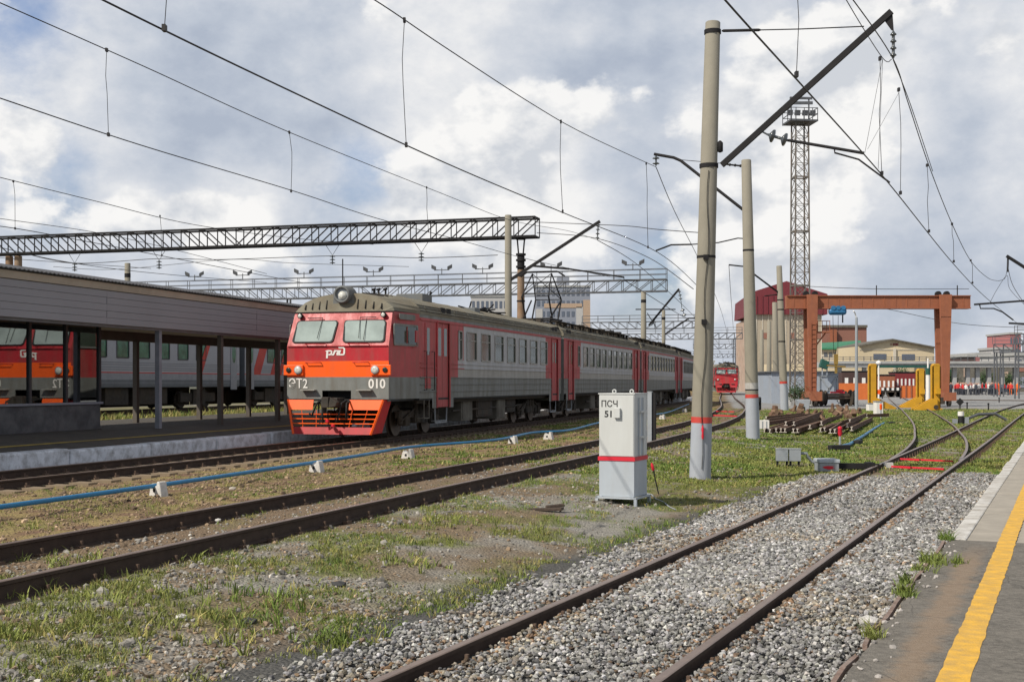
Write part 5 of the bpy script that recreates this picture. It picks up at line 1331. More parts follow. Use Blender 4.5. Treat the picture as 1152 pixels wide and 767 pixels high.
def gantry2(px1, ybot, d, xl, label, hh=.98, rail=True, posts=(), lights=(), over=0, n=46):
    g = Q(px1, ybot, d); a = on_perp(g, xl, ybot); a.z = g.z
    root = thing('overhead_gantry', (g.x, g.y, 0), 0, label, 'gantry')
    L_ = (g-a).length; n = max(4, int(L_/1.25))
    mb = MB(); truss(mb, a, g, hh, .8, n, .11, .06); mb.build('truss', M['grey_steel'], root, world=True)
    if rail:
        mb = MB(); dd = (g-a).normalized()
        for h in (hh+.45, hh+.9): 
            for o in (-.4, .4): mb.bar(a + Vector((0, o, h)), g + Vector((0, o, h)), .05)
        m_ = int(L_/2.2)
        for i in range(m_+1):
            for o in (-.4, .4): p = a + dd*L_*i/m_ + Vector((0, o, hh)); mb.bar(p, p + Vector((0, 0, .9)), .045)
        mb.build('walkway_railing', M['grey_steel'], root, world=True)
    for xx in posts:
        p = on_perp(g, xx, ybot); mb = MB(); 
        for o in (-.35, .35):
            mb.tube([(p.x+o*.6, p.y, -.1), (p.x+o*.4, p.y, g.z)], .09, 8)
        mb.build('support_post', M['grey_steel'], root, world=True)
    for xx in lights:
        p = on_perp(g, xx, ybot); p.z = g.z + hh + .9; floodlight(root, p)
    return root
gantry2(750, 327.5, 105, 118, 'far lattice gantry with walkway railing and floodlights beyond the train', posts=(325,), lights=(219, 273, 342, 420, 497, 543, 620, 712))
gantry2(800, 369, 170, 655, 'third gantry, low over the rear of the train left of the tall pole', posts=())
gantry2(835, 381, 205, 690, 'fourth gantry, farther and lower behind the tall pole', posts=(826,), rail=True)
gantry2(838, 392, 260, 780, 'fifth gantry, above the distant red train', posts=(836, 800))
gantry2(840, 402, 340, 770, 'farthest gantry, just above the distant red train roof', posts=(838, 790))
gantry2(1162, 396, 150, 1118, 'small railed gantry at the right edge above the viaduct', posts=(1120, 1127), rail=True)
gantry2(1180, 386, 130, 1143, 'second railed gantry cut by the right edge', posts=(1144,), rail=True)

# ------------------------------------------------------------------ overhead wires
def sag(p, q, s, n=16):
    p = Vector(p); q = Vector(q); return [p.lerp(q, i/n) + Vector((0, 0, -4*s*(i/n)*(1-i/n))) for i in range(n+1)]
def line(label, mess, cont, drops, rm=.012, rc=.012, cat='overhead wire'):
    root = thing('overhead_line', (cont or mess)[0], 0, label, cat, 'overhead wires')
    if mess: MB().tube(mess, rm, 5).build('messenger_wire', M['wire'], root, world=True)
    if cont: MB().tube(cont, rc, 5).build('contact_wire', M['wire'], root, world=True)
    for a, b in drops:
        mid = (a+b)/2 + Vector((random.uniform(-.05, .05), 0, random.uniform(-.1, .1)))
        mb = MB(); mb.tube([a, a.lerp(mid, .6) + Vector((random.uniform(-.03, .03), 0, 0)), mid, b], .003 + .00013*a.y, 4); mb.obox(a, (.02, 0, 0), (0, .04, 0), (0, 0, .035)); mb.obox(b, (.02, 0, 0), (0, .04, 0), (0, 0, .035)); mb.build('dropper', M['wire'], root, world=True)
    return root
def cat_pts(lst): 
    """photo points with their distance -> smooth 3D line"""
    P = [Q(x, y, d) for x, y, d in lst]; out = []
    for i in range(len(P)-1):
        a = P[max(i-1, 0)]; b = P[i]; c = P[i+1]; d = P[min(i+2, len(P)-1)]
        for k in range(8):
            t = k/8; out.append(.5*((2*b)+(c-a)*t+(2*a-5*b+4*c-d)*t*t+(3*b-a-3*c+d)*t**3))
    return out + [P[-1]]
def d1(x, o=0): k = (x-HX)/FPX; return O1.y + U1.y*S1(x, o) + N1.y*o      # distance of the train track's line at a bearing
def d2(x):
    k = (x-HX)/FPX; ys = np.linspace(5, 170, 3000); return float(ys[np.argmin(np.abs(X2(ys) - k*ys))])
def d3(x):
    k = (x-HX)/FPX; return (-3.443)/(k-.448)
def L1(lst, o=0): return cat_pts([(x, y, d1(x, o)) for x, y in lst])
def L2(lst): return cat_pts([(x, y, d2(x)) for x, y in lst])
def L3(lst): return cat_pts([(x, y, d3(x)) for x, y in lst])
def dr(T, x, ya, yb): d = T(x); return (Q(x, ya, d), Q(x+2, yb, d))
line('wire pair over the train track, crossing the upper left sky', L1([(-60, -22), (0, 3.5), (162, 75), (325.5, 149), (500, 219), (575, 248), (640, 260), (672, 270)]), L1([(-60, 90), (0, 110.7), (160, 164), (330, 215), (425, 246), (520, 271), (600, 293), (702, 315)]), [dr(d1, 325.5, 149, 215), dr(d1, 120, 56.5, 151.5), dr(d1, 480, 211, 260)], .011, .012)
line('thick wire pair over the middle track, from top left to the bent bracket', L2([(330, -52), (421, 0), (500, 53), (600, 118), (660, 152), (738, 188)]), L2([(40, -40), (115, 0), (300, 90), (500, 183), (630, 238), (740, 284), (785, 322), (800, 340)]), [dr(d2, 455, 23, 163), dr(d2, 631, 137, 238), dr(d2, 183, -60, 32), dr(d2, 727, 184, 278)], .010, .0115)
line('wire pair curving down over the nearest track at the right', L3([(930, -32), (959.6, 0), (1005, 67), (1022, 117), (1046, 189), (1072, 254), (1093, 294.8), (1112, 313), (1123, 316)]) , L3([(740, -90), (815.6, 0), (894, 87), (971, 172.5), (1009, 217.5), (1069, 292.6), (1104, 330), (1130, 352), (1145, 364)]), [dr(d3, 894, -30, 84), dr(d3, 990, 66, 195), dr(d3, 1011, 101, 217), dr(d3, 1043, 186, 260), dr(d3, 1071, 252, 294), dr(d3, 1092, 293, 318)], .011, .012)
line('second thin messenger running down beside the near bracket tip', L3([(925, -55), (952, 0), (993, 65.5), (1003, 67)]), L3([(1005, 68), (1024, 117), (1047, 186), (1049, 192)]), [], .008, .009)
mb = None
ss = thing('stitch_wires', Q(990, 66, 23.5), 0, 'thin slanting stitch wires hanging below the near bracket tip', 'overhead wire')
for (a, b) in (((993, 66), (973, 172)), ((1011, 105), (976, 168)), ((993, 66), (988, 190))): MB().tube([Q(a[0], a[1], 23.6), Q(b[0], b[1], 22.5)], .004, 4).build('stitch_wire', M['wire'], ss, world=True)
# left tracks beyond the canopy
line('wire pair beyond the canopy, low in the left sky', L1([(-40, 189), (0, 199.7), (110, 227), (217, 252.6), (330, 268), (420, 275)], -12.5), L1([(-40, 251), (17, 257), (120, 276), (260, 303), (340, 318)], -12.5), [dr(lambda x: d1(x, -12.5), 15, 204, 257), dr(lambda x: d1(x, -12.5), 180, 243, 287)], .014, .014)
line('faint wire pair over the grey coaches', L1([(-40, 240), (0, 246), (110, 262), (200, 282), (300, 308)], -19.6), L1([(-40, 268), (60, 292), (160, 306), (300, 318)], -19.6), [], .014, .014)
line('level wires along the hanging insulators', cat_pts([(20, 283, 72), (84, 296, 71), (179, 291, 70), (250, 292, 69), (374, 288, 68), (474, 290, 67), (560, 287, 66)]), None, [], .02)
line('thin cross wires above the far gantry at the left', cat_pts([(60, 300, 110), (130, 303, 109), (260, 292, 107), (330, 296, 106), (460, 300, 104)]), cat_pts([(0, 290, 90), (80, 296, 90), (170, 302, 92)]), [], .02, .02)
line('crossing wires between the gantry and the tall pole', cat_pts([(604, 250, 64), (700, 254, 60), (738, 258, 56), (790, 262, 52)]), cat_pts([(604, 262, 66), (670, 268, 64), (730, 290, 60), (780, 325, 50)]), [], .018, .018)
line('lower wire pair running on toward the distant red train', cat_pts([(672, 270, 61), (720, 300, 80), (770, 345, 110), (800, 376, 150), (812, 392, 200)]), cat_pts([(702, 315, 60), (750, 345, 80), (790, 372, 120), (812, 398, 190)]), [], .02, .02)
line('thin wire pair left of the second pole', cat_pts([(800, 184, 60), (806, 250, 75), (815, 330, 120), (818, 385, 200)]) if False else cat_pts([(738, 188, 40), (760, 240, 50), (790, 300, 68), (812, 352, 105), (822, 392, 180)]), cat_pts([(820, 298, 77), (822, 330, 100), (825, 370, 150)]), [], .014, .02)
line('long thin wire behind the crane across the right sky', cat_pts([(930, 334, 97), (1000, 348, 97), (1080, 364, 97), (1160, 369, 97)]), cat_pts([(905, 322, 90), (985, 325, 90), (1090, 325, 90)]), [], .02, .02)
line('tangle of wires at the right edge below the messenger', cat_pts([(1123, 316, 62), (1131, 312, 64), (1134, 293, 66), (1134, 300, 60), (1140, 322, 58), (1160, 352, 55)]), cat_pts([(1113, 342, 50), (1122, 325, 55), (1133, 310, 60), (1136, 325, 58), (1156, 346, 54)]), [], .014, .01)
# brackets at the right edge
rb = thing('cantilever_bracket', Q(1165, 306, 66), 0, 'black bracket tip entering at the right edge, upper one', 'bracket')
MB().bar(Q(1132.5, 288, 66), Q(1175, 315, 66), .12, .14).build('boom', M['dark_steel'], rb, world=True)
mb = MB(); mb.tube([Q(1134, 290, 66), Q(1133.5, 306, 66)], .05, 6); mb.build('hanger', M['dark_steel'], rb, world=True)
rb = thing('cantilever_bracket', Q(1165, 337, 52), 0, 'black bracket with bent steady arm entering at the right edge, lower one', 'bracket')
MB().tube([Q(1096, 342.5, 52), Q(1170, 337, 52)], .045, 6).build('boom', M['dark_steel'], rb, world=True)
MB().tube([Q(1102, 342, 52), Q(1103, 347, 52), Q(1118, 347, 52), Q(1128, 351, 52), Q(1140, 360, 52)], .03, 6).build('steady_arm', M['dark_steel'], rb, world=True)
rb = thing('cantilever_bracket', Q(1165, 364, 70), 0, 'short black arm at the right edge just above the red building', 'bracket')
MB().tube([Q(1135, 363.5, 70), Q(1170, 365, 70)], .06, 6).build('boom', M['dark_steel'], rb, world=True)
# ------------------------------------------------------------------ white equipment cabinet PSCh 51
# footprint from its corners: front-left (672,558) front-right (708,558), rear-right (727,552)
dC = 19.7; zc = gz(1.7, dC) + .02
fl = Vector(((674-HX)/FPX*dC, dC, zc)); frt = Vector(((713.5-HX)/FPX*(dC-.24), dC-.24, zc))
ux_ = (frt-fl).normalized(); wC = (frt-fl).length; ang = math.atan2(ux_.y, ux_.x); dep = .64
cab = thing('equipment_cabinet', fl, ang, 'tall white and pale blue steel cabinet lettered ПСЧ 51 with a red stripe', 'cabinet')
H_ = 1.71; zb_ = .10; zs = .665
mb = MB(); mb.box(0, wC, 0, dep, zs+.065, H_); mb.build('body', M['cab_white'], cab, bevel=.006)
mb = MB(); mb.box(0, wC, 0, dep, zb_, zs); mb.build('lower_body', M['cab_blue'], cab, bevel=.006)
mb = MB(); mb.box(-.016, wC+.012, -.012, dep+.01, zs+.001, zs+.064); mb.build('red_stripe', M['stripe_red'], cab)
mb = MB(); mb.box(-.012, wC+.012, -.012, dep+.012, H_+.001, H_+.02); mb.build('lid', M['cab_white'], cab)
mb = MB(); mb.box(.012, wC-.012, -.008, -.001, zs+.075, H_-.015); mb.build('door', M['cab_white'], cab, bevel=.004)
mb = MB()
for x_ in (.02, wC-.045): mb.box(x_, x_+.03, -.012, .02, zb_, zb_+.012)
mb.box(-.05, wC+.05, -.04, -.0, zb_-.03, zb_-.001); mb.box(-.05, wC+.05, dep, dep+.04, zb_-.03, zb_-.001); mb.box(-.05, -.01, -.04, dep+.04, zb_-.03, zb_-.0015); mb.box(wC+.01, wC+.05, -.04, dep+.04, zb_-.03, zb_-.0015)
mb.build('base_frame', M['cab_blue'], cab)
for x_ in (-.05, wC+.005):
    for y_ in (-.04, dep): MB().box(x_, x_+.045, y_, y_+.04, -.05, zb_-.031).build('leg', M['cab_blue'], cab)
for x_ in (wC*.42, wC-.05):
    mb = MB(); mb.tube([(x_ + .028*math.cos(a), .03, H_+.045 + .028*math.sin(a)) for a in np.linspace(0, 2*math.pi, 13)], .011, 6, cap=False); mb.box(x_-.02, x_+.02, .015, .045, H_+.019, H_+.03); mb.build('lifting_eye', M['cab_white'], cab)
mb = MB(); mb.box(.262, .365, -.06, -.009, H_-.37, H_-.215); mb.build('lock_cover', M['cab_white'], cab, bevel=.004)
mb = MB(); add_text(mb, 'ПСЧ', .140, (.178, -.009, H_-.155), (1,0,0), (0,0,1), sx=.95, extr=.001, bold=.002); mb.build('lettering', M['black'], cab)
mb = MB(); add_text(mb, '51', .140, (.165, -.009, H_-.315), (1,0,0), (0,0,1), sx=1.05, extr=.001, bold=.004); mb.build('lettering', M['black'], cab)
mb = MB()      # open side with posts and shelf lugs on the right flank
mb.box(wC+.001, wC+.012, .18, .44, zs+.08, H_-.06); mb.build('side_recess', M['cab_blue'], cab)
mb = MB(); mb.box(wC+.012, wC+.03, .20, .235, zs+.08, H_-.05); mb.box(wC+.012, wC+.03, .38, .42, zs+.08, H_-.05)
for z_ in (1.02, 1.42): mb.box(wC+.012, wC+.06, .18, .46, z_, z_+.035)
mb.build('side_bracket', M['cab_white'], cab)
mb = MB(); mb.box(wC*.55, wC*.55+.09, .02, .09, H_-.44, H_-.40) if False else None
b_ = gz(3.9, 36)
p = Vector(((732.5-HX)/FPX*36, 36, b_))
ps = thing('steel_post', p, ang, 'short grey channel post standing in the grass beyond the white cabinet', 'post')
MB().box(-.10, .03, -.05, .05, -.1, 1.48).build('channel', M['galv'], ps); MB().box(.031, .13, .0, .08, -.1, 1.46).build('back_plate', M['dark_steel'], ps); MB().box(-.105, .035, -.055, .055, 1.481, 1.50).build('cap', M['galv'], ps)
# red-handled cable marker by the cabinet
def GG(x, y):
    z_ = -.3
    for _ in range(8): q_ = G(x, y, z_); z_ = gz(q_.x, q_.y)
    return G(x, y, z_)
p = GG(741, 556); q = Vector((Q(733, 520, p.y)))
mk = thing('cable_marker', p, 0, 'thin leaning black rod with a red grip beside the white cabinet', 'marker')
MB().tube([p, p.lerp(q, .6), q], .012, 6).build('rod', M['dark_steel'], mk, world=True)
mb = MB(); mb.lathe(p.lerp(q, .74), q-p, [(0, .012), (.03, .028), (.10, .026), (.14, .012)], 8); mb.build('grip', M['stripe_red'], mk, world=True)
pts = [GG(x, y) + Vector((0, 0, .015)) for x, y in ((727, 556), (733, 557), (738, 562), (746, 565), (753, 571), (760, 574))]
tag(MB().tube(pts, .012, 5).build('cable', M['galv']), 'thin pale cable lying on the gravel right of the cabinet', 'cable')

# ------------------------------------------------------------------ blue pipe and its blocks
pp = [(-60, 578), (0, 570), (100, 556.5), (200, 542.6), (300, 528), (400, 513), (462.6, 502.6), (556, 494.8), (600, 486.5), (640, 483.8), (673, 475.6), (700, 471), (738, 466), (752, 463.5), (765, 458.5), (776, 454)]
pts = [G(x, y, .04) for x, y in pp]
sm = []
for i in range(len(pts)-1):
    a = pts[max(i-1,0)]; b = pts[i]; c = pts[i+1]; d = pts[min(i+2, len(pts)-1)]
    for k in range(6):
        t = k/6; sm.append(.5*((2*b)+(c-a)*t+(2*a-5*b+4*c-d)*t*t+(3*b-a-3*c+d)*t**3))
tag(MB().tube(sm, .035, 10).build('blue_pipe', M['blue_pipe']), 'long blue plastic pipe running between the two left tracks on small white blocks', 'pipe')
proto = None
for x, y, lab in ((178, 561, 'white holed concrete block under the blue pipe, nearest one at the left'), (356, 532, 'white holed block under the blue pipe, below the front of the train'), (459, 517.5, 'white block under the blue pipe below the leading carriage door'), (577, 500, 'small white pipe block left of the cabinet, below the middle of the leading carriage'),
                  (617, 496, 'white block under the pipe just left of the white cabinet'), (745, 472, 'white block under the far pipe end, between cabinet and tall pole'), (770, 464.5, 'farthest white block under the pipe, beside the tall pole')):
    p = G(x, y, -.16); p.z = gz(p.x, p.y)-.01
    if proto is None:
        proto = thing('pipe_block', p, RZ1-.4, lab, 'block', 'white blocks carrying the blue pipe')
        mb = MB()
        ol = [(-.16, 0), (.16, 0), (.13, .12), (.10, .24), (.045, .24), (.03, .17), (-.05, .165), (-.09, .21), (-.13, .14)]
        mb.poly((0, .08, 0), (1, 0, 0), (0, 0, 1), ol, .14); mb.build('block', M['lime'], proto, bevel=.015)
        mb = MB(); mb.lathe((-.02, -.064, .10), (0, 1, 0), [(0, .032), (.01, .032)], 10); mb.build('hole', M['black'], proto)
    else:
        dup(proto, p, RZ1 - .4 + random.uniform(-.2, .2), lab)
# debris: planks, stones
p = G(612, 580, -.28); p.z = gz(p.x, p.y)
pk = thing('broken_plank', p, 0, 'broken dark timber plank lying on the dirt left of the cabinet base', 'plank')
M['old_wood'] = mat('old_dark_timber', (.075, .055, .042), .9, var=.4, vscale=12, bump=.4)
mb = MB(); mb.obox((0, 0, .03), (.27, -.02, .01), (.02, .05, 0), (0, 0, .022)); mb.build('plank', M['old_wood'], pk, bevel=.008)
mb = MB(); mb.obox((.16, .05, .075), (.13, .03, .012), (-.01, .045, 0), (0, 0, .02)); mb.build('splinter', M['old_wood'], pk, bevel=.008)
def rock(name, p, s, label, m_='lime', cat='stone'):
    V = IV*(1 + rng.uniform(-.25, .25, (12, 1)))*np.array([s, s*.75, s*.55]); V += np.array([p.x, p.y, p.z + s*.3])
    o = np_mesh(name, V, IF, M[m_]); return tag(o, label, cat)
M['pale_rock'] = mat('pale_rock', (.42, .38, .32), .85, var=.15, bump=.4)
M['dark_rock'] = mat('dark_slag', (.05, .05, .052), .8, var=.3, bump=.4)
for (x, y, s, l, m_) in ((808, 534, .13, 'pale lump of stone in the grass right of the tall pole', 'pale_rock'), (245, 586, .045, 'small white stone between the rails of the middle track', 'lime'), (262, 551, .07, 'pale stone on the moss right of the nearest pipe block', 'pale_rock'),
                        (268, 520, .075, 'pointed white stone beside the first track rail', 'lime'), (204, 696, .05, 'small bright stone in the lower left grass', 'lime'), (278, 703, .08, 'black lump of slag on the gravel at the lower left', 'dark_rock'), (340, 560, .03, 'tiny pale stone near the middle track', 'pale_rock'),
                        (381, 660, .075, 'dark clod at the edge of a bare gravel patch', 'dark_rock')):
    p = G(x, y, -.2); p.z = gz(p.x, p.y); p = G(x, y, p.z); rock('stone', p, s, l, m_)
p = G(1006, 694, -.02); 
pw = O3 + U3*0 
tag(rock('stone', G(977, 702, -.03), .07, 'x', 'lime'), 'white chunk of concrete on the broken platform edge', 'stone')

# ------------------------------------------------------------------ trackside boxes right of the poles
zB_ = gz(9, 31.5); p = G(887, 524, zB_)
jb = thing('junction_box', p, -.1, 'twin grey junction boxes on short legs in the grass, cable leading right', 'junction box')
for x_ in (-.29, .01): mb = MB(); mb.box(x_, x_+.27, -.12, .12, .12, .40); mb.box(x_-.01, x_+.28, -.13, .13, .401, .42); mb.build('box', M['galv'], jb, bevel=.01)
for x_ in (-.26, -.04, .05, .24): MB().box(x_-.02, x_+.02, -.05, .05, -.05, .119).build('leg', M['dark_steel'], jb)
c0 = Vector(p) + Vector((.28, 0, .30)); c1 = G(917, 521.5, zB_+.05)
tag(MB().tube([c0, c0 + Vector((.15, -.02, .0)), c0.lerp(c1, .5) + Vector((0, 0, .05)), c0.lerp(c1, .8), c1 + Vector((.05, 0, .02))], .035, 8).build('cable_conduit', M['galv']), 'grey curved conduit from the twin boxes to the point machine', 'conduit')
p = G(932, 531, zB_)
pm = thing('point_machine', p, .0, 'grey point machine with a red marking and black drive rods beside the switch', 'point machine')
mb = MB(); mb.box(-.25, .17, -.26, .26, .02, .22); mb.build('housing', M['galv'], pm, bevel=.015)
mb = MB(); mb.box(-.27, .19, -.28, .28, .221, .30); mb.build('lid', M['cab_blue'], pm, bevel=.015)
mb = MB(); mb.poly((-.2, -.265, .08), (1, 0, 0), (0, 0, 1), [(0, .06), (.03, .03), (.14, .0), (.28, .02), (.22, .04), (.26, .07), (.12, .08)], .004); mb.build('red_mark', M['stripe_red'], pm)
mb = MB(); mb.box(.19, .85, -.05, .1, .08, .20); mb.box(.85, 1.0, -.12, .2, .05, .22); mb.tube([(.3, .15, .15), (1.2, .25, .15)], .03, 6); mb.build('drive_rod', M['dark_steel'], pm)
mb = MB(); mb.box(-.4, 1.2, -.3, -.26, -.03, .015); mb.build('base_plate', M['galv'], pm)
# blue pipe run with a red marker post
zz = gz(12, 45)
pts = [G(x, y, zz+.05) for x, y in ((944, 503.5), (955, 501), (970, 492), (985, 482), (998, 474.5))]
for q in pts: q.z += .03
tag(MB().tube(pts, .05, 8).build('blue_pipe', M['blue_pipe']), 'short blue pipe rising across the grass toward the track, beside a red marker post', 'pipe')
tag(MB().tube([G(971, 475, zz+.05), G(999, 475, zz+.05)], .045, 8).build('blue_pipe', M['blue_pipe']), 'short blue pipe lying level behind the rail pile', 'pipe')
for (x, y, l) in ((944, 506, 'black rubber block under the near end of the short blue pipe'), (965, 500, 'black block beside the middle of the short blue pipe'), (1002, 478, 'black block at the far end of the short blue pipe')):
    p = G(x, y, zz); b = thing('rubber_block', p, random.random(), l, 'block'); MB().obox((0, 0, .07), (.32, .05, 0), (-.02, .10, 0), (0, 0, .08)).build('block', M['black'], b, bevel=.02)
for (x, yb, yt, l, mm) in ((945, 503, 482, 'short grey post with a red head beside the blue pipe', 'stripe_red'), (991, 474, 452, 'thin post with an orange-red head behind the blue pipe', 'orange')):
    p = G(x, yb, zz); t_ = Q(x, yt, p.y); r = thing('marker_post', p, 0, l, 'marker post')
    MB().tube([p, t_], .035, 8).build('post', M['galv'], r, world=True)
    q = p.lerp(t_, .6); MB().lathe(q, (0, 0, 1), [(0, .04), (.08, .07), (.22, .06), (.26, .08), (.3, .03)], 8).build('head', M[mm], r, world=True)
# dwarf signal by the second pole
p = Q(852, 486, 43.5); p.z = gz(p.x, p.y); p = Vector(((852.5-HX)/FPX*43.5, 43.5, gz(8.6, 43.5)))
ds = thing('dwarf_signal', p, -.2, 'black dwarf signal head on a white post close to the second pole', 'signal')
MB().lathe((0, 0, 0), (0, 0, 1), [(0, .09), (.05, .07), (.85, .06)], 10).build('post', M['white_paint'], ds)
mb = MB(); mb.box(-.12, .12, -.1, .1, .86, 1.32); mb.build('head', M['black'], ds, bevel=.04)
for z_ in (.97, 1.2): MB().lathe((0, -.10, z_), (0, -1, 0), [(0, .07), (.12, .08)], 12).build('visor', M['black'], ds)
p2 = Vector(((857-HX)/FPX*46, 46, gz(9.2, 46)))
wb = thing('relay_box', p2, 0, 'small white slatted box on the grass beside the dwarf signal', 'box'); mb = MB(); mb.box(-.22, .25, -.15, .15, .12, .44); mb.build('case', M['white_paint'], wb, bevel=.01)
for x_ in (-.15, 0, .15): MB().box(x_-.02, x_+.02, -.156, -.151, .14, .40).build('slat', M['galv'], wb)
for x_ in (-.2, .2): MB().box(x_-.02, x_+.02, -.1, .1, -.05, .119).build('leg', M['galv'], wb)
# rail pile
zz = gz(13, 57)
def ibeam(mb, p, q, w=.13, h=.16, mi=0, end=1):
    p = Vector(p); q = Vector(q); d = (q-p).normalized(); s = Vector((d.y, -d.x, 0)).normalized(); u = Vector((0, 0, 1))
    for (zc_, hw, hh) in ((.012, w/2, .012), (h*.5, .012, h*.5-.02), (h-.02, w*.27, .02)): mb.obox((p+q)/2 + u*zc_, s*hw, d*(q-p).length/2, u*hh, mi)
    mb.obox(p - d*.004 + u*.012, s*w/2, d*.004, u*.012, end); mb.obox(p - d*.004 + u*h*.5, s*.014, d*.004, u*h*.36, end); mb.obox(p-d*.004 + u*(h-.02), s*w*.28, d*.004, u*.02, end)
M['rail_cut'] = mat('pale_cut_rail_end', (.55, .50, .44), .7, var=.1)
M['pile_rust'] = mat('scrap_rail_rust', (.17, .10, .065), .85, var=.3, vscale=6, dirt=(.07,.045,.032), dirt_amt=.7, dirt_scale=3)
k = 0
layers = [(873, 487, 0), (878.5, 487, 0), (883, 487, 0), (892.5, 487.3, 0), (897, 487.3, 0), (911, 486, .1), (923, 486.5, 0), (927.5, 486, 0), (934, 488, 0), (939, 488, 0), (953, 484, .1), (958, 485, 0), (884, 484, .17), (893, 484, .17), (866, 488, 0), (860, 487.5, 0), (924, 483.5, .17), (956, 482, .2)]
for i, (x, y, dz) in enumerate(layers):
    p = G(x, y, zz); p.z = zz + dz + .02; L_ = random.uniform(17, 24) if x < 915 else random.uniform(8, 15)
    dirn = Vector((math.sin(R(18.5 + random.uniform(-1.5, 1.5))), math.cos(R(18.5)), 0)).normalized()
    if 905 < x < 925: L_ = 6
    mb = MB(); ibeam(mb, p, p + dirn*L_); o = mb.build('stacked_rail', [M['pile_rust'], M['rail_cut']])
    tag(o, 'rusty cut rail in the rail pile right of the second pole, pale end facing us', 'rail', 'cut rails in the pile')
for (x, y, l) in ((868, 478, 'left'), (890, 481, 'mid')):
    pass
# long low rails at the back left of the pile
for i, (x0, y0, x1, y1) in enumerate(((862, 476, 905, 471), (860, 480, 912, 472), (858, 484, 915, 474), (975, 473, 1000, 472))):
    mb = MB(); p = G(x0, y0, zz); q = G(x1, y1, zz); p.z += .16; q.z += .16; ibeam(mb, p, q); tag(mb.build('stacked_rail', [M['pile_rust'], M['rail_cut']]), 'long rusty rail lying across the back of the rail pile', 'rail', 'long rails behind the pile') if i < 3 else tag(mb.build('stacked_rail', [M['pile_rust'], M['rail_cut']]), 'short rusty rail lying apart right of the rail pile', 'rail')
# scattered axle-box castings behind the pile
cast = None
sp = [(872, 466), (878, 464), (888, 466), (892, 461), (899, 463), (902, 459), (908, 465), (914, 466), (921, 466), (936, 462), (941, 465), (946, 460), (952, 462), (961, 466), (966, 463), (874, 470), (955, 467), (925, 469)]
for i, (x, y) in enumerate(sp):
    p = G(x, y+3, -.2); p.z = gz(p.x, p.y)
    if cast is None:
        cast = thing('rusty_casting', p, .3, 'rusty machine casting in the scrap row behind the rail pile', 'scrap casting', 'rusty castings behind the rail pile')
        mb = MB(); mb.poly((-.35, .15, 0), (1, 0, 0), (0, 0, 1), [(0, 0), (.7, 0), (.62, .22), (.48, .26), (.44, .55), (.26, .58), (.22, .26), (.06, .2)], .3); mb.build('casting', M['pile_rust'], cast, bevel=.03)
        mb = MB(); mb.lathe((0, -.18, .25), (0, 1, 0), [(0, .13), (.06, .15), (.36, .15), (.42, .13)], 12); mb.build('boss', M['rust_post'], cast)
    else:
        r = dup(cast, p, random.uniform(-1.5, 1.5)); s_ = random.uniform(.55, .95); r.scale = (s_*random.uniform(.7, 1.5), s_, s_*random.uniform(.6, 1.2)); r.rotation_euler = (random.uniform(-.5, .5), random.uniform(-.6, .6), random.uniform(-3, 3))

# ------------------------------------------------------------------ floodlight tower
dT = 96; tb = Q(900, 447, dT); tb.z = gz(tb.x, dT)
tw = thing('floodlight_tower', tb, .1, 'tall slender steel lattice floodlight tower behind the poles', 'tower')
ztop = Q(900, 139, dT).z - tb.z; zfoot = Q(900, 447, dT).z - tb.z
mb = MB(); w0, w1 = .60, .50
def wt_(z): return w0 + (w1-w0)*z/ztop
nn_ = 20
zl = [.9 + (ztop-.9)*i/nn_ for i in range(nn_+1)]
for sx in (1, -1):
    for sy in (1, -1): mb.bar((sx*w0, sy*w0, .9), (sx*w1, sy*w1, ztop), .10)
for i in range(nn_):
    a, b = wt_(zl[i]), wt_(zl[i+1])
    for (p, q) in (((-1, -1), (1, -1)), ((1, -1), (1, 1)), ((1, 1), (-1, 1)), ((-1, 1), (-1, -1))):
        A_ = (p[0]*a, p[1]*a, zl[i]); B_ = (q[0]*b, q[1]*b, zl[i+1]); mb.bar(A_, B_, .04)
        if p[1] == q[1]: mb.bar((q[0]*a, q[1]*a, zl[i]), (p[0]*b, p[1]*b, zl[i+1]), .035)
        mb.bar((p[0]*b, p[1]*b, zl[i+1]), (q[0]*b, q[1]*b, zl[i+1]), .10 if i % 4 == 3 else .04)
M['tower_steel'] = mat('weathered_tower_steel', (.16, .15, .135), .8, var=.3, dirt=(.20,.13,.09), dirt_amt=.4)
mb.build('lattice', M['tower_steel'], tw)
mb = MB(); zt = ztop
mb.box(-1.1, 1.1, -1.0, 1.0, zt, zt+.12)
for h in (.55, 1.0):
    for (p, q) in (((-1.05, -1.0), (1.05, -1.0)), ((1.05, -1.0), (1.05, 1.0)), ((1.05, 1.0), (-1.05, 1.0)), ((-1.05, 1.0), (-1.05, -1.0))): mb.bar((*p, zt+h), (*q, zt+h), .05)
for x_ in (-1.05, -.65, 0, .65, 1.05):
    for y_ in (-1.0, 1.0): mb.bar((x_, y_, zt), (x_, y_, zt+1.0), .05)
mb.build('platform', M['grey_steel'], tw)
mb = MB()
for x_ in (-.7, .7): mb.bar((x_, 0, zt), (x_, 0, zt+2.0), .09)
mb.bar((-1.0, 0, zt+1.55), (1.0, 0, zt+1.6), .12, .22); mb.bar((-.8, 0, zt+1.95), (.95, 0, zt+1.95), .16)
for x_ in (-.9, -.3, .3, .9): mb.obox((x_, -.3, zt+.75), (.2, 0, 0), (0, .1, .03), (0, -.05, .2))
mb.build('lamp_rack', M['grey_steel'], tw)
for sx in (1, -1):
    for sy in (1, -1): MB().poly((sx*.8, sy*.8, 0), (1, 0, 0), (0, 1, 0), [(-.3, -.3), (.3, -.3), (.3, .3), (-.3, .3)], .9).build('footing', M['viaduct'], tw)
p = G(903, 462, -.15); p.z = gz(p.x, p.y)
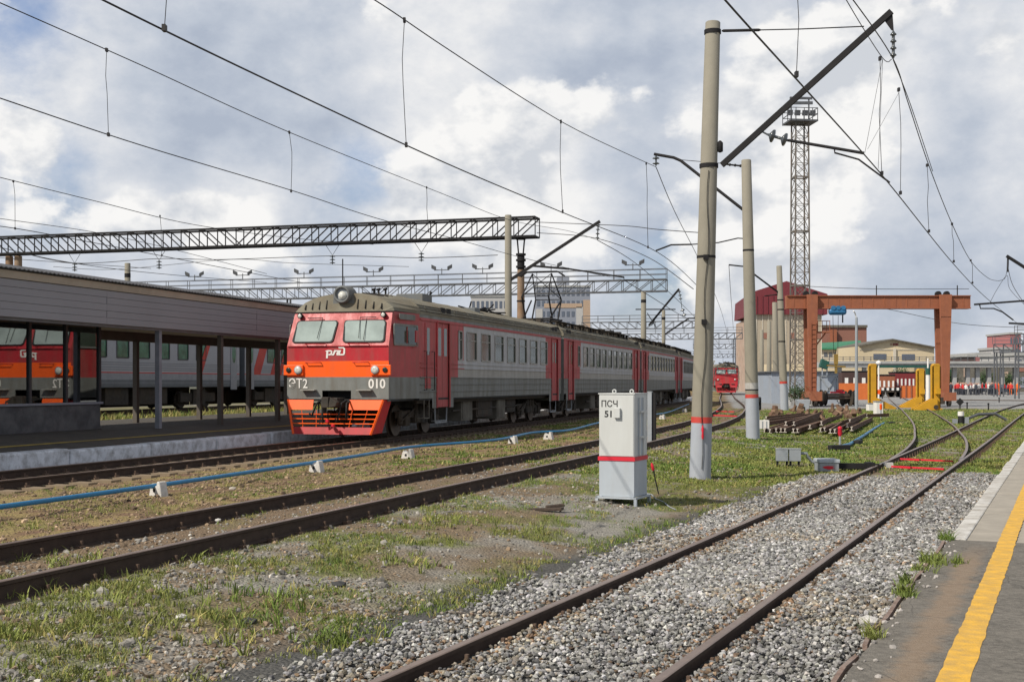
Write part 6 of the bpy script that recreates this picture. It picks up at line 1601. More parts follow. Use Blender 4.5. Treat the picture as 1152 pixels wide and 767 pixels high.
sf = thing('concrete_footing', p, 0, 'pale blue-white concrete footing left of the scrap row, below the tower', 'footing')
mb = MB(); mb.poly((-.42, .35, 0), (1, 0, 0), (0, 0, 1), [(.1, 0), (.25, 0), (.3, .25), (.5, .25), (.55, 0), (.7, 0), (.84, .72), (0, .72)], .7); mb.build('block', M['concrete_paint'], sf, bevel=.02)

# ------------------------------------------------------------------ gantry crane
dK = 92; K = lambda x, y, d=dK: Q(x, y, d)
cr = thing('gantry_crane', K(985, 445), 0, 'rust-orange gantry crane with two tapering legs standing behind the switch', 'crane')
gzk = gz(24, dK)
def rotc(x): return dK
a = K(884, 340); b = K(1090, 340)
mb = MB(); h = 13.0/FPX*dK/2; c = (a+b)/2; mb.obox(c, ((b-a)/2), (0, .32, 0), (0, 0, h))
for x in np.linspace(892, 1082, 16): p = K(x, 340); mb.obox(p, (.04, 0, 0), (0, .34, 0), (0, 0, h+.01))
mb.obox(c + Vector((0, 0, -h-.03)), ((b-a)/2), (0, .45, 0), (0, 0, .035)); mb.obox(c + Vector((0, 0, h+.03)), ((b-a)/2), (0, .45, 0), (0, 0, .03))
mb.build('girder', M['crane'], cr, world=True)
for (xt, wt2, xb, wb_, yb) in ((911.5, 11.5, 912, 8, 441), (1060.5, 13, 1060.5, 6.5, 442)):
    for off in (-1.2, 1.2) if False else (0,):
        T = K(xt, 332); B = K(xb, yb); wt3 = wt2/FPX*dK/2; wb3 = wb_/FPX*dK/2
        mb = MB(); th = .75
        v = [(B.x-wb3, dK-th, B.z), (B.x+wb3, dK-th, B.z), (B.x+wb3, dK-.5, B.z), (B.x-wb3, dK-.5, B.z), (T.x-wt3, dK-.75, T.z), (T.x+wt3, dK-.75, T.z), (T.x+wt3, dK-.34-.1, T.z), (T.x-wt3, dK-.44, T.z)]
        mb.add(v, [(0,3,2,1),(4,5,6,7),(0,1,5,4),(1,2,6,5),(2,3,7,6),(3,0,4,7)])
        v2 = [(q[0], 2*dK-q[1], q[2]) for q in v]; mb.add(v2, [(0,1,2,3),(7,6,5,4),(4,5,1,0),(5,6,2,1),(6,7,3,2),(7,4,0,3)])
        if xt < 1000:
            for z_ in np.arange(1, 6, .35): mb.bar((B.x-.15, dK-.8, z_), (B.x+.2, dK-.8, z_), .03)
            mb.bar((B.x-.15, dK-.8, .6), (B.x-.15, dK-.8, 6), .04); mb.bar((B.x+.2, dK-.8, .6), (B.x+.2, dK-.8, 6), .04)
        mb.build('leg', M['crane'], cr, world=True)
        mb = MB(); z0_ = gzk
        mb.box(B.x-.45, B.x+.45, dK-1.6, dK+1.6, z0_+.45, B.z+.05)
        mb.build('end_carriage', M['crane'], cr, world=True)
        mb = MB()
        for y_ in (-1.3, 1.3): mb.lathe((B.x-.1, dK+y_, z0_+.35), (1, 0, 0), [(0, .3), (.2, .3)], 14)
        mb.box(B.x-.7, B.x-.35, dK-1.5, dK-.9, z0_+.2, z0_+.7)
        mb.build('wheel', M['under'], cr, world=True)
mb = MB()
for x in (906, 916, 1054.5, 1064): p = K(x, 331); mb.lathe(p + Vector((0, -.3, 0)), (0, 1, 0), [(0, .22), (.3, .22)], 10)
mb.build('top_roller', M['dark_steel'], cr, world=True)
mb = MB()
for x in (986, 1077): mb.bar(K(x, 334), K(x, 321), .06)
mb.build('cable_mast', M['dark_steel'], cr, world=True)
mb = MB(); p = K(941, 349); mb.obox(p + Vector((0, -.2, -.05)), (.5, 0, 0), (0, .35, 0), (0, 0, .14))
for x_ in (-.35, .0, .38): mb.lathe(p + Vector((x_, -.6, .15)), (0, 1, 0), [(0, .16), (.9, .16)], 10)
mb.lathe(p + Vector((-.62, -.25, -.1)), (1, 0, 0), [(0, .2), (.1, .27), (1.1, .27), (1.25, .2)], 12); mb.build('hoist', M['hoist_blue'], cr, world=True)
mb = MB(); mb.tube([K(948, 354), K(948, 363)], .05, 6); mb.tube([K(937, 355), K(938, 398)], .018, 4); mb.tube([K(943, 355), K(942.5, 398)], .018, 4); mb.build('hoist_rope', M['dark_steel'], cr, world=True)
mb = MB(); p = K(940.5, 404); mb.obox(p, (.13, 0, 0), (0, .12, 0), (0, 0, .38)); mb.bar(K(930, 411), K(951, 412.5), .2, .11); mb.bar(K(940.5, 407), K(940.5, 420), .16); mb.build('hook_block', M['hook_yellow'], cr, world=True)
mb = MB(); mb.bar(K(917, 374), K(934, 373.5), .9, .10); mb.bar(K(917, 390), K(929, 374), .09)
for x in (920, 925, 930, 933.5): mb.bar(K(x, 373), K(x, 361), .04)
mb.bar(K(919, 361), K(934, 361), .05); mb.bar(K(919, 367), K(934, 367), .04); mb.build('walkway', M['crane'], cr, world=True)
# yellow screw jacks
jack = None
for (x, yt, yb, d, flip, lab) in ((981.5, 409, 463, 84, -1, 'tall yellow vehicle jack at the left, nearest the concrete bollard'), (1035.5, 414.5, 463, 88, 1, 'middle yellow vehicle jack, left of the pair by the crane leg'), (1052.5, 409, 466, 80, 1, 'yellow vehicle jack right of the pair, against the crane leg')):
    b = Q(x, yb, d); b.z = gz(b.x, d) if abs(gz(b.x, d)-b.z) < .5 else b.z; t = Q(x, yt, d); hgt = t.z - b.z
    jk = thing('vehicle_jack', b, 0, lab, 'jack', 'yellow vehicle jacks')
    mb = MB(); mb.box(-.26, .26, -.22, -.10, .1, hgt-.15); mb.box(-.26, -.17, -.22, .25, .1, hgt-.15); mb.box(.17, .26, -.22, .25, .1, hgt-.15); mb.poly((-.26, .25, hgt-.15), (1, 0, 0), (0, 0, 1), [(0, 0), (.52, 0), (.42, .15), (.1, .15)], .47)
    mb.build('column', M['machine_yellow'], jk, bevel=.02)
    mb = MB(); s_ = -flip
    mb.poly((0, -.25, 0), (1, 0, 0), (0, 0, 1), [(0, 0), (s_*1.5, 0), (s_*1.5, .10), (s_*.25, .75), (0, .75)][::(1 if s_ > 0 else -1)], .12); mb.poly((0, .30, 0), (1, 0, 0), (0, 0, 1), [(0, 0), (s_*1.5, 0), (s_*1.5, .10), (s_*.25, .75), (0, .75)][::(1 if s_ > 0 else -1)], .12)
    mb.box(-.34, .34, -.3, .3, 0, .12); mb.build('foot', M['machine_yellow'], jk)
    mb = MB(); mb.lathe((.1*s_, -.4, .2), (0, 1, 0), [(0, .15), (.7, .15)], 12); mb.build('wheel', M['under'], jk)
    mb = MB(); mb.box(-.12, .12, -.6, -.24, hgt*.35, hgt*.35+.35) if flip > 0 else mb.box(.3, .5, -.2, .2, 1.0, 1.3); mb.build('carriage', M['orange'] if flip < 0 else M['machine_yellow'], jk)
p = Q(1044, 444, 84); b = thing('signal_post', Vector((p.x, 84, gz(p.x, 84))), 0, 'white post with a green cap standing between the yellow jacks', 'post')
MB().tube([(0, 0, 0), (0, 0, 2.3)], .14, 10).build('post', M['white_paint'], b); MB().tube([(0, 0, 2.301), (0, 0, 2.75)], .16, 10).build('cap', M['green_dark'], b); MB().tube([(0, 0, 2.751), (0, 0, 3.4)], .06, 8).build('tip', M['white_paint'], b)
# lamp pole and small posts
for (x, yt, yb, d, r, lab, mm) in ((963.5, 357, 446, 82, .12, 'pale slim lamp pole between the shed and the left yellow jack', 'galv'), (988.5, 410, 438, 120, .09, 'short white post with a red collar right of the left jack', 'white_paint')):
    p = Q(x, yb, d); p.z = gz(p.x, d); r_ = thing('lamp_pole', p, 0, lab, 'pole'); t = Q(x, yt, d)
    MB().tube([p, t], [r, r*.7], 12).build('shaft', M[mm], r_, world=True)
    mb = MB(); mb.tube([t + Vector((0, 0, -.05)), t + Vector((-.1, 0, .3)), t + Vector((-.25, -.2, .4))], .04, 6) if d < 100 else mb.lathe(t, (0, 0, 1), [(0, .12), (.1, .3), (.25, .25), (.4, .06)], 8); mb.build('head', M['white_paint'], r_, world=True)
for (x, yb, yt, w, lab) in ((988, 466, 451, .42, 'white square bollard in front of the left yellow jack'), (979, 462, 454, .4, 'low white concrete block left of the white square bollard')):
    p = G(x, yb, -.15); p.z = gz(p.x, p.y); h_ = (yb-yt)*p.y/FPX; b = thing('bollard', p, .1, lab, 'bollard'); MB().box(-w/2, w/2, -w/2, w/2, 0, h_).build('block', M['white_paint'], b, bevel=.03); MB().box(-w/2-.02, w/2+.02, -w/2-.02, w/2+.02, h_+.001, h_+.05).build('cap', M['galv'], b)
# wheelsets on a stand
p = G(942, 456, -.1); p.z = gz(p.x, p.y)
ws = thing('bogie_on_stand', p, .1, 'rusty bogie with dark wheels parked in front of the pale shed', 'bogie')
for x_ in (-1.15, 1.1):
    mb = MB(); mb.lathe((x_-.12, 0, .62), (1, 0, 0), [(0, .62), (.06, .62), (.1, .5), (.3, .5), (.34, .58)], 20); mb.lathe((x_-.12, 1.6, .62), (1, 0, 0), [(0, .62), (.06, .62), (.1, .5), (.3, .5)], 20); mb.build('wheel', M['under'], ws)
mb = MB(); mb.box(-1.1, 1.1, -.15, 1.8, .75, .95); mb.tube([(-1.3, 0, .62), (1.3, 0, .62)], .12, 8); mb.build('frame', M['wheel'], ws)
mb = MB(); mb.box(-.5, .5, -.2, .1, .98, 1.1); mb.box(-.1, .3, -.25, .0, 1.1, 1.25); mb.build('brake_gear', M['stripe_red'], ws)
# diamond marker, black/white marker, hose
p = G(1081, 476, -.25); p.z = gz(p.x, p.y)
b = thing('track_marker', p, 0, 'low marker with a white top and black body in the grass right of the switch', 'marker'); MB().tube([(0, 0, 0), (0, 0, .36)], .13, 10).build('body', M['black'], b); MB().tube([(0, 0, .361), (0, 0, .56)], .14, 10).build('top', M['white_paint'], b); MB().box(.16, .34, -.1, .1, 0, .3).build('box', M['galv'], b); MB().box(-.36, -.18, -.1, .1, 0, .22).build('box', M['galv'], b)
tag(MB().tube([p + Vector((.35, 0, .25)), p + Vector((.9, .3, .42)), p + Vector((1.8, .6, .45)), p + Vector((2.3, .5, .15))], .07, 8).build('hose', M['grey_steel']), 'dark hose arching over the grass right of the low black and white marker', 'hose')
p = G(1080, 460, -.1); p.z = gz(p.x, p.y); b = thing('diamond_marker', p, 0, 'small black diamond marker on a stub post right of the crane leg', 'marker')
MB().tube([(0, 0, 0), (0, 0, .3)], .04, 6).build('post', M['dark_steel'], b); MB().obox((0, 0, .52), (.13, 0, .13), (0, .02, 0), (-.13, 0, .13)).build('plate', M['black'], b)
for i, (x, y) in enumerate(((1088, 459), (1112, 460), (1124, 452))):
    p = G(x, y, -.1); p.z = gz(p.x, p.y); b = thing('low_post', p, 0, ('short dark post just right of the diamond marker', 'short dark post in the grass halfway to the right edge', 'short grey post on the pale gravel near the right edge')[i], 'post'); MB().tube([(0, 0, 0), (0, 0, .34)], .045, 8).build('post', M['dark_steel'], b); MB().lathe((0, 0, .34), (0, 0, 1), [(0, .05), (.06, .08), (.12, .03)], 8).build('cap', M['dark_steel'], b)

# ------------------------------------------------------------------ sheds, halls, viaduct
def win_grid(root, o, U_, nx, nz, w, h, px_, pz, m_='facade_glass', off=.04, fr=None):
    """row of identical windows standing on a wall: o lower-left, U_ along the wall"""
    U_ = Vector(U_).normalized(); N = Vector((U_.y, -U_.x, 0)); me = None
    for j in range(nz):
        for i in range(nx):
            if me is None:
                mb = MB(); mb.poly((0, 0, 0), U_, (0, 0, 1), [(0, 0), (w, 0), (w, h), (0, h)], off); q = mb.build('window', M[m_], root); me = q.data
            else: q = bpy.data.objects.new('window', me); COL.objects.link(q); q.parent = root
            q.location = Vector(o) - root.location + U_*px_*i + Vector((0, 0, pz*j))
# pale shed
dS = 105
sh = thing('metal_shed', Q(915, 440, dS), 0, 'long pale blue-grey sheet metal shed with cross-braced panels', 'shed')
a, b = Q(868, 419, dS), Q(943, 419, dS); zg = gz(27, dS)-.3
MB().box(a.x, b.x, dS, dS+6, zg, a.z).build('wall', M['shed_blue'], sh, world=True)
mb = MB(); mb.box(a.x-.2, b.x+.2, dS-.2, dS+6.2, a.z+.003, a.z+.12); mb.build('roof', M['grey_steel'], sh, world=True)
mb = MB(); l_ = Q(922, 420, dS).x; r__ = Q(942, 420, dS).x; y_ = dS-.04
for (p, q) in (((l_, 1.0), (l_, 0)), ((r__, 1), (r__, 0)), ((l_, 1), (r__, 0)), ((r__, 1), (l_, 0))):
    z_a = zg + .5 + (a.z-zg-.8)*p[1]; z_b = zg + .5 + (a.z-zg-.8)*q[1]; mb.bar((p[0], y_, z_a), (q[0], y_, z_b), .09)
mb.bar((l_, y_, a.z-.3), (r__, y_, a.z-.3), .09); mb.build('brace_panel', M['galv'], sh, world=True)
p = Q(927, 411, 104); t_ = thing('roof_tank', p, 0, 'dark green angled box on legs on the shed roof', 'tank')
MB().obox((0, 0, .1), (.30, 0, -.12), (0, .3, 0), (.1, 0, .32)).build('box', M['green_dark'], t_); mb = MB(); mb.bar((-.15, 0, -.2), (-.15, 0, -.8), .08); mb.bar((.25, 0, -.2), (.25, 0, -.8), .08); mb.build('leg', M['shed_blue'], t_)
# big hall with dark red gambrel cladding
dR = 215
hall = thing('workshop_hall', Q(885, 430, dR), 0, 'large beige hall with a dark red clad gable and roof behind the poles', 'building')
x0, x1 = Q(851, 400, dR).x, Q(924, 400, dR).x; zr = Q(0, 353.5, dR).z; gy = -.5
back = 36
mb = MB()
xb0 = Q(828, 400, dR+back).x; 
f_ = [(x0, dR, gy), (x1, dR, gy), (x1, dR, zr), (x0, dR, zr)]; bk = [(xb0, dR+back, gy), (x1+2, dR+back, gy), (x1+2, dR+back, zr), (xb0, dR+back, zr)]
mb.add(f_ + bk, [(0,1,2,3)], 0); mb.add(f_ + bk, [(4,0,3,7)], 1); mb.add(f_ + bk, [(1,5,6,2), (5,4,7,6)], 0)
nP = 11
for i in range(nP+1): x_ = x0 + (x1-x0)*i/nP; mb.bar((x_, dR-.03, gy), (x_, dR-.03, zr), .12, .1, mi=2)
mb.build('wall', [M['beige_panel'], M['brick_old'], M['plaster']], hall, world=True)
mb = MB()
gp = [(x0-1, zr-.05), (Q(930, 0, dR).x, zr-.05), (Q(930, 0, dR).x, Q(0, 331, dR).z), (Q(884, 0, dR).x, Q(0, 316.5, dR).z), (x0-1, Q(0, 329, dR).z)]
gp2 = [(Q(826, 0, dR+back).x, Q(0, 361, dR+back).z), (x1+2, zr), (x1+2, Q(0, 331, dR).z), (Q(884, 0, dR).x+1, Q(0, 316.5, dR).z), (Q(827, 0, dR+back).x, Q(0, 342, dR+back).z)]
A_ = [(x, dR-.6, z) for x, z in gp]; B_ = [(x, dR+back, z) for x, z in gp2]
mb.add(A_ + B_, [(0,1,2,3,4), (9,8,7,6,5), (0,4,9,5), (4,3,8,9), (3,2,7,8), (2,1,6,7), (1,0,5,6)])
for i in range(1, 14): x_ = gp[0][0] + (gp[1][0]-gp[0][0])*i/14; mb.bar((x_, dR-.64, zr), (x_, dR-.64, Q(0, 333, dR).z), .15)
mb.build('roof_cladding', M['red_clad'], hall, world=True)
mb = MB(); mb.box(x0+1, x1+4, dR-6, dR-1, gy, Q(0, 410, dR).z); mb.build('annex', M['hall_cream'], hall, world=True)
win_grid(hall, (x0+1.2, dR-.06, zr-4.2), (1, 0, 0), 5, 1, .8, 1.0, 2.3, 2, 'brick_brown')
# brown building and green roofed one
d_ = 300; bb_ = thing('brown_building', Q(950, 430, d_), 0, 'plain flat-roofed brown brick building behind the green roof', 'building')
mb = MB(); mb.box(Q(905, 0, d_).x, Q(975, 0, d_).x, d_, d_+30, -.5, Q(0, 368.5, d_).z); mb.build('wall', M['brick_brown'], bb_, world=True)
mb = MB(); mb.box(Q(904, 0, d_).x, Q(975.5, 0, d_).x, d_-.4, d_+30.4, Q(0, 368.5, d_).z+.003, Q(0, 368, d_).z+.5); mb.build('parapet', M['under_grey'], bb_, world=True)
MB().box(Q(934, 0, d_).x, Q(940, 0, d_).x, d_-1.2, d_-.02, -.5, Q(0, 371, d_).z).build('pilaster', M['crane'], bb_, world=True)
d_ = 262; gb = thing('green_roofed_building', Q(950, 430, d_), 0, 'low white building with a green roof and a row of small dark windows', 'building')
xa, xb = Q(920, 0, d_).x, Q(969, 0, d_).x; zt = Q(0, 393, d_).z
MB().box(xa, xb, d_, d_+14, -.5, zt).build('wall', M['plaster'], gb, world=True)
mb = MB(); q = [(xa-.5, d_-.6, zt-.1), (xb+.5, d_-.6, zt+.1), (xb+2, d_+8, Q(0, 383, d_).z), (xa-.5, d_+8, Q(0, 387, d_).z)]; mb.add(q + [(p[0], p[1], p[2]+.3) for p in q], [(0,3,2,1),(4,5,6,7),(0,1,5,4),(1,2,6,5),(2,3,7,6),(3,0,4,7)]); mb.build('roof', M['green_roof'], gb, world=True)
win_grid(gb, (Q(927, 0, d_).x, d_-.02, Q(0, 401.5, d_).z), (1, 0, 0), 8, 1, .75, 1.0, 1.02, 1, 'facade_glass')
# cream gabled hall
d_ = 245; ch = thing('cream_hall', Q(1008, 430, d_), 0, 'cream hall with a shallow gable, red lettering and two dark windows', 'building')
z = lambda y: Q(0, y, d_).z; x = lambda v: Q(v, 0, d_).x
pts_ = [(x(966), -.5), (x(1051), -.5), (x(1051), z(391.5)), (x(1003), z(382.5)), (x(966), z(389.5))]
mb = MB(); A_ = [(a, d_, b) for a, b in pts_]; B_ = [(a, d_+40, b) for a, b in pts_]; mb.add(A_+B_, [(0,1,2,3,4), (9,8,7,6,5), (1,6,7,2), (0,4,9,5)]); mb.build('wall', M['hall_cream'], ch, world=True)
mb = MB()
for (p, q) in ((pts_[4], pts_[3]), (pts_[3], pts_[2])):
    v = [(p[0], d_-.8, p[1]+.003), (q[0], d_-.8, q[1]+.003), (q[0], d_+40, q[1]+.003), (p[0], d_+40, p[1]+.003)]; mb.add(v + [(a, b, c+.25) for a, b, c in v], [(0,3,2,1),(4,5,6,7),(0,1,5,4),(1,2,6,5),(2,3,7,6),(3,0,4,7)])
mb.build('roof', M['under_grey'], ch, world=True)
mb = MB(); mb.box(x(1004.5), x(1007.5), d_-.35, d_-.01, -.5, z(392)); mb.box(x(967), x(1004.4), d_-.12, d_-.01, z(393.6), z(392.8)); mb.box(x(1007.6), x(1050), d_-.12, d_-.01, z(393.6), z(392.8)); mb.build('pilaster', M['plaster'], ch, world=True)
for (a, b, c, e_) in ((982.5, 997, 398, 404.5), (1014.5, 1029, 398.3, 405)): MB().box(x(a), x(b), d_-.08, d_-.02, z(e_), z(c)).build('window', M['facade_glass'], ch, world=True)
mb = MB()   # illegible red letters, as small strokes
for i, (a, w_) in enumerate(((1002.0, .16), (1004.3, .26), (1006.0, .26), (1007.6, .26), (1009.2, .26))):
    mb.box(x(a), x(a)+w_*.8, d_-.1, d_-.02, z(388.6), z(386.0))
mb.build('lettering', M['loco_red'], ch, world=True)
# viaduct
dv = 190; V_ = lambda x, y, d=dv: Q(x, y, d)
vi = thing('viaduct', V_(1040, 430), 0, 'low concrete viaduct with a railing crossing the right background', 'bridge')
xa, xb = V_(925, 0).x, V_(1260, 0).x
mb = MB(); mb.box(xa, xb, dv, dv+7, V_(0, 413).z, V_(0, 407).z); mb.box(xa, xb, dv-.25, dv+.2, V_(0, 409).z, V_(0, 406.2).z); mb.build('deck', M['viaduct'], vi, world=True)
mb = MB(); mb.box(V_(984, 0).x, V_(1052, 0).x, dv-.06, dv-.005, V_(0, 413.2).z, V_(0, 410.6).z); mb.build('green_beam', M['green_dark'], vi, world=True)
mb = MB()
for y in (401.5, 403.7): mb.bar((xa, dv-.05, V_(0, y).z), (xb, dv-.05, V_(0, y).z), .07)
for i in range(44): x_ = xa + (xb-xa)*i/43; mb.bar((x_, dv-.05, V_(0, 406).z), (x_, dv-.05, V_(0, 401).z), .09)
mb.build('railing', M['grey_steel'], vi, world=True)
for xx in (947, 975, 1062, 1077, 1092, 1103, 1116, 1131, 1146, 1165): MB().box(V_(xx, 0).x-.28, V_(xx, 0).x+.28, dv+1, dv+1.7, -.4, V_(0, 413.1).z).build('column', M['viaduct'], vi, world=True)
# depot frontage under the viaduct
d_ = 232; dp = thing('depot_wall', Q(1100, 430, d_), 0, 'long low depot frontage with dark openings seen under the viaduct', 'building')
MB().box(Q(1052, 0, d_).x, Q(1290, 0, d_).x, d_, d_+12, -.5, Q(0, 411, d_).z).build('wall', M['under_grey'], dp, world=True)
for a, b, c, e_, m_ in ((1060, 1072, 416, 436, 'green_dark'), (1093, 1103, 425, 433, 'apt_blue'), (1105, 1114, 425, 433, 'apt_blue'), (1124, 1134, 418, 432, 'brick_old'), (1137, 1152, 424, 436, 'apt_blue'), (1140, 1152, 413, 418, 'brick_brown'), (1084, 1090, 414, 424, 'brick_old')): MB().box(Q(a, 0, d_).x, Q(b, 0, d_).x, d_-.1, d_-.02, Q(0, e_, d_).z, Q(0, c, d_).z).build('opening', M[m_], dp, world=True)
# wagons and locomotive below the viaduct
def wagon(xa_, xb_, yt, yb, d, label, m_, wins=0, name='wagon', roofm='dark_steel'):
    a = Q(xa_, yb, d); b = Q(xb_, yt, d); gz_ = gz(a.x, d); r = thing(name, (a.x, d, gz_), 0, label, 'wagon')
    w = b.x-a.x; h = b.z - gz_
    MB().box(0, w, 0, 2.8, .9, h-.2).build('body', M[m_], r, bevel=.05)
    MB().box(-.05, w+.05, -.05, 2.85, h-.197, h).build('roof', M[roofm], r, bevel=.05)
    mb = MB(); mb.box(.1, w-.1, .1, 2.7, .6, .897); mb.build('underframe', M['under'], r)
    for x_ in (.14, .24, .76, .86): MB().lathe((w*x_, .2, .5), (0, 1, 0), [(0, .5), (.14, .5)], 14).build('wheel', M['under'], r)
    for i in range(wins): MB().box(w*(i+.35)/wins, w*(i+.75)/wins, -.03, -.001, h*.45, h*.72).build('window', M['white_paint'], r)
wagon(947, 976, 417, 432, 165, 'dark brown wagon with white panes behind the lamp pole', 'brown_wagon', 3)
wagon(987, 1007, 421, 438, 150, 'red and white striped wagon right of the left yellow jack', 'crane', 4)
wagon(1007.5, 1034, 418, 438, 152, 'dark red locomotive with a row of white windows beneath the viaduct', 'loco_red', 6, 'locomotive')
ob = thing('orange_fence', Q(1020, 438, 140), 0, 'orange board fence below the dark red locomotive', 'fence')
MB().box(Q(1013, 0, 140).x, Q(1036, 0, 140).x, 140, 140.1, gz(40, 140), Q(0, 434, 140).z).build('panel', M['orange_board'], ob, world=True)
for xx in (1013, 1019, 1025, 1031, 1036): MB().box(Q(xx, 0, 140).x-.06, Q(xx, 0, 140).x+.06, 139.9, 139.99, gz(40, 140), Q(0, 433, 140).z).build('post', M['crane'], ob, world=True)
ob = thing('orange_fence', Q(960, 438, 128), 0, 'orange board fence left of the yellow jack, below the brown wagon', 'fence')
MB().box(Q(944, 0, 128).x, Q(976, 0, 128).x, 128, 128.1, gz(36, 128), Q(0, 431, 128).z).build('panel', M['orange_board'], ob, world=True)
bs = thing('striped_barrier', Q(1003, 438, 136), 0, 'black and white striped barrier board at the end of the crane track', 'barrier')
for i in range(8):
    a = Q(992 + i*2.8, 0, 136).x; MB().box(a, a+.25, 136, 136.06, Q(0, 439, 136).z, Q(0, 436, 136).z).build('stripe', M['white_paint' if i % 2 == 0 else 'black'], bs, world=True)
for xx in (993, 1013): MB().box(Q(xx, 0, 136).x-.05, Q(xx, 0, 136).x+.05, 136.07, 136.15, gz(40, 136), Q(0, 436, 136).z).build('post', M['dark_steel'], bs, world=True)
# distant blocks
def block(name, xa_, xb_, yt, d, label, m_, nx=0, nz=0, wm='facade_glass', dep_=25, y0=430, wf=.55, hf=.5):
    a = Q(xa_, 430, d); b = Q(xb_, yt, d); r = thing(name, (a.x, d, 0), 0, label, 'building'); W = b.x-a.x; H = b.z
    MB().box(0, W, 0, dep_, -1, H).build('wall', M[m_], r); MB().box(-.4, W+.4, -.4, dep_+.4, H+.01, H+.8).build('parapet', M['viaduct'], r)
    if nx:
        pw, ph = W/nx, (H-2)/nz; me = None
        for i in range(nx):
            for j in range(nz):
                if me is None: q = MB().box(0, pw*wf, -.15, -.02, 0, ph*hf).build('window', M[wm], r); me = q.data
                else: q = bpy.data.objects.new('window', me); COL.objects.link(q); q.parent = r
                q.location = (pw*(i+.22), 0, 2 + ph*(j+.2))
    return r, W, H
r, W, H = block('apartment_building', 603, 664, 323, 560, 'tall apartment block in blue-grey and tan rising behind the train roof', 'apt_blue', 11, 9)
for (a, b, c, e_, m_) in ((.15, .85, .79, .835, 'apt_tan'), (.87, 1.0, .40, .87, 'apt_tan'), (.74, .865, .45, .80, 'apt_white'), (.0, .12, .5, .78, 'apt_white')):
    MB().box(W*a, W*b, -.20, -.01, H*c, H*e_).build('facade_panel', M[m_], r)
MB().box(W*.40, W*.62, 3, 15, H+.82, H+5).build('penthouse', M['apt_blue'], r)
block('office_building', 530, 571, 334, 600, 'pale low block behind the concrete pole and the train roof', 'apt_white', 8, 6)
block('white_tower', 1124, 1139, 393, 420, 'white block with a grid of windows at the right, above the viaduct', 'apt_white', 8, 5, dep_=18)
block('red_building', 1136, 1148.5, 376, 520, 'bright red-brown building top at the right edge', 'pink_wall', 4, 4)
block('pink_building', 1098, 1113, 399.5, 400, 'small flat pink-red building above the viaduct railing', 'pink_wall', 0, 0)
block('dark_building', 1089, 1097.5, 401.5, 395, 'small dark brown building left of the pink one above the viaduct', 'brown_wagon', 0, 0)
block('white_gabled_building', 1142, 1170, 400, 330, 'white low building at the right edge behind the small railed gantry', 'apt_white', 3, 2)
for (xa_, xb_, yt, d, l, m_) in ((690, 720, 402, 500, 'low grey building hidden far behind the third carriage', 'viaduct'), (780, 803, 408, 420, 'reddish low building beyond the tall pole', 'brick_old'), (804, 826, 412, 450, 'distant low brownish building over the red train roof', 'brick_brown')):
    block('low_building', xa_, xb_, yt, d, l, m_, 5, 1)

# ------------------------------------------------------------------ trees
def tree(p, h, w, label, n=2600, seed=1, name='tree'):
    r = thing(name, p, 0, label, 'tree', 'trees beyond the viaduct'); rr = np.random.default_rng(seed)
    mb = MB(); mb.tube([(0, 0, -.2), (.1, 0, h*.3), (0, .1, h*.6)], [w*.06, w*.045, w*.02], 8)
    for i in range(7): a = i*.9; mb.tube([(0, 0, h*.28 + i*h*.04), (math.cos(a)*w*.25, math.sin(a)*w*.25, h*.5 + i*h*.03), (math.cos(a)*w*.4, math.sin(a)*w*.4, h*.62 + i*h*.04)], [w*.025, w*.015, w*.006], 6)
    mb.build('trunk', M['bark'], r)
    cl = rr.normal(0, 1, (26, 3)); cl /= np.linalg.norm(cl, axis=1)[:, None]; cl *= rr.uniform(.35, 1, (26, 1)); cl = cl*np.array([w*.38, w*.38, h*.30]) + np.array([0, 0, h*.64])
    c = cl[rr.integers(0, 26, n)] + rr.normal(0, 1, (n, 3))*w*.10
    a = rr.normal(0, 1, (n, 3)); a /= np.linalg.norm(a, axis=1)[:, None]; b = rr.normal(0, 1, (n, 3)); b -= a*(a*b).sum(1)[:, None]; b /= np.linalg.norm(b, axis=1)[:, None]
    s = w*.028; V = np.stack([c-a*s, c+b*s*.6, c+a*s, c-b*s*.6], 1).reshape(-1, 3); F = np.arange(n*4).reshape(-1, 4)
    np_mesh('crown', V, F, M['leaf'], parent=r)
for i, (x_, yt, d, w, l) in enumerate(((1071, 414, 200, 3.6, 'dark green tree just right of the right crane leg'), (1110, 417, 205, 3.5, 'light green tree between the viaduct columns'), (1138, 420, 210, 4.5, 'rounded green tree under the viaduct near the right edge'), (1014, 413, 215, 4, 'tree behind the locomotive under the viaduct'))):
    p = Q(x_, 430, d); p.z = -.2; tree(p, Q(x_, yt, d).z + .2, w, l, 1500, i+5)
vv = np.random.default_rng(4); n = 26000
bx = vv.uniform(-420, 520, n); by = vv.uniform(640, 760, n); hz = vv.uniform(0, 1, n)**1.3*(6 + 6*fbm(bx, by*0, .02, 4, 5)); c = np.stack([bx, by, hz-1], 1)
a = vv.normal(0, 1, (n, 3)); b = vv.normal(0, 1, (n, 3)); s = 1.5; V = np.stack([c-a*s, c+b*s, c+a*s, c-b*s], 1).reshape(-1, 3)
tag(np_mesh('far_woodland', V, np.arange(n*4).reshape(-1, 4), M['leaf']), 'far belt of trees along the horizon', 'woodland', kind='stuff')
# shrub behind the pole foot
p = Q(894, 455, 88); p.z = gz(p.x, 88); tree(p, 1.6, 2.0, 'small green shrub at the foot of the floodlight tower', 900, 33, 'shrub')

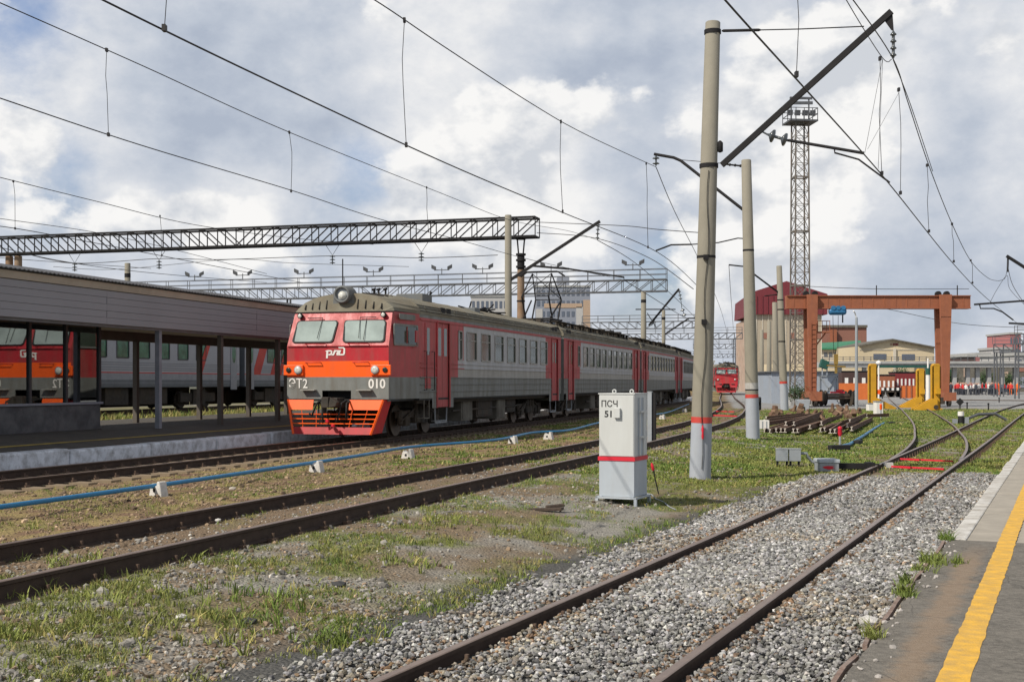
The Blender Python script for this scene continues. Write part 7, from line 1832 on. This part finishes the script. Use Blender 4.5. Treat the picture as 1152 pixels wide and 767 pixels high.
# ------------------------------------------------------------------ people (tiny in the photo)
def person_mesh(name, mats_, pose):
    me = bpy.data.meshes.new(name)
    s_ = pose
    V = [(0,0,.95), (0,0,1.2), (0,0,1.42), (0,.0,1.52), (0,-.01,1.62), (0,0,1.74), (.19,0,1.40), (.26,.02*s_,1.12), (.24,-.12,.90), (-.19,0,1.40), (-.27,-.02,1.12), (-.23,-.10*s_,.90), (.10,0,.90), (.12,-.05*s_,.48), (.12,.04,.08), (.12,-.12,.04), (-.10,0,.90), (-.12,.06*s_,.48), (-.13,.10*s_,.08), (-.13,-.06,.04)]
    E_ = [(0,1),(1,2),(2,3),(3,4),(4,5),(2,6),(6,7),(7,8),(2,9),(9,10),(10,11),(0,12),(12,13),(13,14),(14,15),(0,16),(16,17),(17,18),(18,19)]
    rr = [.17,.17,.17,.06,.11,.09,.08,.06,.04,.07,.05,.035,.10,.065,.05,.04,.10,.065,.05,.04]
    me.from_pydata(V, E_, []); o = bpy.data.objects.new(name, me); COL.objects.link(o)
    sk = o.modifiers.new('skin', 'SKIN'); 
    for i, r_ in enumerate(rr): me.skin_vertices[0].data[i].radius = (r_, r_*.8)
    me.skin_vertices[0].data[0].use_root = True
    o.modifiers.new('sub', 'SUBSURF').levels = 1
    dg = bpy.context.evaluated_depsgraph_get(); out = bpy.data.meshes.new_from_object(o.evaluated_get(dg)); bpy.data.objects.remove(o); bpy.data.meshes.remove(me)
    out.materials.clear()
    for m_ in mats_: out.materials.append(M[m_])
    for p in out.polygons:
        z_ = p.center.z; x_ = abs(p.center.x)
        p.material_index = 2 if z_ < .93 and x_ < .2 else (0 if z_ > 1.53 or (z_ < .95 and x_ >= .2) else 1)
        p.use_smooth = True
    out.name = name; return out
variants = [(person_mesh('person', ('skin', 'cloth_red', 'cloth_dark'), 1), 'person in a red top standing in the crowd beneath the viaduct'), (person_mesh('person', ('skin', 'cloth_white', 'cloth_dark'), -1), 'person in a white top standing in the crowd beneath the viaduct'),
            (person_mesh('person', ('skin', 'cloth_dark', 'cloth_dark'), 1), 'person in dark clothes standing in the crowd beneath the viaduct'), (person_mesh('person', ('skin', 'cloth_orange', 'cloth_orange'), 1), 'worker in orange')]
rp = random.Random(5)
for i in range(60):
    k = rp.choice([0, 0, 0, 1, 1, 2]); me, lab = variants[k]; x_ = rp.uniform(1067, 1120) if i < 54 else rp.uniform(1120, 1150); d = rp.uniform(172, 186)
    o = bpy.data.objects.new('person', me); COL.objects.link(o); p = Q(x_, 430, d); o.location = (p.x, d, gz(p.x, d)); o.rotation_euler = (0, 0, rp.uniform(0, 6.28)); s_ = rp.uniform(.92, 1.05); o.scale = (s_, s_, s_)
    tag(o, lab, 'person', ('people in red', 'people in white', 'people in dark clothes')[k])
for (x_, d, l) in ((1123, 176, 'worker in orange overalls standing at the foot of the small gantry mast'), (1137, 180, 'worker in orange, left of the two near the right edge'), (1145, 172, 'worker in orange nearest the right edge')):
    o = bpy.data.objects.new('person', variants[3][0]); COL.objects.link(o); p = Q(x_, 430, d); o.location = (p.x, d, gz(p.x, d)); o.scale = (1.05,)*3; tag(o, l, 'person')
# parked cars under the viaduct
def parked(x_, d, m_, label, rz=0):
    p = Q(x_, 430, d); r = thing('parked_car', (p.x, d, gz(p.x, d)), rz, label, 'car')
    mb = MB(); mb.poly((-2.1, .85, 0), (1, 0, 0), (0, 0, 1), [(0, .3), (4.2, .3), (4.25, .75), (3.2, .95), (2.6, 1.42), (1.2, 1.45), (.5, 1.0), (0, .9)], 1.7); mb.build('body', M[m_], r, bevel=.08)
    MB().poly((-2.1, -.852, 0), (1, 0, 0), (0, 0, 1), [(.7, 1.0), (3.0, .98), (2.5, 1.35), (1.25, 1.38)], .01).build('window', M['facade_glass'], r)
    for a in (-1.35, 1.3): MB().lathe((a, -.9, .32), (0, 1, 0), [(0, .32), (.2, .32)], 14).build('wheel', M['black'], r)
parked(1092, 205, 'car_dark', 'dark parked car behind the crowd beneath the viaduct', .1); parked(1108, 207, 'car_white', 'pale parked car behind the crowd beneath the viaduct', 0); parked(1128, 190, 'car_dark', 'dark parked car right of the crowd', -.2)
